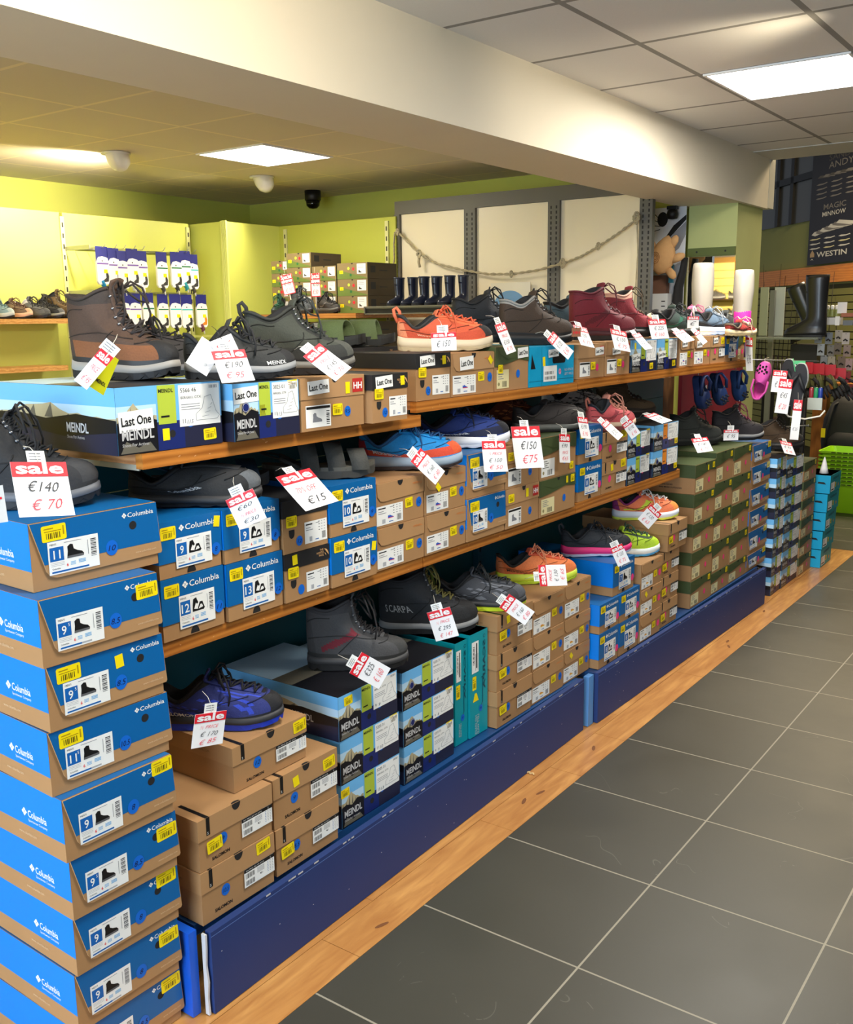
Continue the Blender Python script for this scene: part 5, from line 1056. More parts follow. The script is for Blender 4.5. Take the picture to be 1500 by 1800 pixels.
for i, (dx, dy, a) in enumerate(((-.14, 2.36, 16), (-.13, 2.49, 28))):
    sandal(['left olive slide on the black box in the second row', 'right olive slide with tan label on the black box'][i], (-1.94 + dx, dy, 1.4188), math.radians(a), .26, (34, 36, 34), (88, 104, 62), group='olive slides', straps=((.42, .062),), heel_strap=False, slide=True)
TAGS = [
 (['€140', '€ 70'], 'large sale tag priced 140 and 70 on the black winter boot', (-1.47, 0.942, 1.23), -4, 23, -7, 0.097, 0.095),
 (['PRICE', '€ 95'], 'sale tag hanging from the brown leather boot', (-1.57, 1.131, 1.418), -35, -1, -42, 0.028, 0.077),
 (['€190', '€ 95'], 'sale tag priced 190 below the black low shoes on the upper shelf', (-1.55, 1.458, 1.409), -13, 28, 2, 0.080, 0.073),
 (['PRICE', '€145', '€ 70'], 'tilted sale tag priced 145 on the grey-green boot', (-1.53, 1.732, 1.406), -29, 42, 38, 0.062, 0.096),
 (['€60', '½ PRICE', '€30'], 'sale tag priced 60 and 30 on the black closed-toe sandal', (-1.54, 1.466, 1.104), -63, -1, 24, 0.068, 0.070),
 (['70% OFF', '€15'], 'sale tag reading 70 percent off and 15', (-1.53, 1.65, 1.121), -4, 50, 5, 0.112, 0.111),
 (['PRICE', '€ 160', '€ 80'], 'tilted sale tag on the blue and orange runner', (-1.56, 2.165, 1.107), -24, 16, 43, 0.050, 0.096),
 (['½ PRICE', '€ 100', '€ 50'], 'sale tag priced 100 and 50 on the navy runner', (-1.54, 2.478, 1.099), -28, 16, -3, 0.080, 0.093),
 (['€150', '€75'], 'big sale tag priced 150 and 75 beside the navy runner', (-1.54, 2.672, 1.105), -27, 17, -2, 0.104, 0.133),
 (['€90', 'PRICE', '€65'], 'narrow sale tag hanging over the olive-lidded box', (-1.55, 2.937, 1.071), -7, 7, -7, 0.060, 0.095),
 (['€190', '€ 95'], 'curled sale tag on the pale grey runner', (-1.55, 3.077, 1.127), -9, 22, -10, 0.054, 0.077),
 (['€ 70'], 'tilted sale tag on the dusty red shoe', (-1.55, 3.299, 1.099), -15, 43, 24, 0.049, 0.086),
 (['€190', '€ 95'], 'sale tag priced 190 under the tall brown boot', (-1.55, 3.466, 1.087), -52, 2, 36, 0.041, 0.068),
 (['€ 95'], 'sale tag lying flat on the mountain print boxes', (-1.58, 3.792, 1.097), -32, 72, 21, 0.070, 0.092),
 (['€ 150'], 'sale tag on the orange and black hiking shoe', (-1.57, 2.261, 1.44), -40, 1, 2, 0.071, 0.049),
 (['PRICE', '€150', '€ 75'], 'sale tag priced 150 on the all-black hiking shoe', (-1.57, 2.585, 1.442), -1, 21, 9, 0.059, 0.095),
 (['€ 120', '€ 60'], 'tilted sale tag over the turquoise box', (-1.57, 2.933, 1.411), -17, 32, 36, 0.052, 0.096),
 (['€ 150', '€ 75'], 'sale tag hanging left of the maroon boots', (-1.57, 3.1, 1.437), -7, 35, -12, 0.072, 0.084),
 (['€ 150', '€ 75'], 'sale tag hanging under the maroon boots', (-1.57, 3.394, 1.417), -16, 28, -11, 0.081, 0.085),
 (['€ 80'], 'narrow tilted sale tag right of the maroon boots', (-1.57, 3.588, 1.409), -12, 44, 8, 0.055, 0.082),
 (['€ 225', '€ 160'], 'raised sale tag in front of the black slip-on', (-1.57, 3.742, 1.453), -33, 22, 1, 0.082, 0.081),
 (['€ 80'], 'tilted sale tag on the dark green shoe', (-1.57, 4.008, 1.42), -32, 53, 16, 0.064, 0.075),
 (['€ 60'], 'small pale tag on the pink shoe', (-1.57, 4.202, 1.411), -21, 33, 24, 0.038, 0.065),
 (['€ 95'], 'long sale tag hanging off the far end of the upper shelf', (-1.56, 4.833, 1.318), 0, 5, -3, 0.102, 0.160),
 (['½ PRICE', '€ 170', '€ 85'], 'sale tag priced 170 and 85 on the royal blue trail shoe', (-1.51, 1.303, 0.665), -5, -2, -11, 0.081, 0.072),
 (['€325', '€ 160'], 'sideways sale tag priced 325 on the grey mountain boot', (-1.53, 1.861, 0.62), -23, -1, 54, 0.061, 0.103),
 (['½ PRICE', '€ 295', '€ 147'], 'sale tag priced 295 on the black lettered boot', (-1.57, 2.245, 0.636), -61, -1, 17, 0.070, 0.090),
 (['PRICE', '€ 160', '€ 80'], 'tilted sale tag priced 160 on the grey trail shoe', (-1.53, 2.596, 0.599), -48, 1, 53, 0.053, 0.103),
 (['PRICE', '€ 130', '€ 65'], 'sideways sale tag on the orange and lime runner', (-1.54, 2.846, 0.654), -26, 20, 84, 0.071, 0.109),
 (['€ 150', '€ 75'], 'sale tag priced 150 on the black and pink runner', (-1.51, 3.31, 0.634), -53, -1, 25, 0.048, 0.077),
 (['€ 130', '€ 65'], 'tilted sale tag on the orange and purple runner', (-1.52, 3.597, 0.73), -43, -1, -43, 0.064, 0.078),
 (['€ 140', '€ 70'], 'sale tag on the dark grey boot by the green-lidded stacks', (-1.53, 4.169, 0.951), -31, 37, 3, 0.087, 0.072),
 (['€ 95'], 'short sale tag on the black shoe with maroon laces', (-1.53, 4.538, 0.957), -48, 0, 0, 0.072, 0.049),
 (['€ 93', '€ 45'], 'sale tag hanging from the brown boot on the floor stacks', (-1.5, 5.363, 0.807), -18, 38, -16, 0.086, 0.081),
]
# ------------------------------------------------------------------ sale tags
HRED = mat('pen_red', (232, 70, 86), .6); HBLK = mat('pen_black', (50, 50, 54), .6); CARD = mat('tag_card', (246, 244, 244), .5)
STR = mat('tag_string', (214, 206, 190), .7)
def sale_tag(lines, label, c, yaw, pitch, roll, w, h, red=None, head='sale', clip=True, string=None, group='sale tags on the shoes', name='sale_tag'):
    ya, pi_, ro = (math.radians(v) for v in (yaw, pitch, roll))
    n = Vector((math.cos(ya) * math.cos(pi_), math.sin(ya) * math.cos(pi_), math.sin(pi_)))
    r = Vector((0, 0, 1)).cross(n).normalized(); u = n.cross(r); cc, s = math.cos(ro), math.sin(ro)
    Rv, Uv = r * cc + u * s, u * cc - r * s
    e = empty(name, c); tag(e, label, 'sale tag', group)
    e.rotation_euler = Matrix((Rv, Uv, n)).transposed().to_euler()
    bend = .05 * h
    F = lambda a, b, off=0.0: Vector((a, b, off + bend * ((b / h) ** 2) * (1 if b < 0 else .3)))
    rc = red or RED; hh = .27
    def strip(v0, v1, m, off, name_):
        mb = MB(); k = 7; vs = []
        for o_ in (off, off - .0006):
            for i in range(k + 1):
                v = v0 + (v1 - v0) * i / k; vs += [F(-w / 2, v, o_), F(w / 2, v, o_)]
        B = 2 * (k + 1)
        fs = [(2 * i, 2 * i + 1, 2 * i + 3, 2 * i + 2) for i in range(k)] + [(B + 2 * i + 2, B + 2 * i + 3, B + 2 * i + 1, B + 2 * i) for i in range(k)]
        fs += [(2 * i + 2, B + 2 * i + 2, B + 2 * i, 2 * i) for i in range(k)] + [(2 * i + 1, B + 2 * i + 1, B + 2 * i + 3, 2 * i + 3) for i in range(k)] + [(0, B, B + 1, 1), (2 * k + 1, B + 2 * k + 1, B + 2 * k, 2 * k)]
        mb.add(vs, fs, m, False); return mb
    strip(-h / 2, h / 2, CARD, .0, 'card').build('card', e)
    mb = strip(h / 2 - h * hh, h / 2 - .0003, rc, .0008, 'h'); hd = mb.build('red_header', e)
    mt = MB()
    if head: mt.text(F, head, 0, h / 2 - h * hh * .80, h * hh * .80, CARD, w=w * .86, off=.0014, bold=.030, align='c')
    if mt.v: mt.build('printed_word', hd)
    ml = MB(); k = len(lines); y0 = h / 2 - h * hh
    for i, t in enumerate(lines):
        ln = (h * (1 - hh)) / (k + .25); yb = y0 - ln * (i + .86)
        redl = ('PRICE' in t or 'OFF' in t or i == k - 1) and not (k == 1)
        if t in ('€15', '€30', '€325', '€ 50') : redl = t == '€ 50'
        big = ln * (.46 if 'PRICE' in t or 'OFF' in t else .60)
        ml.text(F, t, random.uniform(-.03, .05) * w, yb, min(big, w * .42), HRED if redl else HBLK, w=w * (.60 if len(t) > 5 else .56), off=.0012, bold=-.008, shear=.35, rot=random.uniform(-.04, .08), align='c')
    if k and 'PRICE' in lines[0] or k > 2: pass
    ml.build('handwriting', e)
    if clip:
        mc = MB(); mc.add([F(-.018, h / 2 - .002, -.0010), F(.014, h / 2 - .002, -.0010), F(.014, h / 2 + .020, -.0016), F(-.018, h / 2 + .020, -.0016)], [(0, 1, 2, 3)], WH)
        mc.add([F(-.018, h / 2 - .002, -.0016), F(.014, h / 2 - .002, -.0016), F(.014, h / 2 + .020, -.0022), F(-.018, h / 2 + .020, -.0022)], [(3, 2, 1, 0)], WH)
        for j in range(3): mc.rect(lambda a, b, off=0: F(a, b, off - .0014), -.014, h / 2 + .004 + j * .005, .006, h / 2 + .0055 + j * .005, GREY, .0004)
        mc.build('barcode_label', e)
    ms = MB(); d = string or (-.03, 0.02, .045)
    ms.tube([Vector((0, h / 2 - .004, .0)), Vector((-.002, h / 2 + .012, .003)), Vector((-.004, h / 2 + .030, -.012)), Vector((-.006, h / 2 + .038, -.030))], .0007, STR, 4); ms.build('string', e)
    return e
for (ls, lb, c, ya, pi_, ro, w, h) in TAGS: sale_tag(ls, lb, c, ya, pi_, ro, w, h)
# the red top of a tag half hidden behind the pink shoe, plus loose hang tags
sale_tag(['€'], 'red topped tag half hidden behind the pink shoe', (-1.62, 4.24, 1.475), -30, 0, 0, .062, .05, clip=False)
def hang_tag(label, c, yaw, pitch, roll, w, h, m, words=(), wm=None, dots=False):
    ya, pi_, ro = (math.radians(v) for v in (yaw, pitch, roll))
    n = Vector((math.cos(ya) * math.cos(pi_), math.sin(ya) * math.cos(pi_), math.sin(pi_))); r = Vector((0, 0, 1)).cross(n).normalized(); u = n.cross(r)
    Rv, Uv = r * math.cos(ro) + u * math.sin(ro), u * math.cos(ro) - r * math.sin(ro)
    e = empty('hang_tag', c); tag(e, label, 'hang tag'); e.rotation_euler = Matrix((Rv, Uv, n)).transposed().to_euler()
    mb = MB(); mb.box(-w / 2, w / 2, -h / 2, h / 2, -.0008, 0, m); mb.build('card', e)
    F = lambda a, b, off=0: Vector((a, b, off)); mt = MB()
    for t, v, s in words: mt.text(F, t, 0, v * h, s, wm or BK, off=.0006, bold=.03, align='c', w=w * .7)
    if dots:
        for i in range(3):
            for j in range(2): mt.disc(F, (j - .5) * w * .4, (i - 1) * h * .22, w * .09, LGREY, .0005, 10)
    if mt.v: mt.build('print', e)
    ms = MB(); ms.tube([(0, h / 2 - .004, .001), (0, h / 2 + .02, -.004), (.004, h / 2 + .03, -.02)], .0008, BK, 4); ms.build('string', e)
    return e
hang_tag('yellow-green hang tag beside the sale tag of the brown boot', (-1.585, 1.165, 1.408), 10, -10, -28, .040, .075, mat('tag_yellowgreen', (214, 216, 20), .5), (('MEINDL', -.3, .007),))
hang_tag('white maker tag with grey icons on the black low shoe', (-1.60, 1.425, 1.430), -20, 25, -40, .050, .075, CARD, (), None, True)
hang_tag('white paper tag behind the 190 sale tag', (-1.585, 1.475, 1.440), -15, 15, 18, .055, .060, CARD, (('GTX', .2, .006),), RED)
hang_tag('white tag with red print at the left edge of the picture', (-1.480, .862, 1.215), -20, 5, 2, .030, .060, WH2, (('+', 0, .02),), RED)
hang_tag('small brown maker tag on the blue-grey shoe', (-1.575, 3.055, 1.452), -30, 0, 0, .036, .030, mat('tag_brown', (150, 98, 70), .6), (('HH', -.2, .010),), RED)
e = empty('round_badge', (-1.60, 1.700, 1.128), 0, (math.radians(80), 0, math.radians(55))); tag(e, 'round blue badge tied to the grey open sandal', 'badge')
mb = MB(); mb.lathe([(.0, 0), (.019, 0), (.019, .002), (.0, .002)], BDOT, 24); mb.build('disc', e)
mb = MB(); F = lambda a, b, off=0: Vector((a, b, .002 + off)); mb.rect(F, -.014, -.002, .014, .002, WH, .0006, .4); mb.disc(F, 0, 0, .016, mat('badge_blue', (40, 140, 226), .5), .0003, 20); mb.build('print', e)
# ------------------------------------------------------------------ back room
PINE2 = wood_mat('pine_board', (206, 140, 66), (240, 184, 108), .45, (1.2, 9, 9), 3, .2, True)
for z, lb in ((1.502, 'pine wall shelf carrying trail shoes in the back room'), (1.216, 'empty lower pine wall shelf in the back room')):
    mb = MB(); mb.box(-5.698, -5.45, 1.2, 3.86 if z > 1.4 else 3.74, z, z + .030, PINE2); o = mb.build('wall_shelf'); tag(o, lb, 'shelf')
GB = 'shoes on the pine wall shelf'
for i, (y, st, kw) in enumerate(((3.30, 'hike', dict(up=(50, 52, 52), toe=B3, mid=(60, 60, 60), lace=(30, 30, 30))), (3.41, 'run', dict(up=(150, 178, 186), toe=(186, 200, 200), mid=(210, 214, 212), lace=(90, 120, 130))),
        (3.53, 'run', dict(up=(122, 100, 84), toe=(226, 170, 140), mid=(236, 190, 160), lace=(90, 60, 50))), (3.65, 'hike', dict(up=(104, 106, 110), toe=(84, 86, 90), mid=(70, 72, 74), lace=(40, 40, 44), collar=(214, 214, 216))),
        (3.75, 'hike', dict(up=(50, 50, 54), toe=(100, 102, 106), mid=(150, 150, 152), lace=(20, 20, 22))), (3.84, 'mid', dict(up=(110, 88, 58), toe=(96, 76, 50), mid=(80, 66, 48), lace=(70, 54, 36))))):
    a = math.radians(24); put('trail_shoe' if i != 5 else 'hiking_boot', ['black shoe leftmost on the pine wall shelf', 'pale blue trail shoe on the pine wall shelf', 'brown shoe with peach toe on the pine wall shelf', 'mid grey shoe on the pine wall shelf', 'black and grey shoe second from right on the pine wall shelf', 'tan mid boot at the right end of the pine wall shelf'][i],
        -5.455, y, 1.5325, 24, .235, style=st, group=GB, sx=.8, bow=.8, **kw)
# socks on hooks
SN = mat('sock_card_navy', (36, 40, 120), .5); SWH = mat('sock_card_white', (246, 244, 240), .5)
def sock_pack(p, w, h, sock, band, label, tilt=0.0, pic=(50, 50, 50)):
    e = empty('sock_pack', p, tilt); tag(e, label, 'socks', 'sock packs on the hooks')
    F = frame((0, -w / 2, -h), (0, 1, 0), (0, 0, 1))
    mb = MB(); mb.box(-.003, .0, -w / 2, w / 2, -h * .40, 0, SN); mb.build('header_card', e)
    mb = MB(); pts = [(w * .08, h * .66), (0, h * .6), (0, h * .08), (w * .15, 0), (w * .85, 0), (w, h * .08), (w, h * .6), (w * .92, h * .70), (w * .5, h * .74), (w * .2, h * .72)]
    mb.prism(frame((-.010, -w / 2, -h), (0, 1, 0), (0, 0, 1)), pts, .016, SWH); sl = mb.build('sleeve', e)
    mb = MB(); F2 = frame((.006, -w / 2, -h), (0, 1, 0), (0, 0, 1)); mb.rect(F2, .02 * w, .53 * h, .98 * w, .57 * h, band, .0006)
    mb.poly(F2, [(w * .5, h * .06), (w * .9, h * .08), (w * .95, h * .22), (w * .85, h * .36), (w * .7, h * .36), (w * .72, h * .18), (w * .5, h * .12)], mat('sock_pic_%d_%d_%d' % pic, pic, .6), .0006)
    mb.rect(F2, w * .55, h * .30, w * .85, h * .40, YEL, .0009); mb.disc(F2, .45 * w, .62 * h, .005, BK, .0006, 8); mb.build('printed_art', sl)
    mb = MB(); S_ = fab(sock); mb.tube([(-.004, -.01, -h * .9), (-.002, .0, -h * 1.0), (.0, .008, -h * 1.08), (.0, -.004, -h * 1.13)], [.022, .024, .02, .008], S_, 8, flat=.5); mb.tube([(.002, .01, -h * 1.05), (.004, .014, -h * 1.2)], .004, SWH, 5); mb.build('sock', e)
row1 = ((177.6, 433, (30, 140, 190), 0), (198, 436, (226, 40, 110), 0), (214, 441, (120, 120, 124), 0), (231, 437, (230, 230, 230), 0), (247, 441, (236, 236, 234), 0), (283, 443, (60, 60, 62), 1), (308, 443, (50, 50, 52), 1), (324, 441, (40, 150, 160), 1), (337, 447, (70, 66, 60), 2))
nm1 = ['leftmost sock pack of the upper row, blue sock', 'sock pack with pink sock in the upper row', 'grey toned sock pack beside the pink one', 'white sock pack in the middle of the upper row, left one', 'white sock pack in the middle of the upper row, with dark sock picture', 'fourth sock pack from the right of the upper row', 'third sock pack from the right of the upper row', 'second sock pack from the right of the upper row', 'rightmost sock pack of the upper row']
for i, (px, py, c, b) in enumerate(row1):
    p = atx(px, py, -5.42); sock_pack((p.x, p.y, p.z), .090, .235, c, [mat('band_violet', (120, 90, 170), .5), mat('band_green', (30, 120, 76), .5), mat('band_aqua', (60, 190, 190), .5)][b], nm1[i], random.uniform(-.1, .1))
row2 = ((172, 514, (60, 60, 60), 0), (194, 514, (60, 60, 60), 0), (215, 515, (200, 200, 200), 0), (236, 516, (230, 230, 230), 0), (259, 515, (120, 80, 60), 1), (285, 517, (50, 50, 52), 1), (307, 517, (40, 40, 44), 2), (327, 518, (34, 34, 36), 2), (353, 518, (120, 60, 80), 1))
nm2 = ['leftmost sock pack of the lower row, mostly behind the brown boot', 'second sock pack of the lower row, partly behind the brown boot', 'third sock pack of the lower row with yellow price', 'fourth sock pack of the lower row with white sock hanging out', 'domed white sock pack in the middle of the lower row', 'sock pack with dark sock picture and yellow price in the lower row', 'third sock pack from the right of the lower row', 'second sock pack from the right of the lower row', 'rightmost sock pack of the lower row with orange sock picture']
for i, (px, py, c, b) in enumerate(row2):
    p = atx(px, py, -5.42); sock_pack((p.x, p.y, p.z), .092, .225, c, [mat('band_violet'), mat('band_green'), mat('band_aqua')][b], nm2[i], random.uniform(-.1, .1), (230, 140, 30) if i == 8 else (50, 50, 50))
for k, z in enumerate((1.978, 1.702)):
    mb = MB(); mb.tube([(-5.69, 3.955, z), (-5.69, 4.93, z)], .008, mat('steel', (170, 172, 168), .35, .8), 6); mb.box(-5.69, -5.44, 3.95, 3.958, z - .02, z + .006, 'steel')
    e = mb.build('hook_rail'); tag(e, ['steel hook rail holding the upper row of socks', 'steel hook rail holding the lower row of socks'][k], 'rail')
    for i, (px, py, c, b) in enumerate(row1 if k == 0 else row2):
        y = atx(px, py, -5.42).y; m2 = MB(); m2.tube([(-5.69, y, z), (-5.40, y, z - .010), (-5.375, y, z + .012)], .0022, 'steel', 5); m2.build('hook', e)
mb = MB(); mb.box(-5.695, -5.45, 3.96, 4.95, 1.395, 1.41, mat('lime_shelf', (190, 192, 100), .5)); o = mb.build('wall_shelf'); tag(o, 'lime metal shelf edge under the sock packs', 'shelf')
# shelf with the small boxes
mb = MB(); mb.box(-4.92, -3.965, 4.765, 5.575, 1.515, 1.545, wood_mat('dull_pine', (150, 92, 36), (196, 128, 60), .5, (1.2, 9, 9), 3, .2, True)); o = mb.build('wooden_shelf'); tag(o, 'wooden shelf carrying three small shoes and the small boxes in the back room', 'shelf')
mb = MB(); mb.box(-4.92, -3.965, 4.86, 5.575, 1.245, 1.270, 'dull_pine'); o = mb.build('wooden_shelf'); tag(o, 'lower back room shelf mostly hidden behind the upper shelf shoes', 'shelf')
Z5 = 1.5455
kid_col(-4.860, -4.692, 4.96, [Z5, 1.637, 1.727, 1.815, 1.897], 'small brown box, %s in the leftmost back room column')
kid_col(-4.688, -4.468, 4.93, [Z5, 1.665, 1.752, 1.846, 1.938], 'small brown box, %s in the second back room column')
kid_col(-4.464, -4.256, 4.93, [Z5, 1.659, 1.754, 1.846], 'small brown box, %s in the third back room column')
kid_col(-4.250, -3.998, 4.93, [Z5, 1.653, 1.757, 1.857], 'small brown box, %s in the right back room column')
kid_col(-4.60, -4.40, 4.93, [1.2705, 1.382, 1.495], 'small green box, %s in the left column below the back shelf')
kid_col(-4.39, -4.19, 4.93, [1.2705, 1.382, 1.495], 'small green box, %s in the middle column below the back shelf')
kid_col(-4.18, -3.99, 4.93, [1.2705, 1.382, 1.495], 'small green box, %s in the right column below the back shelf')
x, y = toe_at(-4.62, 4.80, .19, -60)
shoe('trail_shoe', 'small dark green shoe at the left of the back room shelf', (-4.70, 4.85, 1.5458), math.radians(-70), L=.17, style='hike', up=(24, 60, 46), toe=(20, 40, 34), mid=(40, 50, 46), lace=(30, 80, 60), group='children shoes in the back room', sx=.9, bow=.6)
shoe('hiking_boot', 'small grey boot below the curled red tag in the back room', (-4.475, 4.84, 1.5458), math.radians(-8), L=.215, style='mid', up=(66, 72, 78), toe=(44, 48, 52), mid=(52, 54, 58), lace=(50, 56, 62), group='children shoes in the back room', cat='boot', sx=.85, bow=.6)
shoe('hiking_shoe', 'small black and grey shoe right of the small grey boot', (-4.245, 4.84, 1.5458), math.radians(-8), L=.215, style='hike', up=(52, 48, 46), toe=(38, 36, 36), stripe=(110, 104, 98), mid=(70, 68, 66), lace=(26, 26, 26), group='children shoes in the back room', sx=.85, bow=.6)
for i, (p0, w, h, ro, lb) in enumerate((((506, 500), .080, .125, 12, 'curled red special offer tag in the back room'), ((555, 501), .062, .145, 2, 'upright red special offer tag in the back room'))):
    p = aty(p0[0], p0[1], 4.74); t = sale_tag(['€ 75', '€ 50'], lb, (p.x, p.y, p.z), -62, 0, ro, w, h, head='Special', clip=False, group='special offer tags')
    mb = MB(); mb.tube([(-.002, -h / 2 + .004, -.001), (-.006, -h / 2 - .085, -.004)], .003, STR, 5); mb.build('stick', t)
    mb = MB(); F = lambda a, b, off=0: Vector((a, b, off + .0015))
    for (u0, v0, u1, v1) in ((-w / 2, -h / 2, -w * .44, h / 2), (w * .44, -h / 2, w / 2, h / 2), (-w / 2, -h / 2, w / 2, -h * .46), (-w / 2, .05 * h, w / 2, .09 * h)): mb.rect(F, u0, v0, u1, v1, RED, .0012)
    mb.build('red_border', t)
# metal shelf with children's wellingtons
mb = MB(); GM_ = mat('shelf_metal', (112, 110, 100), .45, .3); mb.box(-3.93, -3.12, 4.81, 5.20, 1.568, 1.581, GM_)
mb.box(-3.93, -3.12, 4.80, 4.81, 1.574, 1.583, GM_); mb.box(-3.93, -3.12, 4.80, 4.81, 1.534, 1.541, GM_); mb.box(-3.93, -3.922, 4.80, 4.81, 1.534, 1.583, GM_); mb.box(-3.93, -3.12, 4.812, 4.82, 1.536, 1.568, SLOT)
o = mb.build('metal_shelf'); tag(o, 'grey metal shelf with a dark channel under the small wellingtons', 'shelf')
def welly(label, pos, ang, h=.19, L=.17, c=(30, 34, 48), wid=.07, group=None, top=None, sole=(20, 20, 22), name='wellington_boot'):
    e = empty(name, pos, ang); tag(e, label, 'boot', group); m = mat('welly_%d_%d_%d' % c, c, .32, coat=.2); mb = MB()
    n = 20; rows = []; ns = 16
    for j in range(ns + 1):
        s = j / ns
        if s < .35: z = s / .35 * h * .30
        else: z = h * .30 + (s - .35) / .65 * h * .70
        zz = z / h
        front = L * (1.0 if zz < .10 else 1.0 - .52 * smooth01(.10, .34, zz)) * (1 if zz < .3 else 1 + .02 * (zz - .3)); back = -.0 + .02 * L * math.sin(zz * 3.1)
        if zz < .30: front = L * (1 - .50 * smooth01(.06, .30, zz))
        else: front = L * (.50 + .06 * smooth01(.3, 1, zz))
        wd = wid * (.95 if zz < .1 else .80 + .16 * smooth01(.3, 1, zz))
        cx = (front + back) / 2; rx = (front - back) / 2
        rows.append([(cx + rx * math.cos(2 * PI * i / n) - L * .35, wd / 2 * math.sin(2 * PI * i / n), z + .012) for i in range(n)])
    vs = [p for r in rows for p in r]; fs = [(j * n + i, j * n + (i + 1) % n, (j + 1) * n + (i + 1) % n, (j + 1) * n + i) for j in range(ns) for i in range(n)] + [tuple(range(n - 1, -1, -1))]
    ins = [(x * .0 + (x - rows[-1][0][0] * 0) * .92, y * .9, z) for x, y, z in rows[-1]]; dn = [(x, y, z - h * .3) for x, y, z in ins]
    k = len(vs); vs += ins + dn; fs += [(ns * n + i, ns * n + (i + 1) % n, k + (i + 1) % n, k + i) for i in range(n)] + [(k + i, k + (i + 1) % n, k + n + (i + 1) % n, k + n + i) for i in range(n)] + [tuple(k + n + i for i in range(n))]
    mb.add(vs, fs, m, True); mb.build('boot_shaft', e)
    ms = MB(); r0 = rows[0]; vs = [(x * 1.03, y * 1.08, z) for z in (0, .014) for x, y, _ in r0]; ms.add(vs, [(i, (i + 1) % n, n + (i + 1) % n, n + i) for i in range(n)] + [tuple(range(n - 1, -1, -1)), tuple(range(n, 2 * n))], rub(sole)); ms.build('sole', e)
    if top: mt = MB(); mt.tube([(x * 1.01, y * 1.01, z - .004) for x, y, z in rows[-1]] + [rows[-1][0]], .003, rub(top), 5); mt.build('top_band', e)
    return e
for i, px in enumerate((697, 716, 741, 758, 786, 805)):
    p = aty(px, 535, 4.90); welly(['small wellington boot at the left end of the metal shelf', 'second small wellington boot from the left', 'third small wellington boot from the left', 'fourth small wellington boot from the left', 'fifth small wellington boot, right of the gap', 'small wellington boot beside the grey upright'][i], (p.x, 4.92 + .03 * (i % 2), 1.5815), math.radians(-100), .160, .14, (26, 32, 52), .054, 'small navy wellingtons', (60, 66, 84))
# grey partition with cream panels, rope and sign
GP = mat('partition_grey', (94, 92, 86), .5, noise=.04, nscale=6); CP = mat('cream_panel', (232, 220, 190), .35, noise=.02, nscale=3)
e = empty('display_partition', (-3.35, 5.60, 0)); tag(e, 'grey slotted partition with cream panels and a knotted rope across it', 'partition')
def pb(x0, x1, z0, z1, m, nm, dy=0, th=.02):
    mb = MB(); mb.box(x0 + 3.35, x1 + 3.35, dy, dy + th, z0, z1, m); return mb.build(nm, e)
for (x0, x1) in ((-4.248, -3.720), (-3.631, -3.096), (-3.013, -2.489)): pb(x0, x1, .9, 2.208, CP, 'cream_panel', .018)
pb(-4.295, -2.405, 2.209, 2.295, GP, 'top_rail', .004, .03)
for (x0, x1) in ((-4.295, -4.249), (-3.719, -3.632), (-3.095, -3.014), (-2.488, -2.408)):
    o = pb(x0, x1, .0, 2.208, GP, 'upright', -.004, .04); mb = MB(); F = frame((x0 + 3.35, -.004, 0), (1, 0, 0), (0, 0, 1)); W = x1 - x0
    for c in ((.5,) if W < .05 else (.28, .74)):
        for k in range(32): mb.rect(F, W * c - .005, 1.2 + k * .031, W * c + .005, 1.2 + k * .031 + .018, SLOT, .0006)
    mb.build('slots', o)['kind'] = 'stuff'
ROPE = mat('rope', (176, 164, 132), .9, noise=.3, nscale=260, bump=.4)
pts = [aty(px, py, 5.565) for px, py in ((700, 408), (738, 447), (770, 464), (815, 475), (858, 482), (900, 482), (945, 475), (990, 463), (1023, 450), (1053, 433), (1086, 411), (1120, 385))]
e = empty('rope', pts[5]); tag(e, 'knotted rope hanging in a curve across the grey partition', 'rope')
def twist(mb, pts, r=.0065):
    fine = []
    for a, b in zip(pts, pts[1:]):
        for k in range(12): fine.append(a.lerp(b, k / 12))
    for ph in (0, PI):
        q = []
        for i, p in enumerate(fine):
            t = i * .9 + ph; q.append(p + Vector((0, math.cos(t), math.sin(t))) * r * .7)
        mb.tube(q, r * .75, ROPE, 5)
L_ = [p - Vector(e.location) for p in pts]
mb = MB(); twist(mb, L_); mb.build('swag', e)
mb = MB(); a = L_[0]; twist(mb, [a + Vector((-.02, -.01, .0)), a + Vector((-.03, -.01, -.08)), a + Vector((-.028, -.01, -.17)), a + Vector((-.04, -.01, -.24))]); mb.build('hanging_end', e)
mb = MB(); a = L_[-1]; twist(mb, [a, a + Vector((.012, 0, -.2)), a + Vector((.0, 0, -.45)), a + Vector((-.02, 0, -.7))], .004); mb.build('thin_hanging_end', e)
for i in (0, 1, 5, 7, 9, 11):
    a = L_[i]; mb = MB(); r_ = .02 if i in (1, 7, 11) else .013
    for k in range(3 if i != 11 else 5):
        q = [a + Vector((math.cos(t) * r_ * (1 if k % 2 else .6), -.008 + math.sin(t * 2) * .004, math.sin(t) * r_ * (.6 if k % 2 else 1.1) + (k - 1) * .006)) for t in [2 * PI * j / 12 + k for j in range(13)]]; mb.tube(q, .0055, ROPE, 5)
    if i == 1: mb.tube([a, a + Vector((-.01, 0, -.05)), a + Vector((0, 0, -.085))], .009, ROPE, 6)
    mb.build('knot', e)
c = aty(897, 540, 5.59); mb = MB(); e = empty('hanging_sign', (c.x, 5.585, c.z)); tag(e, 'oval blue children area sign on the middle cream panel', 'sign')
F = frame((0, 0, 0), (1, 0, 0), (0, 0, 1)); mb.box(-.145, .150, 0, .003, -.14, .155, mat('clear_sheet', (222, 216, 196), .3)); mb.build('sheet', e)
mb = MB(); mb.disc(F, 0, 0, .122, mat('sign_blue', (104, 150, 190), .5), .0008, 32, ry=.105); mb.build('blue_oval', e)
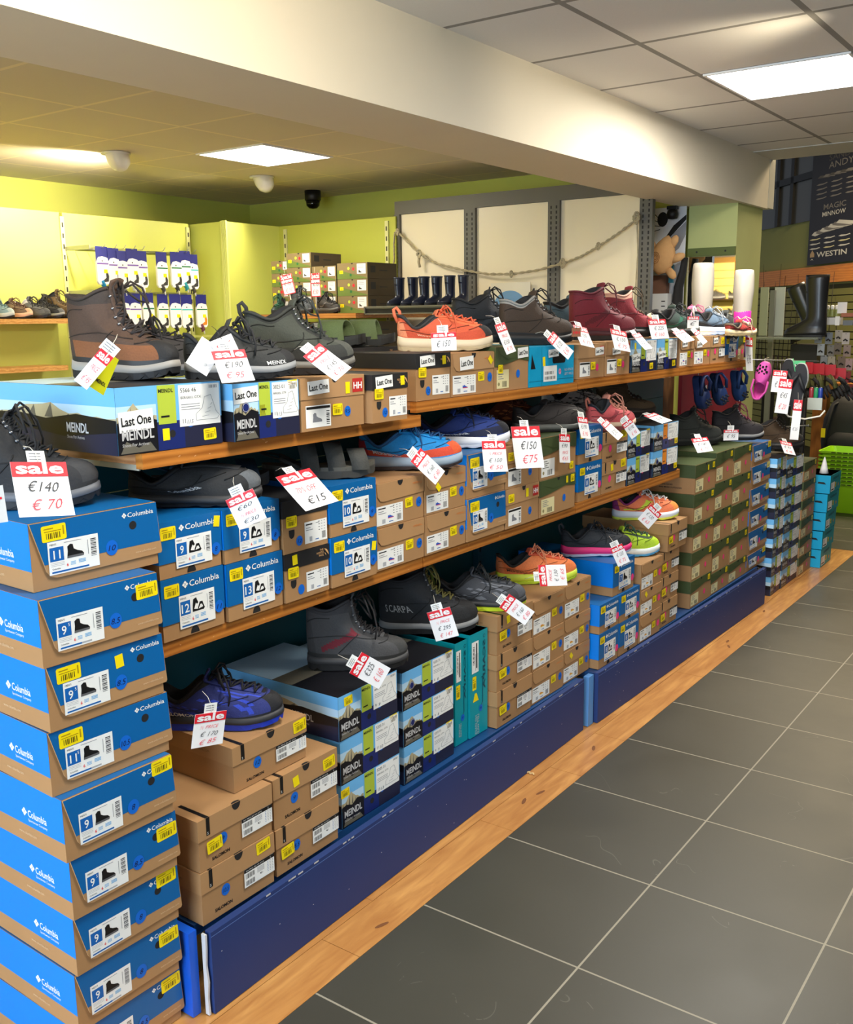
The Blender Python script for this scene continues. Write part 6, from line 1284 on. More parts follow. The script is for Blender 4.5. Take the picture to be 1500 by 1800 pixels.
mb = MB(); mb.text(F, 'Kids Corner', 0, -.012, .030, WH, w=.17, off=.0016, align='c', shear=.05); mb.build('lettering', e)
# things seen between the partition and the column
e = empty('photo_poster', (-2.50, 6.10, 1.9)); tag(e, 'black and white poster between the partition and the green column', 'poster')
F = frame((-.14, 0, -.4), (1, 0, 0), (0, 0, 1)); mb = MB(); mb.box(-.16, .10, 0, .004, -.5, .27, mat('poster_white', (226, 226, 228), .5)); mb.build('sheet', e)
mb = MB(); mb.disc(F, .085, .60, .035, BK, .0008, 16, ry=.045)
for k, (a, b) in enumerate(((-.02, .66), (-.02, .60), (-.02, .55), (-.02, .50))): mb.tube([F(a, b + .02, .001), F(.07, .60 - k * .02, .001)], .0022, BK, 4)
mb.poly(F, [(.10, .48), (.16, .56), (.24, .62), (.24, .59), (.17, .52), (.12, .47)], BK, .001); mb.poly(F, [(.12, .36), (.20, .42), (.24, .50), (.24, .58), (.16, .51), (.10, .44)], mat('poster_grey', (150, 150, 154), .5), .0008)
mb.disc(F, .11, .43, .018, BK, .0014, 14); mb.disc(F, .11, .43, .010, mat('poster_grey'), .0017, 12)
mb.build('printed_picture', e)
TANP = mat('plush_tan', (214, 164, 108), .95, noise=.08, nscale=60, bump=.3)
c = aty(1166, 450, 5.95); e = empty('plush_toy', c); tag(e, 'tan star-finned plush toy hanging by the grey upright', 'toy')
mb = MB(); mb.lathe([(.004, -.115), (.05, -.09), (.075, -.04), (.078, .02), (.055, .07), (.028, .105), (.004, .125)], TANP, 20, Matrix.Rotation(.25, 4, 'Y'), sx=1, sy=.6); b_ = mb.build('body', e)
for (dx, dz, rr, ln) in ((.075, -.02, 1.25, .07), (.06, .07, .5, .055), (-.07, .06, -.6, .06), (.05, -.10, 2.4, .05)):
    mb = MB(); M = Matrix.Translation((dx, 0, dz)) @ Matrix.Rotation(rr, 4, 'Y'); mb.lathe([(.024, -.02), (.026, ln * .5), (.014, ln * .9), (.002, ln)], TANP, 12, M, sy=.6); mb.build('fin', e)
mb = MB()
for r_ in (.026, .018, .010): mb.tube([Vector((math.cos(t) * r_ - .03, -.048, math.sin(t) * r_ * 1.3 - .01)) for t in [2 * PI * j / 14 for j in range(15)]], .0015, mat('plush_seam', (150, 104, 60), .9), 4)
mb.build('stitched_swirl', b_)
c = aty(1160, 510, 6.05); mb = MB(); mb.box(-.06, .055, 0, .05, -.10, .09, mat('folded_brown', (110, 76, 58), .9, noise=.2, nscale=20)); o = mb.build('brown_cloth', None, (c.x, 6.02, c.z)); tag(o, 'folded brown cloth under the plush toy', 'cloth')
c = aty(1163, 545, 5.98); e = empty('white_box', (c.x, 5.95, c.z)); tag(e, 'white product box with small print below the brown cloth', 'box'); mb = MB(); mb.box(-.065, .05, 0, .08, -.13, .10, WH2); mb.build('carton', e)
mb = MB(); F = frame((-.065, 0, -.13), (1, 0, 0), (0, 0, 1))
for k in range(5): mb.rect(F, .075, .18 - k * .03, .10, .186 - k * .03, INK, .0006)
mb.rect(F, .07, .06, .09, .08, INK, .0006); mb.build('print', e)
c = aty(1176, 480, 6.04); mb = MB(); mb.box(-.012, .014, 0, .02, -.06, .05, mat('turquoise_tool', (50, 130, 150), .5)); o = mb.build('turquoise_handle', None, (c.x + .02, 6.02, c.z)); tag(o, 'turquoise handle hanging beside the plush toy', 'handle')
c = aty(1190, 540, 6.0); mb = MB(); mb.tube([(.03, 0, .30), (.02, 0, .22), (-.005, 0, .12), (-.01, 0, 0), (.0, 0, -.15), (.005, 0, -.25)], [.03, .035, .045, .05, .05, .04], mat('black_bag', (30, 28, 26), .8, noise=.2, nscale=30), 10, flat=.6); o = mb.build('hanging_bag', None, (c.x, 6.03, c.z)); tag(o, 'long black bag hanging between poster and green column', 'bag')
c = aty(1178, 376, 6.0); e = empty('round_black_fitting', (c.x, 6.04, c.z)); tag(e, 'round black fitting under the beam with thin spokes', 'fitting'); mb = MB(); mb.lathe([(.003, -.03), (.03, -.025), (.036, 0), (.03, .025), (.003, .03)], BK, 16); mb.box(-.03, .03, -.02, .02, .03, .05, BK); mb.build('body', e)
# mannequin legs with socks
MAN = mat('mannequin_white', (180, 172, 158), .35)
for i, (x, y, zt, c1, c2, sc_) in enumerate(((-1.865, 4.995, 1.765, (26, 28, 36), (26, 28, 36), 1.0), (-1.640, 4.948, 1.722, (176, 20, 130), (66, 30, 92), .9))):
    e = empty('mannequin_leg', (x, y, 1.2885)); tag(e, ['white mannequin leg in a black sock near the end of the upper shelf', 'white mannequin leg in a magenta and purple sock at the end of the upper shelf'][i], 'mannequin leg')
    H_ = zt - 1.2885; mb = MB(); mb.lathe([(.044 * sc_, .14), (.046 * sc_, .20), (.056 * sc_, .30), (.060 * sc_, H_ - .10), (.057 * sc_, H_ - .03), (.053 * sc_, H_ - .004), (.045 * sc_, H_), (.0, H_)], MAN, 28, sx=.92); mb.build('leg', e)
    mb = MB(); mb.lathe([(.042 * sc_, .01), (.044 * sc_, .05), (.0455 * sc_, .16), (.0475 * sc_, .245 if i == 0 else .21)], fab(c2), 24, sx=.94); sk = mb.build('sock', e)
    mb = MB(); mb.lathe([(.0475 * sc_, .15), (.049 * sc_, .17), (.049 * sc_, .235)], fab(c1), 24, sx=.94); mb.build('sock_cuff', sk)
# the shoe wall near the entrance of the back room, seen in the mirror
SLW = mat('slat_yellow', (238, 214, 120), .5)
e = empty('slat_wall', (-4.6, -1.6, 0)); tag(e, 'yellow slatted shoe wall seen only in the column mirror', 'slat wall')
mb = MB()
for k in range(16): mb.box(-1.7, 1.9, -.02, .0, .55 + k * .105, .55 + k * .105 + .098, SLW)
mb.build('slats', e); mb = MB(); mb.box(-1.7, 1.9, -.04, -.02, .5, 2.3, mat('slat_gap', (150, 110, 40), .7)); mb.build('backing', e)
spot_light('shoe_wall_spot', (-4.4, -.2, 2.38), (-4.2, -1.6, 1.7), 190, WARM, 120, .9)
first = None
for r_ in range(3):
    mb = MB(); mb.box(-1.45, 1.45, 0, .16, 0, .012, mat('dark_shelf', (70, 44, 26), .5)); o = mb.build('display_shelf', None, (-4.3, -1.598, 1.72 - r_ * .235)); tag(o, ['top', 'middle', 'lowest'][r_] + ' dark shelf of the slatted shoe wall in the mirror', 'shelf')
    for k in range(9):
        x = -5.55 + k * .31; lbl = 'grey shoe with white ticket on the mirrored shoe wall'
        if first is None: first = shoe('trail_shoe', lbl, (x, -1.50, 1.7325), 0, L=.27, style='run', up=(96, 92, 88), toe=(70, 68, 66), mid=(170, 168, 160), lace=(60, 58, 56), group='shoes on the mirrored shoe wall', sx=.9)
        else: c_ = copy_tree(first); c_.location = (x, -1.50, 1.7325 - r_ * .235)
# ------------------------------------------------------------------ the fishing corner beyond the header
UW = Vector((.675, -.738, 0)).normalized(); KW = 1.36; OW = Vector((-2.2 * KW, 8.0 * KW, 0))
FW0 = frame(OW, UW, (0, 0, 1)); FW = lambda u, v, off=0.0: FW0(u * KW, max(.002, min(3.88, 1.5 + (v - 1.5) * KW)), off); OLW = mat('olive_slat', (134, 130, 58), .6)
mb = MB(); NB = -UW.cross(Vector((0, 0, 1)))
def wbox(mb, u0, u1, v0, v1, d0, d1, m):
    P = [FW(u0, v0, d0), FW(u1, v0, d0), FW(u1, v1, d0), FW(u0, v1, d0), FW(u0, v0, d1), FW(u1, v0, d1), FW(u1, v1, d1), FW(u0, v1, d1)]
    mb.add(P, [(0, 3, 2, 1), (4, 5, 6, 7), (0, 1, 5, 4), (1, 2, 6, 5), (2, 3, 7, 6), (3, 0, 4, 7)], m)
wbox(mb, -1.6, 2.2, -1, 3.5, -.12, -.10, mat('wall_green_far', (150, 152, 84), .7, noise=.08, nscale=3)); struct('wall_fishing', mb)
e = empty('slat_wall', OW); tag(e, 'olive slatted wall behind the black wellington boots', 'slat wall')
def wpart(nm, parent, boxes):
    mb = MB()
    for b in boxes: wbox(mb, *b)
    mb.v = [tuple(Vector(v) - OW) for v in mb.v]; return mb.build(nm, parent)
wpart('slats', e, [(-1.5, 2.1, .5 + k * .052, .5 + k * .052 + .044, -.09, -.07, OLW) for k in range(23)]); wpart('backing', e, [(-1.5, 2.1, .4, 1.72, -.098, -.09, mat('slat_groove', (70, 66, 30), .8))])
wpart('wood_band', e, [(-1.5, 2.1, 1.735, 1.86, -.09, -.055, wood_mat('amber_board', (214, 120, 16), (240, 150, 36), .5, (1, 1, 6), 3, .2, False))])
e = empty('window_band', OW); tag(e, 'dark glazed band with black bars high on the fishing wall', 'glazing')
wpart('dark_glass', e, [(-1.5, 2.1, 2.21, 3.25, -.098, -.085, mat('dark_glass', (70, 72, 72), .25))])
wpart('bars', e, [(-1.5, 2.1, 2.52, 2.57, -.085, -.06, BK)] + [(u, u + .05, 2.21, 3.2, -.085, -.06, BK) for u in (-1.1, -.62, -.38, .2)])
e = empty('hanging_banner', OW); tag(e, 'tall black lure banner hanging at the right edge', 'banner')
wpart('banner_sheet', e, [(-.01, 1.25, 1.872, 2.95, -.05, -.044, mat('banner_black', (30, 26, 30), .5))])
FB = lambda u, v, off=0: FW((u - .075) * 1.30 + .03, 1.925 + (v - 1.925) * .80, -.044 + off) - OW
mb = MB(); bw = mat('banner_white', (222, 218, 206), .5); bg_ = mat('banner_grey', (128, 122, 114), .5); tn = mat('banner_tan', (196, 164, 120), .5)
mb.text(FB, 'WESTIN', .15, 1.925, .048, bw, w=.33, off=.001, bold=.02); mb.poly(FB, [(.075, 1.93), (.125, 1.93), (.125, 1.96), (.10, 1.995), (.075, 1.96)], tn, .001); mb.poly(FB, [(.08, 1.90), (.10, 1.918), (.12, 1.90), (.10, 1.908)], bw, .001)
mb.text(FB, 'MAGIC', .20, 2.345, .050, bg_, w=.24, off=.001, bold=.01); mb.text(FB, 'MINNOW', .19, 2.285, .042, bw, w=.25, off=.001, bold=.004)
mb.text(FB, 'ANDY', .23, 2.70, .060, bg_, w=.26, off=.001); mb.text(FB, 'SANDY', .23, 2.77, .055, mat('banner_dim', (84, 78, 66), .5), w=.28, off=.001)
mb.build('lettering', e); mb = MB()
def lure(u, v, s, m):
    mb.poly(FB, [(u, v), (u + .03 * s, v + .008 * s), (u + .08 * s, v + .004 * s), (u + .12 * s, v + .010 * s), (u + .135 * s, v - .012 * s), (u + .125 * s, v + .002 * s), (u + .08 * s, v - .006 * s), (u + .03 * s, v - .007 * s)], m, .001)
for r_ in range(3):
    for k in range(4): lure(.06 + k * .16, 2.09 - r_ * .042, 1, bw if (r_ + k) % 3 else mat('lure_cream', (226, 214, 160), .5))
for r_ in range(4):
    for k in range(4): lure(.10 + k * .16, 2.58 - r_ * .042, 1, bg_)
for k in range(7): mb.poly(FB, [(.08 + k * .045, 2.135 + k * .012), (.11 + k * .045, 2.16 + k * .012), (.30 + k * .045, 2.17 + k * .004), (.34 + k * .045, 2.15 + k * .004), (.22 + k * .045, 2.14 + k * .006), (.12 + k * .05, 2.12 + k * .012)], bw if k % 2 == 0 else bg_, .001 + k * .0004)
for k in range(6): mb.poly(FB, [(.11 + k * .06, 2.64), (.14 + k * .06, 2.66), (.26 + k * .06, 2.645), (.24 + k * .06, 2.625)], bg_ if k % 2 else 'banner_dim', .001 + k * .0004)
mb.build('printed_lures', e)
RODM = mat('rod_dark', (34, 26, 22), .4)
for i in range(16):
    u = -.98 + i * .075 if i < 13 else .25 + (i - 13) * .14; ln = random.uniform(.3, .75)
    e = empty('fishing_rod', FW(u, 1.12, -.03)); tag(e, 'thin dark fishing rod standing against the slatted wall', 'fishing rod', 'fishing rods along the wall')
    mb = MB(); t = random.uniform(-.03, .03); mb.tube([(0, 0, 0), (t, 0, .3 + ln * .5), (t * 2, 0, .35 + ln)], [.004, .003, .0015], RODM, 5); mb.build('blank', e)
    mb = MB(); mb.tube([(0, 0, -.25), (0, 0, .08)], .010, RODM, 6); mb.build('grip', e)
    mb = MB(); mb.tube([(t + .006 + math.cos(a) * .008, 0, .3 + ln * .5 + math.sin(a) * .010) for a in [k * PI / 4 for k in range(9)]], .0014, RODM, 4); mb.build('line_guide', e)
# big black wellingtons on the clear shelf
c = aty(1400, 592, 7.2); SHZ = c.z
mb = MB(); p0 = aty(1378, 594, 7.2); p1 = aty(1441, 590, 7.2); mb.box(p0.x - .25, p1.x + .02, 7.08, 7.30, SHZ - .016, SHZ - .001, mat('clear_shelf', (160, 168, 160), .15, trans=.4)); o = mb.build('display_shelf'); tag(o, 'thin clear shelf under the black wellington boot', 'shelf')
p = aty(1415, 590, 7.18); welly('big black wellington boot standing toe to the left', (p.x + .045, 7.18, SHZ), PI, .405, .285, (34, 34, 36), .11, None, None, (24, 24, 24))
e2 = welly('black wellington boot leaning behind the standing one', (p.x - .02, 7.45, SHZ + .01), PI, .36, .24, (30, 34, 34), .10); e2.rotation_euler = (0, math.radians(24), PI)
# pale boards and grey post left of the boots
p = aty(1340, 505, 7.6); q = aty(1345, 590, 7.6)
for i, (a, b, m, lb, yy) in enumerate(((1338, 1352, mat('board_pale', (176, 186, 170), .4), 'pale green-grey board standing left of the grey post', 7.5), (1363, 1381, mat('board_white', (204, 212, 206), .4), 'white board standing right of the grey post', 7.48))):
    x0 = aty(a, 505, yy).x; x1 = aty(b, 505, yy).x; z0 = aty(a, 590, yy).z; z1 = aty(a, 505, yy).z; mb = MB(); mb.box(x0, x1, yy, yy + .012, z0, z1, m); o = mb.build('display_board'); tag(o, lb, 'board')
x0 = aty(1352, 560, 7.4).x; mb = MB(); mb.box(x0, x0 + .034, 7.40, 7.43, .0, 1.68, mat('post_grey', (122, 126, 124), .4)); o = mb.build('steel_post'); tag(o, 'grey steel post between the two pale boards', 'post')
# black counter block, packets, bottles
def slab(px0, py0, px1, py1, y, d, m, nm, lb, cat, kids=(), group=None):
    a = aty(px0, py1, y); b = aty(px1, py0, y); e = empty(nm, ((a.x + b.x) / 2, y, a.z)); tag(e, lb, cat, group); w = abs(b.x - a.x); h = b.z - a.z
    mb = MB(); mb.box(-w / 2, w / 2, 0, d, 0, h, m); mb.build('body', e)
    F = frame((-w / 2, 0, 0), (1, 0, 0), (0, 0, 1)); return e, F, w, h
slab(1388, 606, 1438, 648, 7.3, .25, mat('counter_black', (22, 22, 24), .5), 'black_crate', 'black crate under the clear boot shelf', 'crate')
e, F, w, h = slab(1441, 558, 1479, 571, 7.3, .06, WH2, 'bottle_tray', 'white tray holding a row of small bottles', 'tray')
for i in range(4):
    p = aty(1447 + i * 8, 557, 7.33); b_ = empty('bottle', (p.x, 7.33, p.z + .001)); tag(b_, 'white capped olive bottle standing in the white tray', 'bottle', 'bottles in the white tray')
    mb = MB(); mb.lathe([(.013, 0), (.014, .004), (.014, .048), (.008, .056)], mat('bottle_olive', (140, 150, 90), .3), 12); mb.build('bottle_body', b_); mb = MB(); mb.lathe([(.012, .050), (.0125, .066), (.011, .078), (.0, .080)], WH, 12); mb.build('cap', b_)
slab(1472, 531, 1490, 551, 7.25, .004, CARD, 'price_card', 'white price card above the bottle tray', 'card')
slab(1468, 556, 1477, 572, 7.22, .004, CARD, 'price_card', 'small white price card in front of the bottle tray', 'card')
slab(1482, 563, 1500, 572, 7.2, .08, mat('box_greyblue', (110, 116, 126), .5), 'small_box', 'grey-blue box right of the bottle tray', 'box')
slab(1479, 550, 1502, 557, 7.2, .05, mat('box_darkorange', (170, 100, 70), .5), 'small_box', 'orange-topped small box at the right edge', 'box')
k = 0
pk = [(1441, 586, (150, 158, 168)), (1458, 588, (120, 126, 134)), (1474, 584, (168, 160, 150)), (1489, 588, (190, 180, 176)), (1444, 608, (170, 178, 190)), (1460, 610, (130, 128, 126)), (1475, 606, (110, 100, 92)), (1490, 610, (150, 130, 124)), (1448, 628, (140, 146, 158)), (1464, 630, (170, 162, 150)), (1480, 630, (120, 104, 96)), (1492, 634, (176, 150, 150)), (1478, 652, (160, 140, 140)), (1490, 656, (150, 60, 70)), (1492, 680, (130, 44, 56))]
for i, (px, py, c) in enumerate(pk):
    a = aty(px, py + 8, 7.25); e = empty('blister_pack', (a.x, 7.22 + .02 * (i % 3), a.z)); tag(e, 'hanging tackle packet, %s row, %s from the left' % (['top', 'second', 'third', 'lowest'][min(3, i // 4)], ['first', 'second', 'third', 'fourth'][i % 4]), 'packet', 'tackle packets at the right edge')
    mb = MB(); mb.box(-.024, .024, 0, .004, -.035, .045, mat('packet_%d' % i, c, .3)); mb.build('card', e)
    mb = MB(); mb.tube([(-.012, -.006, -.01), (.0, -.01, .0), (.013, -.006, -.012)], .005, mat('tackle_dark', (40, 36, 34), .3), 5); mb.disc(frame((0, 0, 0), (1, 0, 0), (0, 0, 1)), 0, .036, .003, BK, .0006, 8); mb.build('tackle', e)
# hanging rails between the unit and the fishing corner
STL = mat('steel')
a = aty(1322, 632, 5.9); b = aty(1440, 636, 6.1)
mb = MB(); mb.tube([(a.x - .3, 5.9, a.z + .01), (a.x, 5.9, a.z), (b.x, 6.1, b.z + .002)], .004, STL, 6); o = mb.build('hanging_rail'); tag(o, 'thin steel rail the pink clog and the flip-flops hang from', 'rail')
a = aty(1345, 752, 5.95); b = aty(1421, 748, 5.95); mb = MB(); mb.tube([a, b], .004, STL, 6); mb.lathe([(.0, 0), (.008, 0), (.008, .004), (0, .004)], STL, 10, Matrix.Translation(b) @ Matrix.Rotation(PI / 2, 4, 'Y')); o = mb.build('steel_hook'); tag(o, 'empty steel hook bar above the brown boot', 'hook')
a = aty(1412, 760, 6.0); mb = MB(); a = aty(1412, 760, 6.95); mb.tube([(a.x, 6.95, 0.0), (a.x, 6.95, 1.0)], .014, mat('stand_black', (30, 30, 32), .4), 8); o = mb.build('display_stand'); tag(o, 'black display stand behind the hanging flip-flops', 'stand')
# clogs
def clog(label, pos, rot, col, L=.20, group=None, sc_=1.0, tagc=None):
    e = empty('clog', pos, 0, rot); tag(e, label, 'clog', group); m = rub(col); W = L * .40; n = 28; ns = 9; mb = MB()
    vs = []
    for j in range(ns + 1):
        s = j / ns
        for i in range(n):
            th = 2 * PI * i / n; t = (1 - math.cos(th)) / 2; sn = math.sin(th)
            x = L * t; y = W / 2 * interp(HWT, t) * abs(sn) ** .6 * (1 if sn >= 0 else -1)
            rim_z = .03 + .045 * (1 - smooth01(.35, .55, t)) * (.6) + .0
            top = .028 + .048 * smooth01(.35, .6, t)
            if t > .42: k_ = s; x2 = x - (x - L * .46) * max(0, (s - .35) / .65) ** 1.6; y2 = y * (1 - .86 * max(0, (s - .35) / .65) ** 1.5); z = .075 * L / .2 * math.sin(min(1, s * 1.0) * PI * .5) ** .8
            else: x2 = x; y2 = y * (1 - .06 * s); z = .045 * s * L / .2
            vs.append((x2 - L * .5, y2, z))
    mb.add(vs, [(j * n + i, j * n + (i + 1) % n, (j + 1) * n + (i + 1) % n, (j + 1) * n + i) for j in range(ns) for i in range(n)] + [tuple(range(n - 1, -1, -1))], m, True); mb.build('clog_body', e)
    mb = MB()
    for (u, v, r_) in ((.30, .0, .006), (.24, -.014, .006), (.24, .014, .006), (.18, 0, .006), (.18, -.024, .0065), (.18, .024, .0065), (.12, -.012, .006), (.12, .012, .006), (.33, -.016, .005), (.33, .016, .005)):
        k_ = L / .2; px_ = (u * .95 + .08) * L; z = .074 * k_ - .9 * max(0, px_ - .10 * k_) ** 2 * 9
        mb.lathe([(0, 0), (r_ * k_, 0), (r_ * k_, .004), (0, .004)], mat('hole_dark'), 10, Matrix.Translation((px_ - .0 * L, v * k_, z * .92)))
    o = mb.build('vent_holes', e); o['kind'] = 'stuff'
    mb = MB(); mb.tube([(-.0, W * .46, .045), (-L * .25, W * .48, .06), (-L * .48, W * .2, .062), (-L * .5, 0, .062), (-L * .48, -W * .2, .062), (-L * .25, -W * .48, .06), (0, -W * .46, .045)], .006, m, 6, flat=1.6); mb.build('heel_strap', e)
    return e
p = aty(1341, 668, 5.86)
e = clog('bright pink clog with round holes hanging toe up', (p.x, 5.86, p.z), (math.radians(90), math.radians(-80), math.radians(6)), (240, 96, 196), .22)
mb = MB(); mb.tube([(.09, 0, .03), (.125, .01, .03), (.13, 0, -.03)], .002, STR, 5); mb.build('hanging_loop', e)
NV = (24, 40, 82)
for i, (px, py, r_) in enumerate(((1238, 668, .2), (1270, 668, -.1), (1303, 665, .15))):
    p = atx(px, py, -1.63); clog(['navy camouflage clog hanging leftmost under the far upper shelf', 'navy clog hanging in the middle under the far upper shelf', 'navy clog with bright blue strap hanging right under the far upper shelf'][i], (-1.66, p.y, 1.158), (math.radians(90), math.radians(70), math.radians(60) + r_), (24 + i * 6, 40 + 12 * i, 82 + 16 * i), .162, 'navy clogs under the far shelf')
    mb = MB(); mb.tube([(-1.66, p.y, 1.225), (-1.655, p.y, 1.253)], .0015, STR, 4); o = mb.build('hanging_loop'); tag(o, ['plastic loop of the leftmost navy clog', 'plastic loop of the middle navy clog', 'plastic loop of the right navy clog'][i], 'loop')
    q = atx(px + 6, py + 28, -1.62); mb = MB(); mb.box(-.001, .001, -.045, .045, -.035, .03, CARD); o = mb.build('price_card', None, (-1.615 - .02, q.y, q.z + .01), (.2, 0, .1)); tag(o, ['white card below the leftmost navy clog', 'white card below the middle navy clog', 'white card below the right navy clog'][i], 'card')
# tags among the hanging goods
for (px, py, w, h, ls, lb, ro) in ((1372, 670, .075, .12, ['€ 34'], 'sale tag beside the pink clog', -4), (1380, 696, .070, .19, ['€45', '€ 20'], 'long sale tag left of the flip-flops', -6)):
    p = aty(px, py, 5.62); sale_tag(ls, lb, (p.x, p.y - .02, p.z), -72, 0, ro, w, h, clip=False, group='tags on the hanging goods')
p = aty(1400, 738, 5.60); sale_tag(['€ 25'], 'dim long sale tag hanging below the flip-flops', (p.x, p.y, p.z), -75, 0, -3, .045, .22, clip=False, group='tags on the hanging goods')
# flip-flops
def flipflop(label, pos, rot):
    e = empty('flip_flop', pos, 0, rot); tag(e, label, 'flip-flop', 'black flip-flops on the rail'); L = .27; W = .10; n = 40
    for nm, z0, z1, f, m in (('footbed', .004, .018, .97, rub((46, 48, 54))), ('sole_edge', 0, .012, 1.0, rub((214, 214, 210)))):
        vs = []
        for z in (z0, z1):
            for i in range(n):
                th = 2 * PI * i / n; t = (1 - math.cos(th)) / 2; sn = math.sin(th); vs.append(((L * t - L / 2) * f, W / 2 * interp(HWT, t) * abs(sn) ** .6 * (1 if sn >= 0 else -1) * f, z))
        mb = MB(); mb.add(vs, [(i, (i + 1) % n, n + (i + 1) % n, n + i) for i in range(n)] + [tuple(range(n - 1, -1, -1)), tuple(range(n, 2 * n))], m); mb.build(nm, e)
    for s in (-1, 1):
        mb = MB(); mb.tube([(L * .28, 0, .018), (L * .18, s * .014, .040), (L * .02, s * .036, .036), (-L * .10, s * .044, .014)], [.004, .010, .012, .008], rub((34, 36, 40)), 6); mb.build('strap', e)
    return e
p = aty(1406, 680, 5.75); flipflop('front black flip-flop with white edge hanging from the rail', (p.x, 5.74, p.z), (math.radians(90), math.radians(-84), math.radians(-8)))
p = aty(1390, 672, 5.85); flipflop('black flip-flop hanging behind the front one', (p.x, 5.84, p.z), (math.radians(90), math.radians(-94), math.radians(-12)))
mb = MB(); p = aty(1397, 640, 5.74); mb.tube([p + Vector((-.01, 0, .03)), p + Vector((0, -.01, 0)), p + Vector((.012, -.02, -.04))], .003, mat('green_hanger', (90, 190, 130), .4), 5); mb.box(p.x, p.x + .06, 5.735, 5.742, p.z + .0, p.z + .018, 'green_hanger'); o = mb.build('green_hanger'); tag(o, 'green plastic hanger holding the flip-flops', 'hanger')
mb = MB(); p = aty(1408, 720, 5.70); mb.tube([p + Vector((-.14, 0, .17)), p + Vector((-.12, -.01, .02)), p + Vector((-.06, -.015, -.04)), p + Vector((.03, -.02, -.05)), p + Vector((.11, -.015, -.03)), p + Vector((.13, 0, .0))], .005, WPL, 6); o = mb.build('looped_cord'); tag(o, 'white looped cord hanging under the flip-flops', 'cord')
# gloves with red headers
for i, (px, py) in enumerate(((1416, 650), (1436, 652), (1456, 654), (1474, 660))):
    p = aty(px, py, 6.2 + .07 * i); e = empty('work_glove', (p.x, 6.2 + .07 * i, p.z)); tag(e, ['leftmost olive and black glove under a red card', 'second glove under a red card', 'third glove under a red card', 'rightmost black glove under a red card'][i], 'glove', 'gloves with red header cards')
    mb = MB(); mb.box(-.045, .045, -.004, .0, -.02, .045, mat('glove_header', (176, 34, 44), .4)); mb.build('red_header', e)
    mb = MB(); gm = fab((92, 92, 46) if i < 3 else (30, 28, 28)); a_ = math.radians(14 + 8 * i); R_ = Matrix.Rotation(-a_, 4, 'Y')
    mb.tube([R_ @ Vector((0, .0, -.02)), R_ @ Vector((0, 0, -.07)), R_ @ Vector((0, 0, -.11))], [.030, .037, .036], gm, 10, flat=.4); gl = mb.build('glove_palm', e)
    for k, (dx, ln) in enumerate(((-.030, .060), (-.010, .072), (.010, .070), (.029, .055))):
        mb = MB(); mb.tube([R_ @ Vector((dx, 0, -.105)), R_ @ Vector((dx * 1.1, 0, -.105 - ln * .6)), R_ @ Vector((dx * 1.15, .004, -.105 - ln))], [.011, .010, .006], fab((34, 32, 30)), 8); mb.build('glove_finger', gl)
    mb = MB(); mb.tube([R_ @ Vector((.036, 0, -.06)), R_ @ Vector((.056, 0, -.09)), R_ @ Vector((.060, 0, -.115))], [.012, .011, .006], fab((34, 32, 30)), 8); mb.build('glove_thumb', gl)
# wooden counter end, placard, backpack
OAK2 = wood_mat('counter_oak', (128, 76, 26), (176, 112, 46), .5, (6, 6, 1), 3, .2, False)
x0 = aty(1430, 700, 8.7).x; x1 = aty(1454, 700, 8.7).x
mb = MB(); mb.box(x0, x1, 8.70, 8.82, 0, aty(1440, 685, 8.7).z, OAK2); o = mb.build('wooden_post'); tag(o, 'brown wooden post left of the black backpack', 'post')
z1 = aty(1470, 672, 8.8).z; mb = MB(); mb.box(x1 + .022, x1 + 1.0, 8.66, 8.86, z1 - .06, z1, OAK2); mb.box(x1 + .03, x1 + 1.0, 8.80, 8.84, 0, z1 - .06, mat('counter_dark', (58, 40, 22), .7)); o = mb.build('counter'); tag(o, 'brown wooden counter at the right edge behind the backpack', 'counter')
e, F, w, h = slab(1419, 700, 1446, 720, 6.0, .012, mat('placard_grey', (192, 200, 190), .5), 'placard', 'pale grey placard below the coloured markers', 'placard')
for i, (c, dx) in enumerate((((150, 40, 50), 0), ((30, 140, 90), 8), ((30, 60, 150), 16))):
    p = aty(1426 + dx, 692, 6.02); mb = MB(); mb.lathe([(.012, -.035), (.013, -.03), (.013, .03), (.006, .036)], mat('marker_%d' % i, c, .35), 10); o = mb.build('marker', None, (p.x, 6.03, p.z)); tag(o, ['red', 'green', 'blue'][i] + ' marker standing behind the grey placard', 'marker', 'coloured markers')
p = aty(1490, 762, 8.45); e = empty('backpack', (p.x, 8.45, p.z)); e.scale = (1.45, 1.45, 1.45); tag(e, 'black backpack with yellow tab hanging at the right edge', 'backpack')
PKM = mat('backpack_black', (30, 31, 34), .7, noise=.2, nscale=40); mb = MB(); mb.lathe([(.06, -.19), (.125, -.17), (.14, -.05), (.13, .08), (.09, .17), (.04, .21), (.0, .215)], PKM, 20, sy=.55, sx=1.0); b_ = mb.build('pack_body', e)
mb = MB(); mb.lathe([(.03, -.15), (.085, -.13), (.09, -.03), (.06, .01), (.0, .02)], PKM, 16, Matrix.Translation((0, -.055, 0)), sy=.4); mb.build('front_pocket', e)
mb = MB(); mb.box(-.12, -.098, -.086, -.08, -.02, .03, YEL); mb.build('yellow_tab', e)
for s in (-1, 1): mb = MB(); mb.tube([(s * .02, .02, .20), (s * .07, -.06, .16), (s * .10, -.07, .0), (s * .11, -.03, -.14)], .010, PKM, 6, flat=.5); mb.build('strap', e)
mb = MB(); mb.tube([(0, 0, .20), (-.02, 0, .25), (.02, 0, .25), (0, 0, .20)], .005, PKM, 5); mb.build('haul_loop', e)
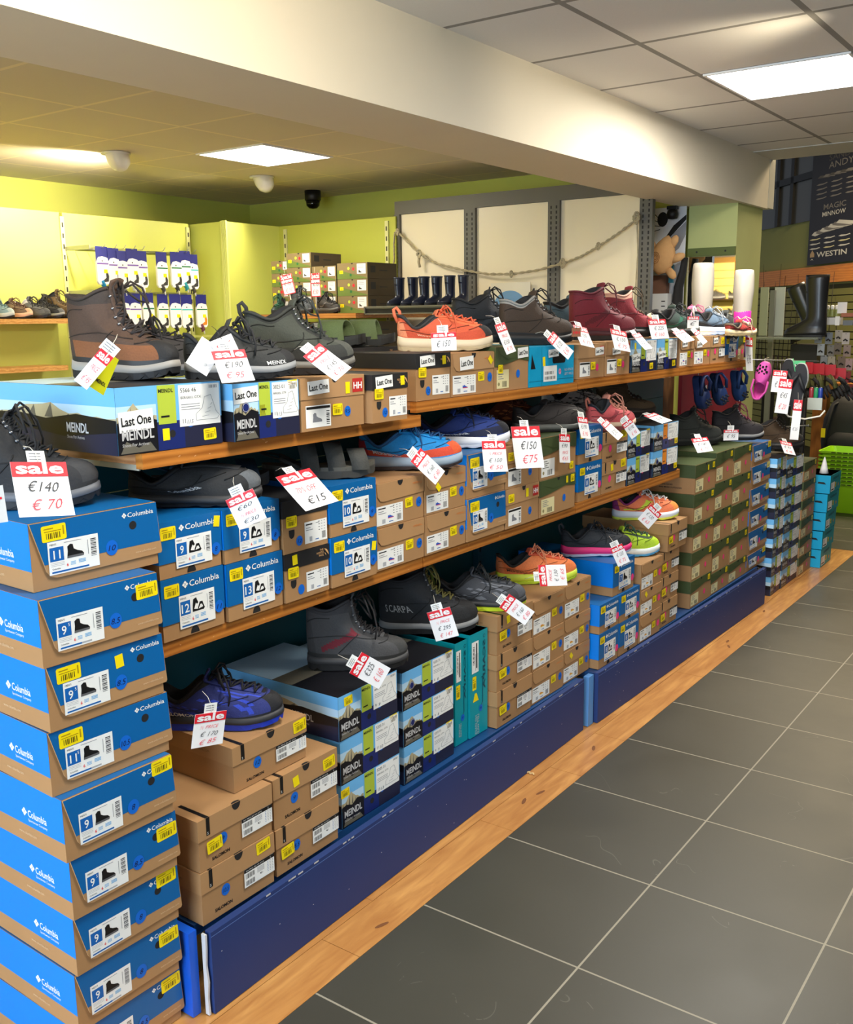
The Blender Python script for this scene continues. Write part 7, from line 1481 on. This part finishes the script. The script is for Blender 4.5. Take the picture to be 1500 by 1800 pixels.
# black lumps of stock behind the hanging goods (rack with dark jackets)
for i, (px0, px1) in enumerate(((1334, 1362), (1362, 1392), (1392, 1420))):
    a = aty(px0, 800, 8.2); b = aty(px1, 700, 8.2); e = empty('dark_jacket', ((a.x + b.x) / 2, 8.2, .003)); tag(e, ['leftmost', 'middle', 'rightmost'][i] + ' black garment hanging low behind the brown boot', 'garment', 'black garments behind the rail')
    mb = MB(); w = abs(b.x - a.x) * 1.1; H_ = 1.12; mb.lathe([(w * .45, 0), (w * .50, .1), (w * .46, .5), (w * .44, H_ * .85), (w * .2, H_), (0, H_ + .01)], mat('garment_black', (20, 20, 22), .85, noise=.2, nscale=12), 14, sy=.5); mb.build('garment', e)
# green baskets
BG = mat('basket_green', (150, 208, 26), .4); BG2 = mat('basket_inner', (120, 176, 16), .5)
p = atz(1448, 905, 0)
for i in range(9):
    z = .002 + .262 * 0 + i * .030; e = empty('shopping_basket', (-1.72, 8.02, z)); tag(e, 'green shopping basket, %s in the nested stack' % nth(i, 9) if i else 'green shopping basket at the bottom of the nested stack', 'basket', 'nested green shopping baskets')
    mb = MB(); H_ = .24; b0 = (.150, .100); b1 = (.235, .172)
    def ringp(hx, hy, z_, r_=.03, n=4):
        out = []
        for (sx, sy, a0) in ((1, 1, 0), (-1, 1, 90), (-1, -1, 180), (1, -1, 270)):
            for k in range(n): t = math.radians(a0 + 90 * k / (n - 1)); out.append((sx * (hx - r_) + r_ * math.cos(t), sy * (hy - r_) + r_ * math.sin(t), z_))
        return out
    rings = [ringp(*b0, 0), ringp((b0[0] + b1[0]) / 2, (b0[1] + b1[1]) / 2, H_ * .5), ringp(*b1, H_), ringp(b1[0] + .012, b1[1] + .012, H_), ringp(b1[0] + .012, b1[1] + .012, H_ - .014)]
    inn = [ringp(b1[0] - .006, b1[1] - .006, H_ - .001), ringp(b0[0] - .004, b0[1] - .004, .006)]
    n = 16; vs = [q for r_ in rings for q in r_] + [q for r_ in inn for q in r_]
    fs = [(j * n + k, j * n + (k + 1) % n, (j + 1) * n + (k + 1) % n, (j + 1) * n + k) for j in range(4) for k in range(n)] + [tuple(range(n - 1, -1, -1))]
    fs += [(5 * n + k, 6 * n + k, 6 * n + (k + 1) % n, 5 * n + (k + 1) % n) for k in range(n)] + [tuple(6 * n + k for k in range(n))]
    mb.add(vs, fs, BG); mb.build('basket_body', e)
    mb = MB()
    for k in range(7): F = frame((-.16, -b1[1] - .0125, 0), (1, 0, 0), (0, 0, 1)); mb.rect(F, .012 + k * .043, H_ - .012, .045 + k * .043, H_ - .004, mat('basket_gap', (50, 70, 10), .8), .0006)
    mb.build('rim_slots', e)
    for s in (-1, 1):
        mb = MB(); mb.tube([(-.20, s * .178, H_ - .002), (.20, s * .178, H_ - .002)], .005, BG2, 6); mb.build('handle', e)
# small litter on the wood strip and a white cone tip on the teal boxes
mb = MB(); mb.tube([(-.012, 0, .003), (-.004, .005, .005), (.002, -.004, .004), (.010, .004, .005), (.016, -.002, .003)], .003, mat('litter', (226, 190, 130), .7), 6); o = mb.build('paper_scrap', None, (-1.475, 2.0, .0005)); p = atz(932, 1361, 0); o.location = (p.x, p.y, .0005); tag(o, 'crumpled cream paper scrap on the wood strip', 'scrap')
mb = MB(); mb.lathe([(.028, 0), (.020, .03), (.010, .075), (.002, .098), (0, .1)], CARD, 14); p = atx(1441, 830, -1.50); o = mb.build('white_cone', None, (-1.51, 6.19, .5625)); tag(o, 'small white paper cone on top of the teal boxes', 'cone')
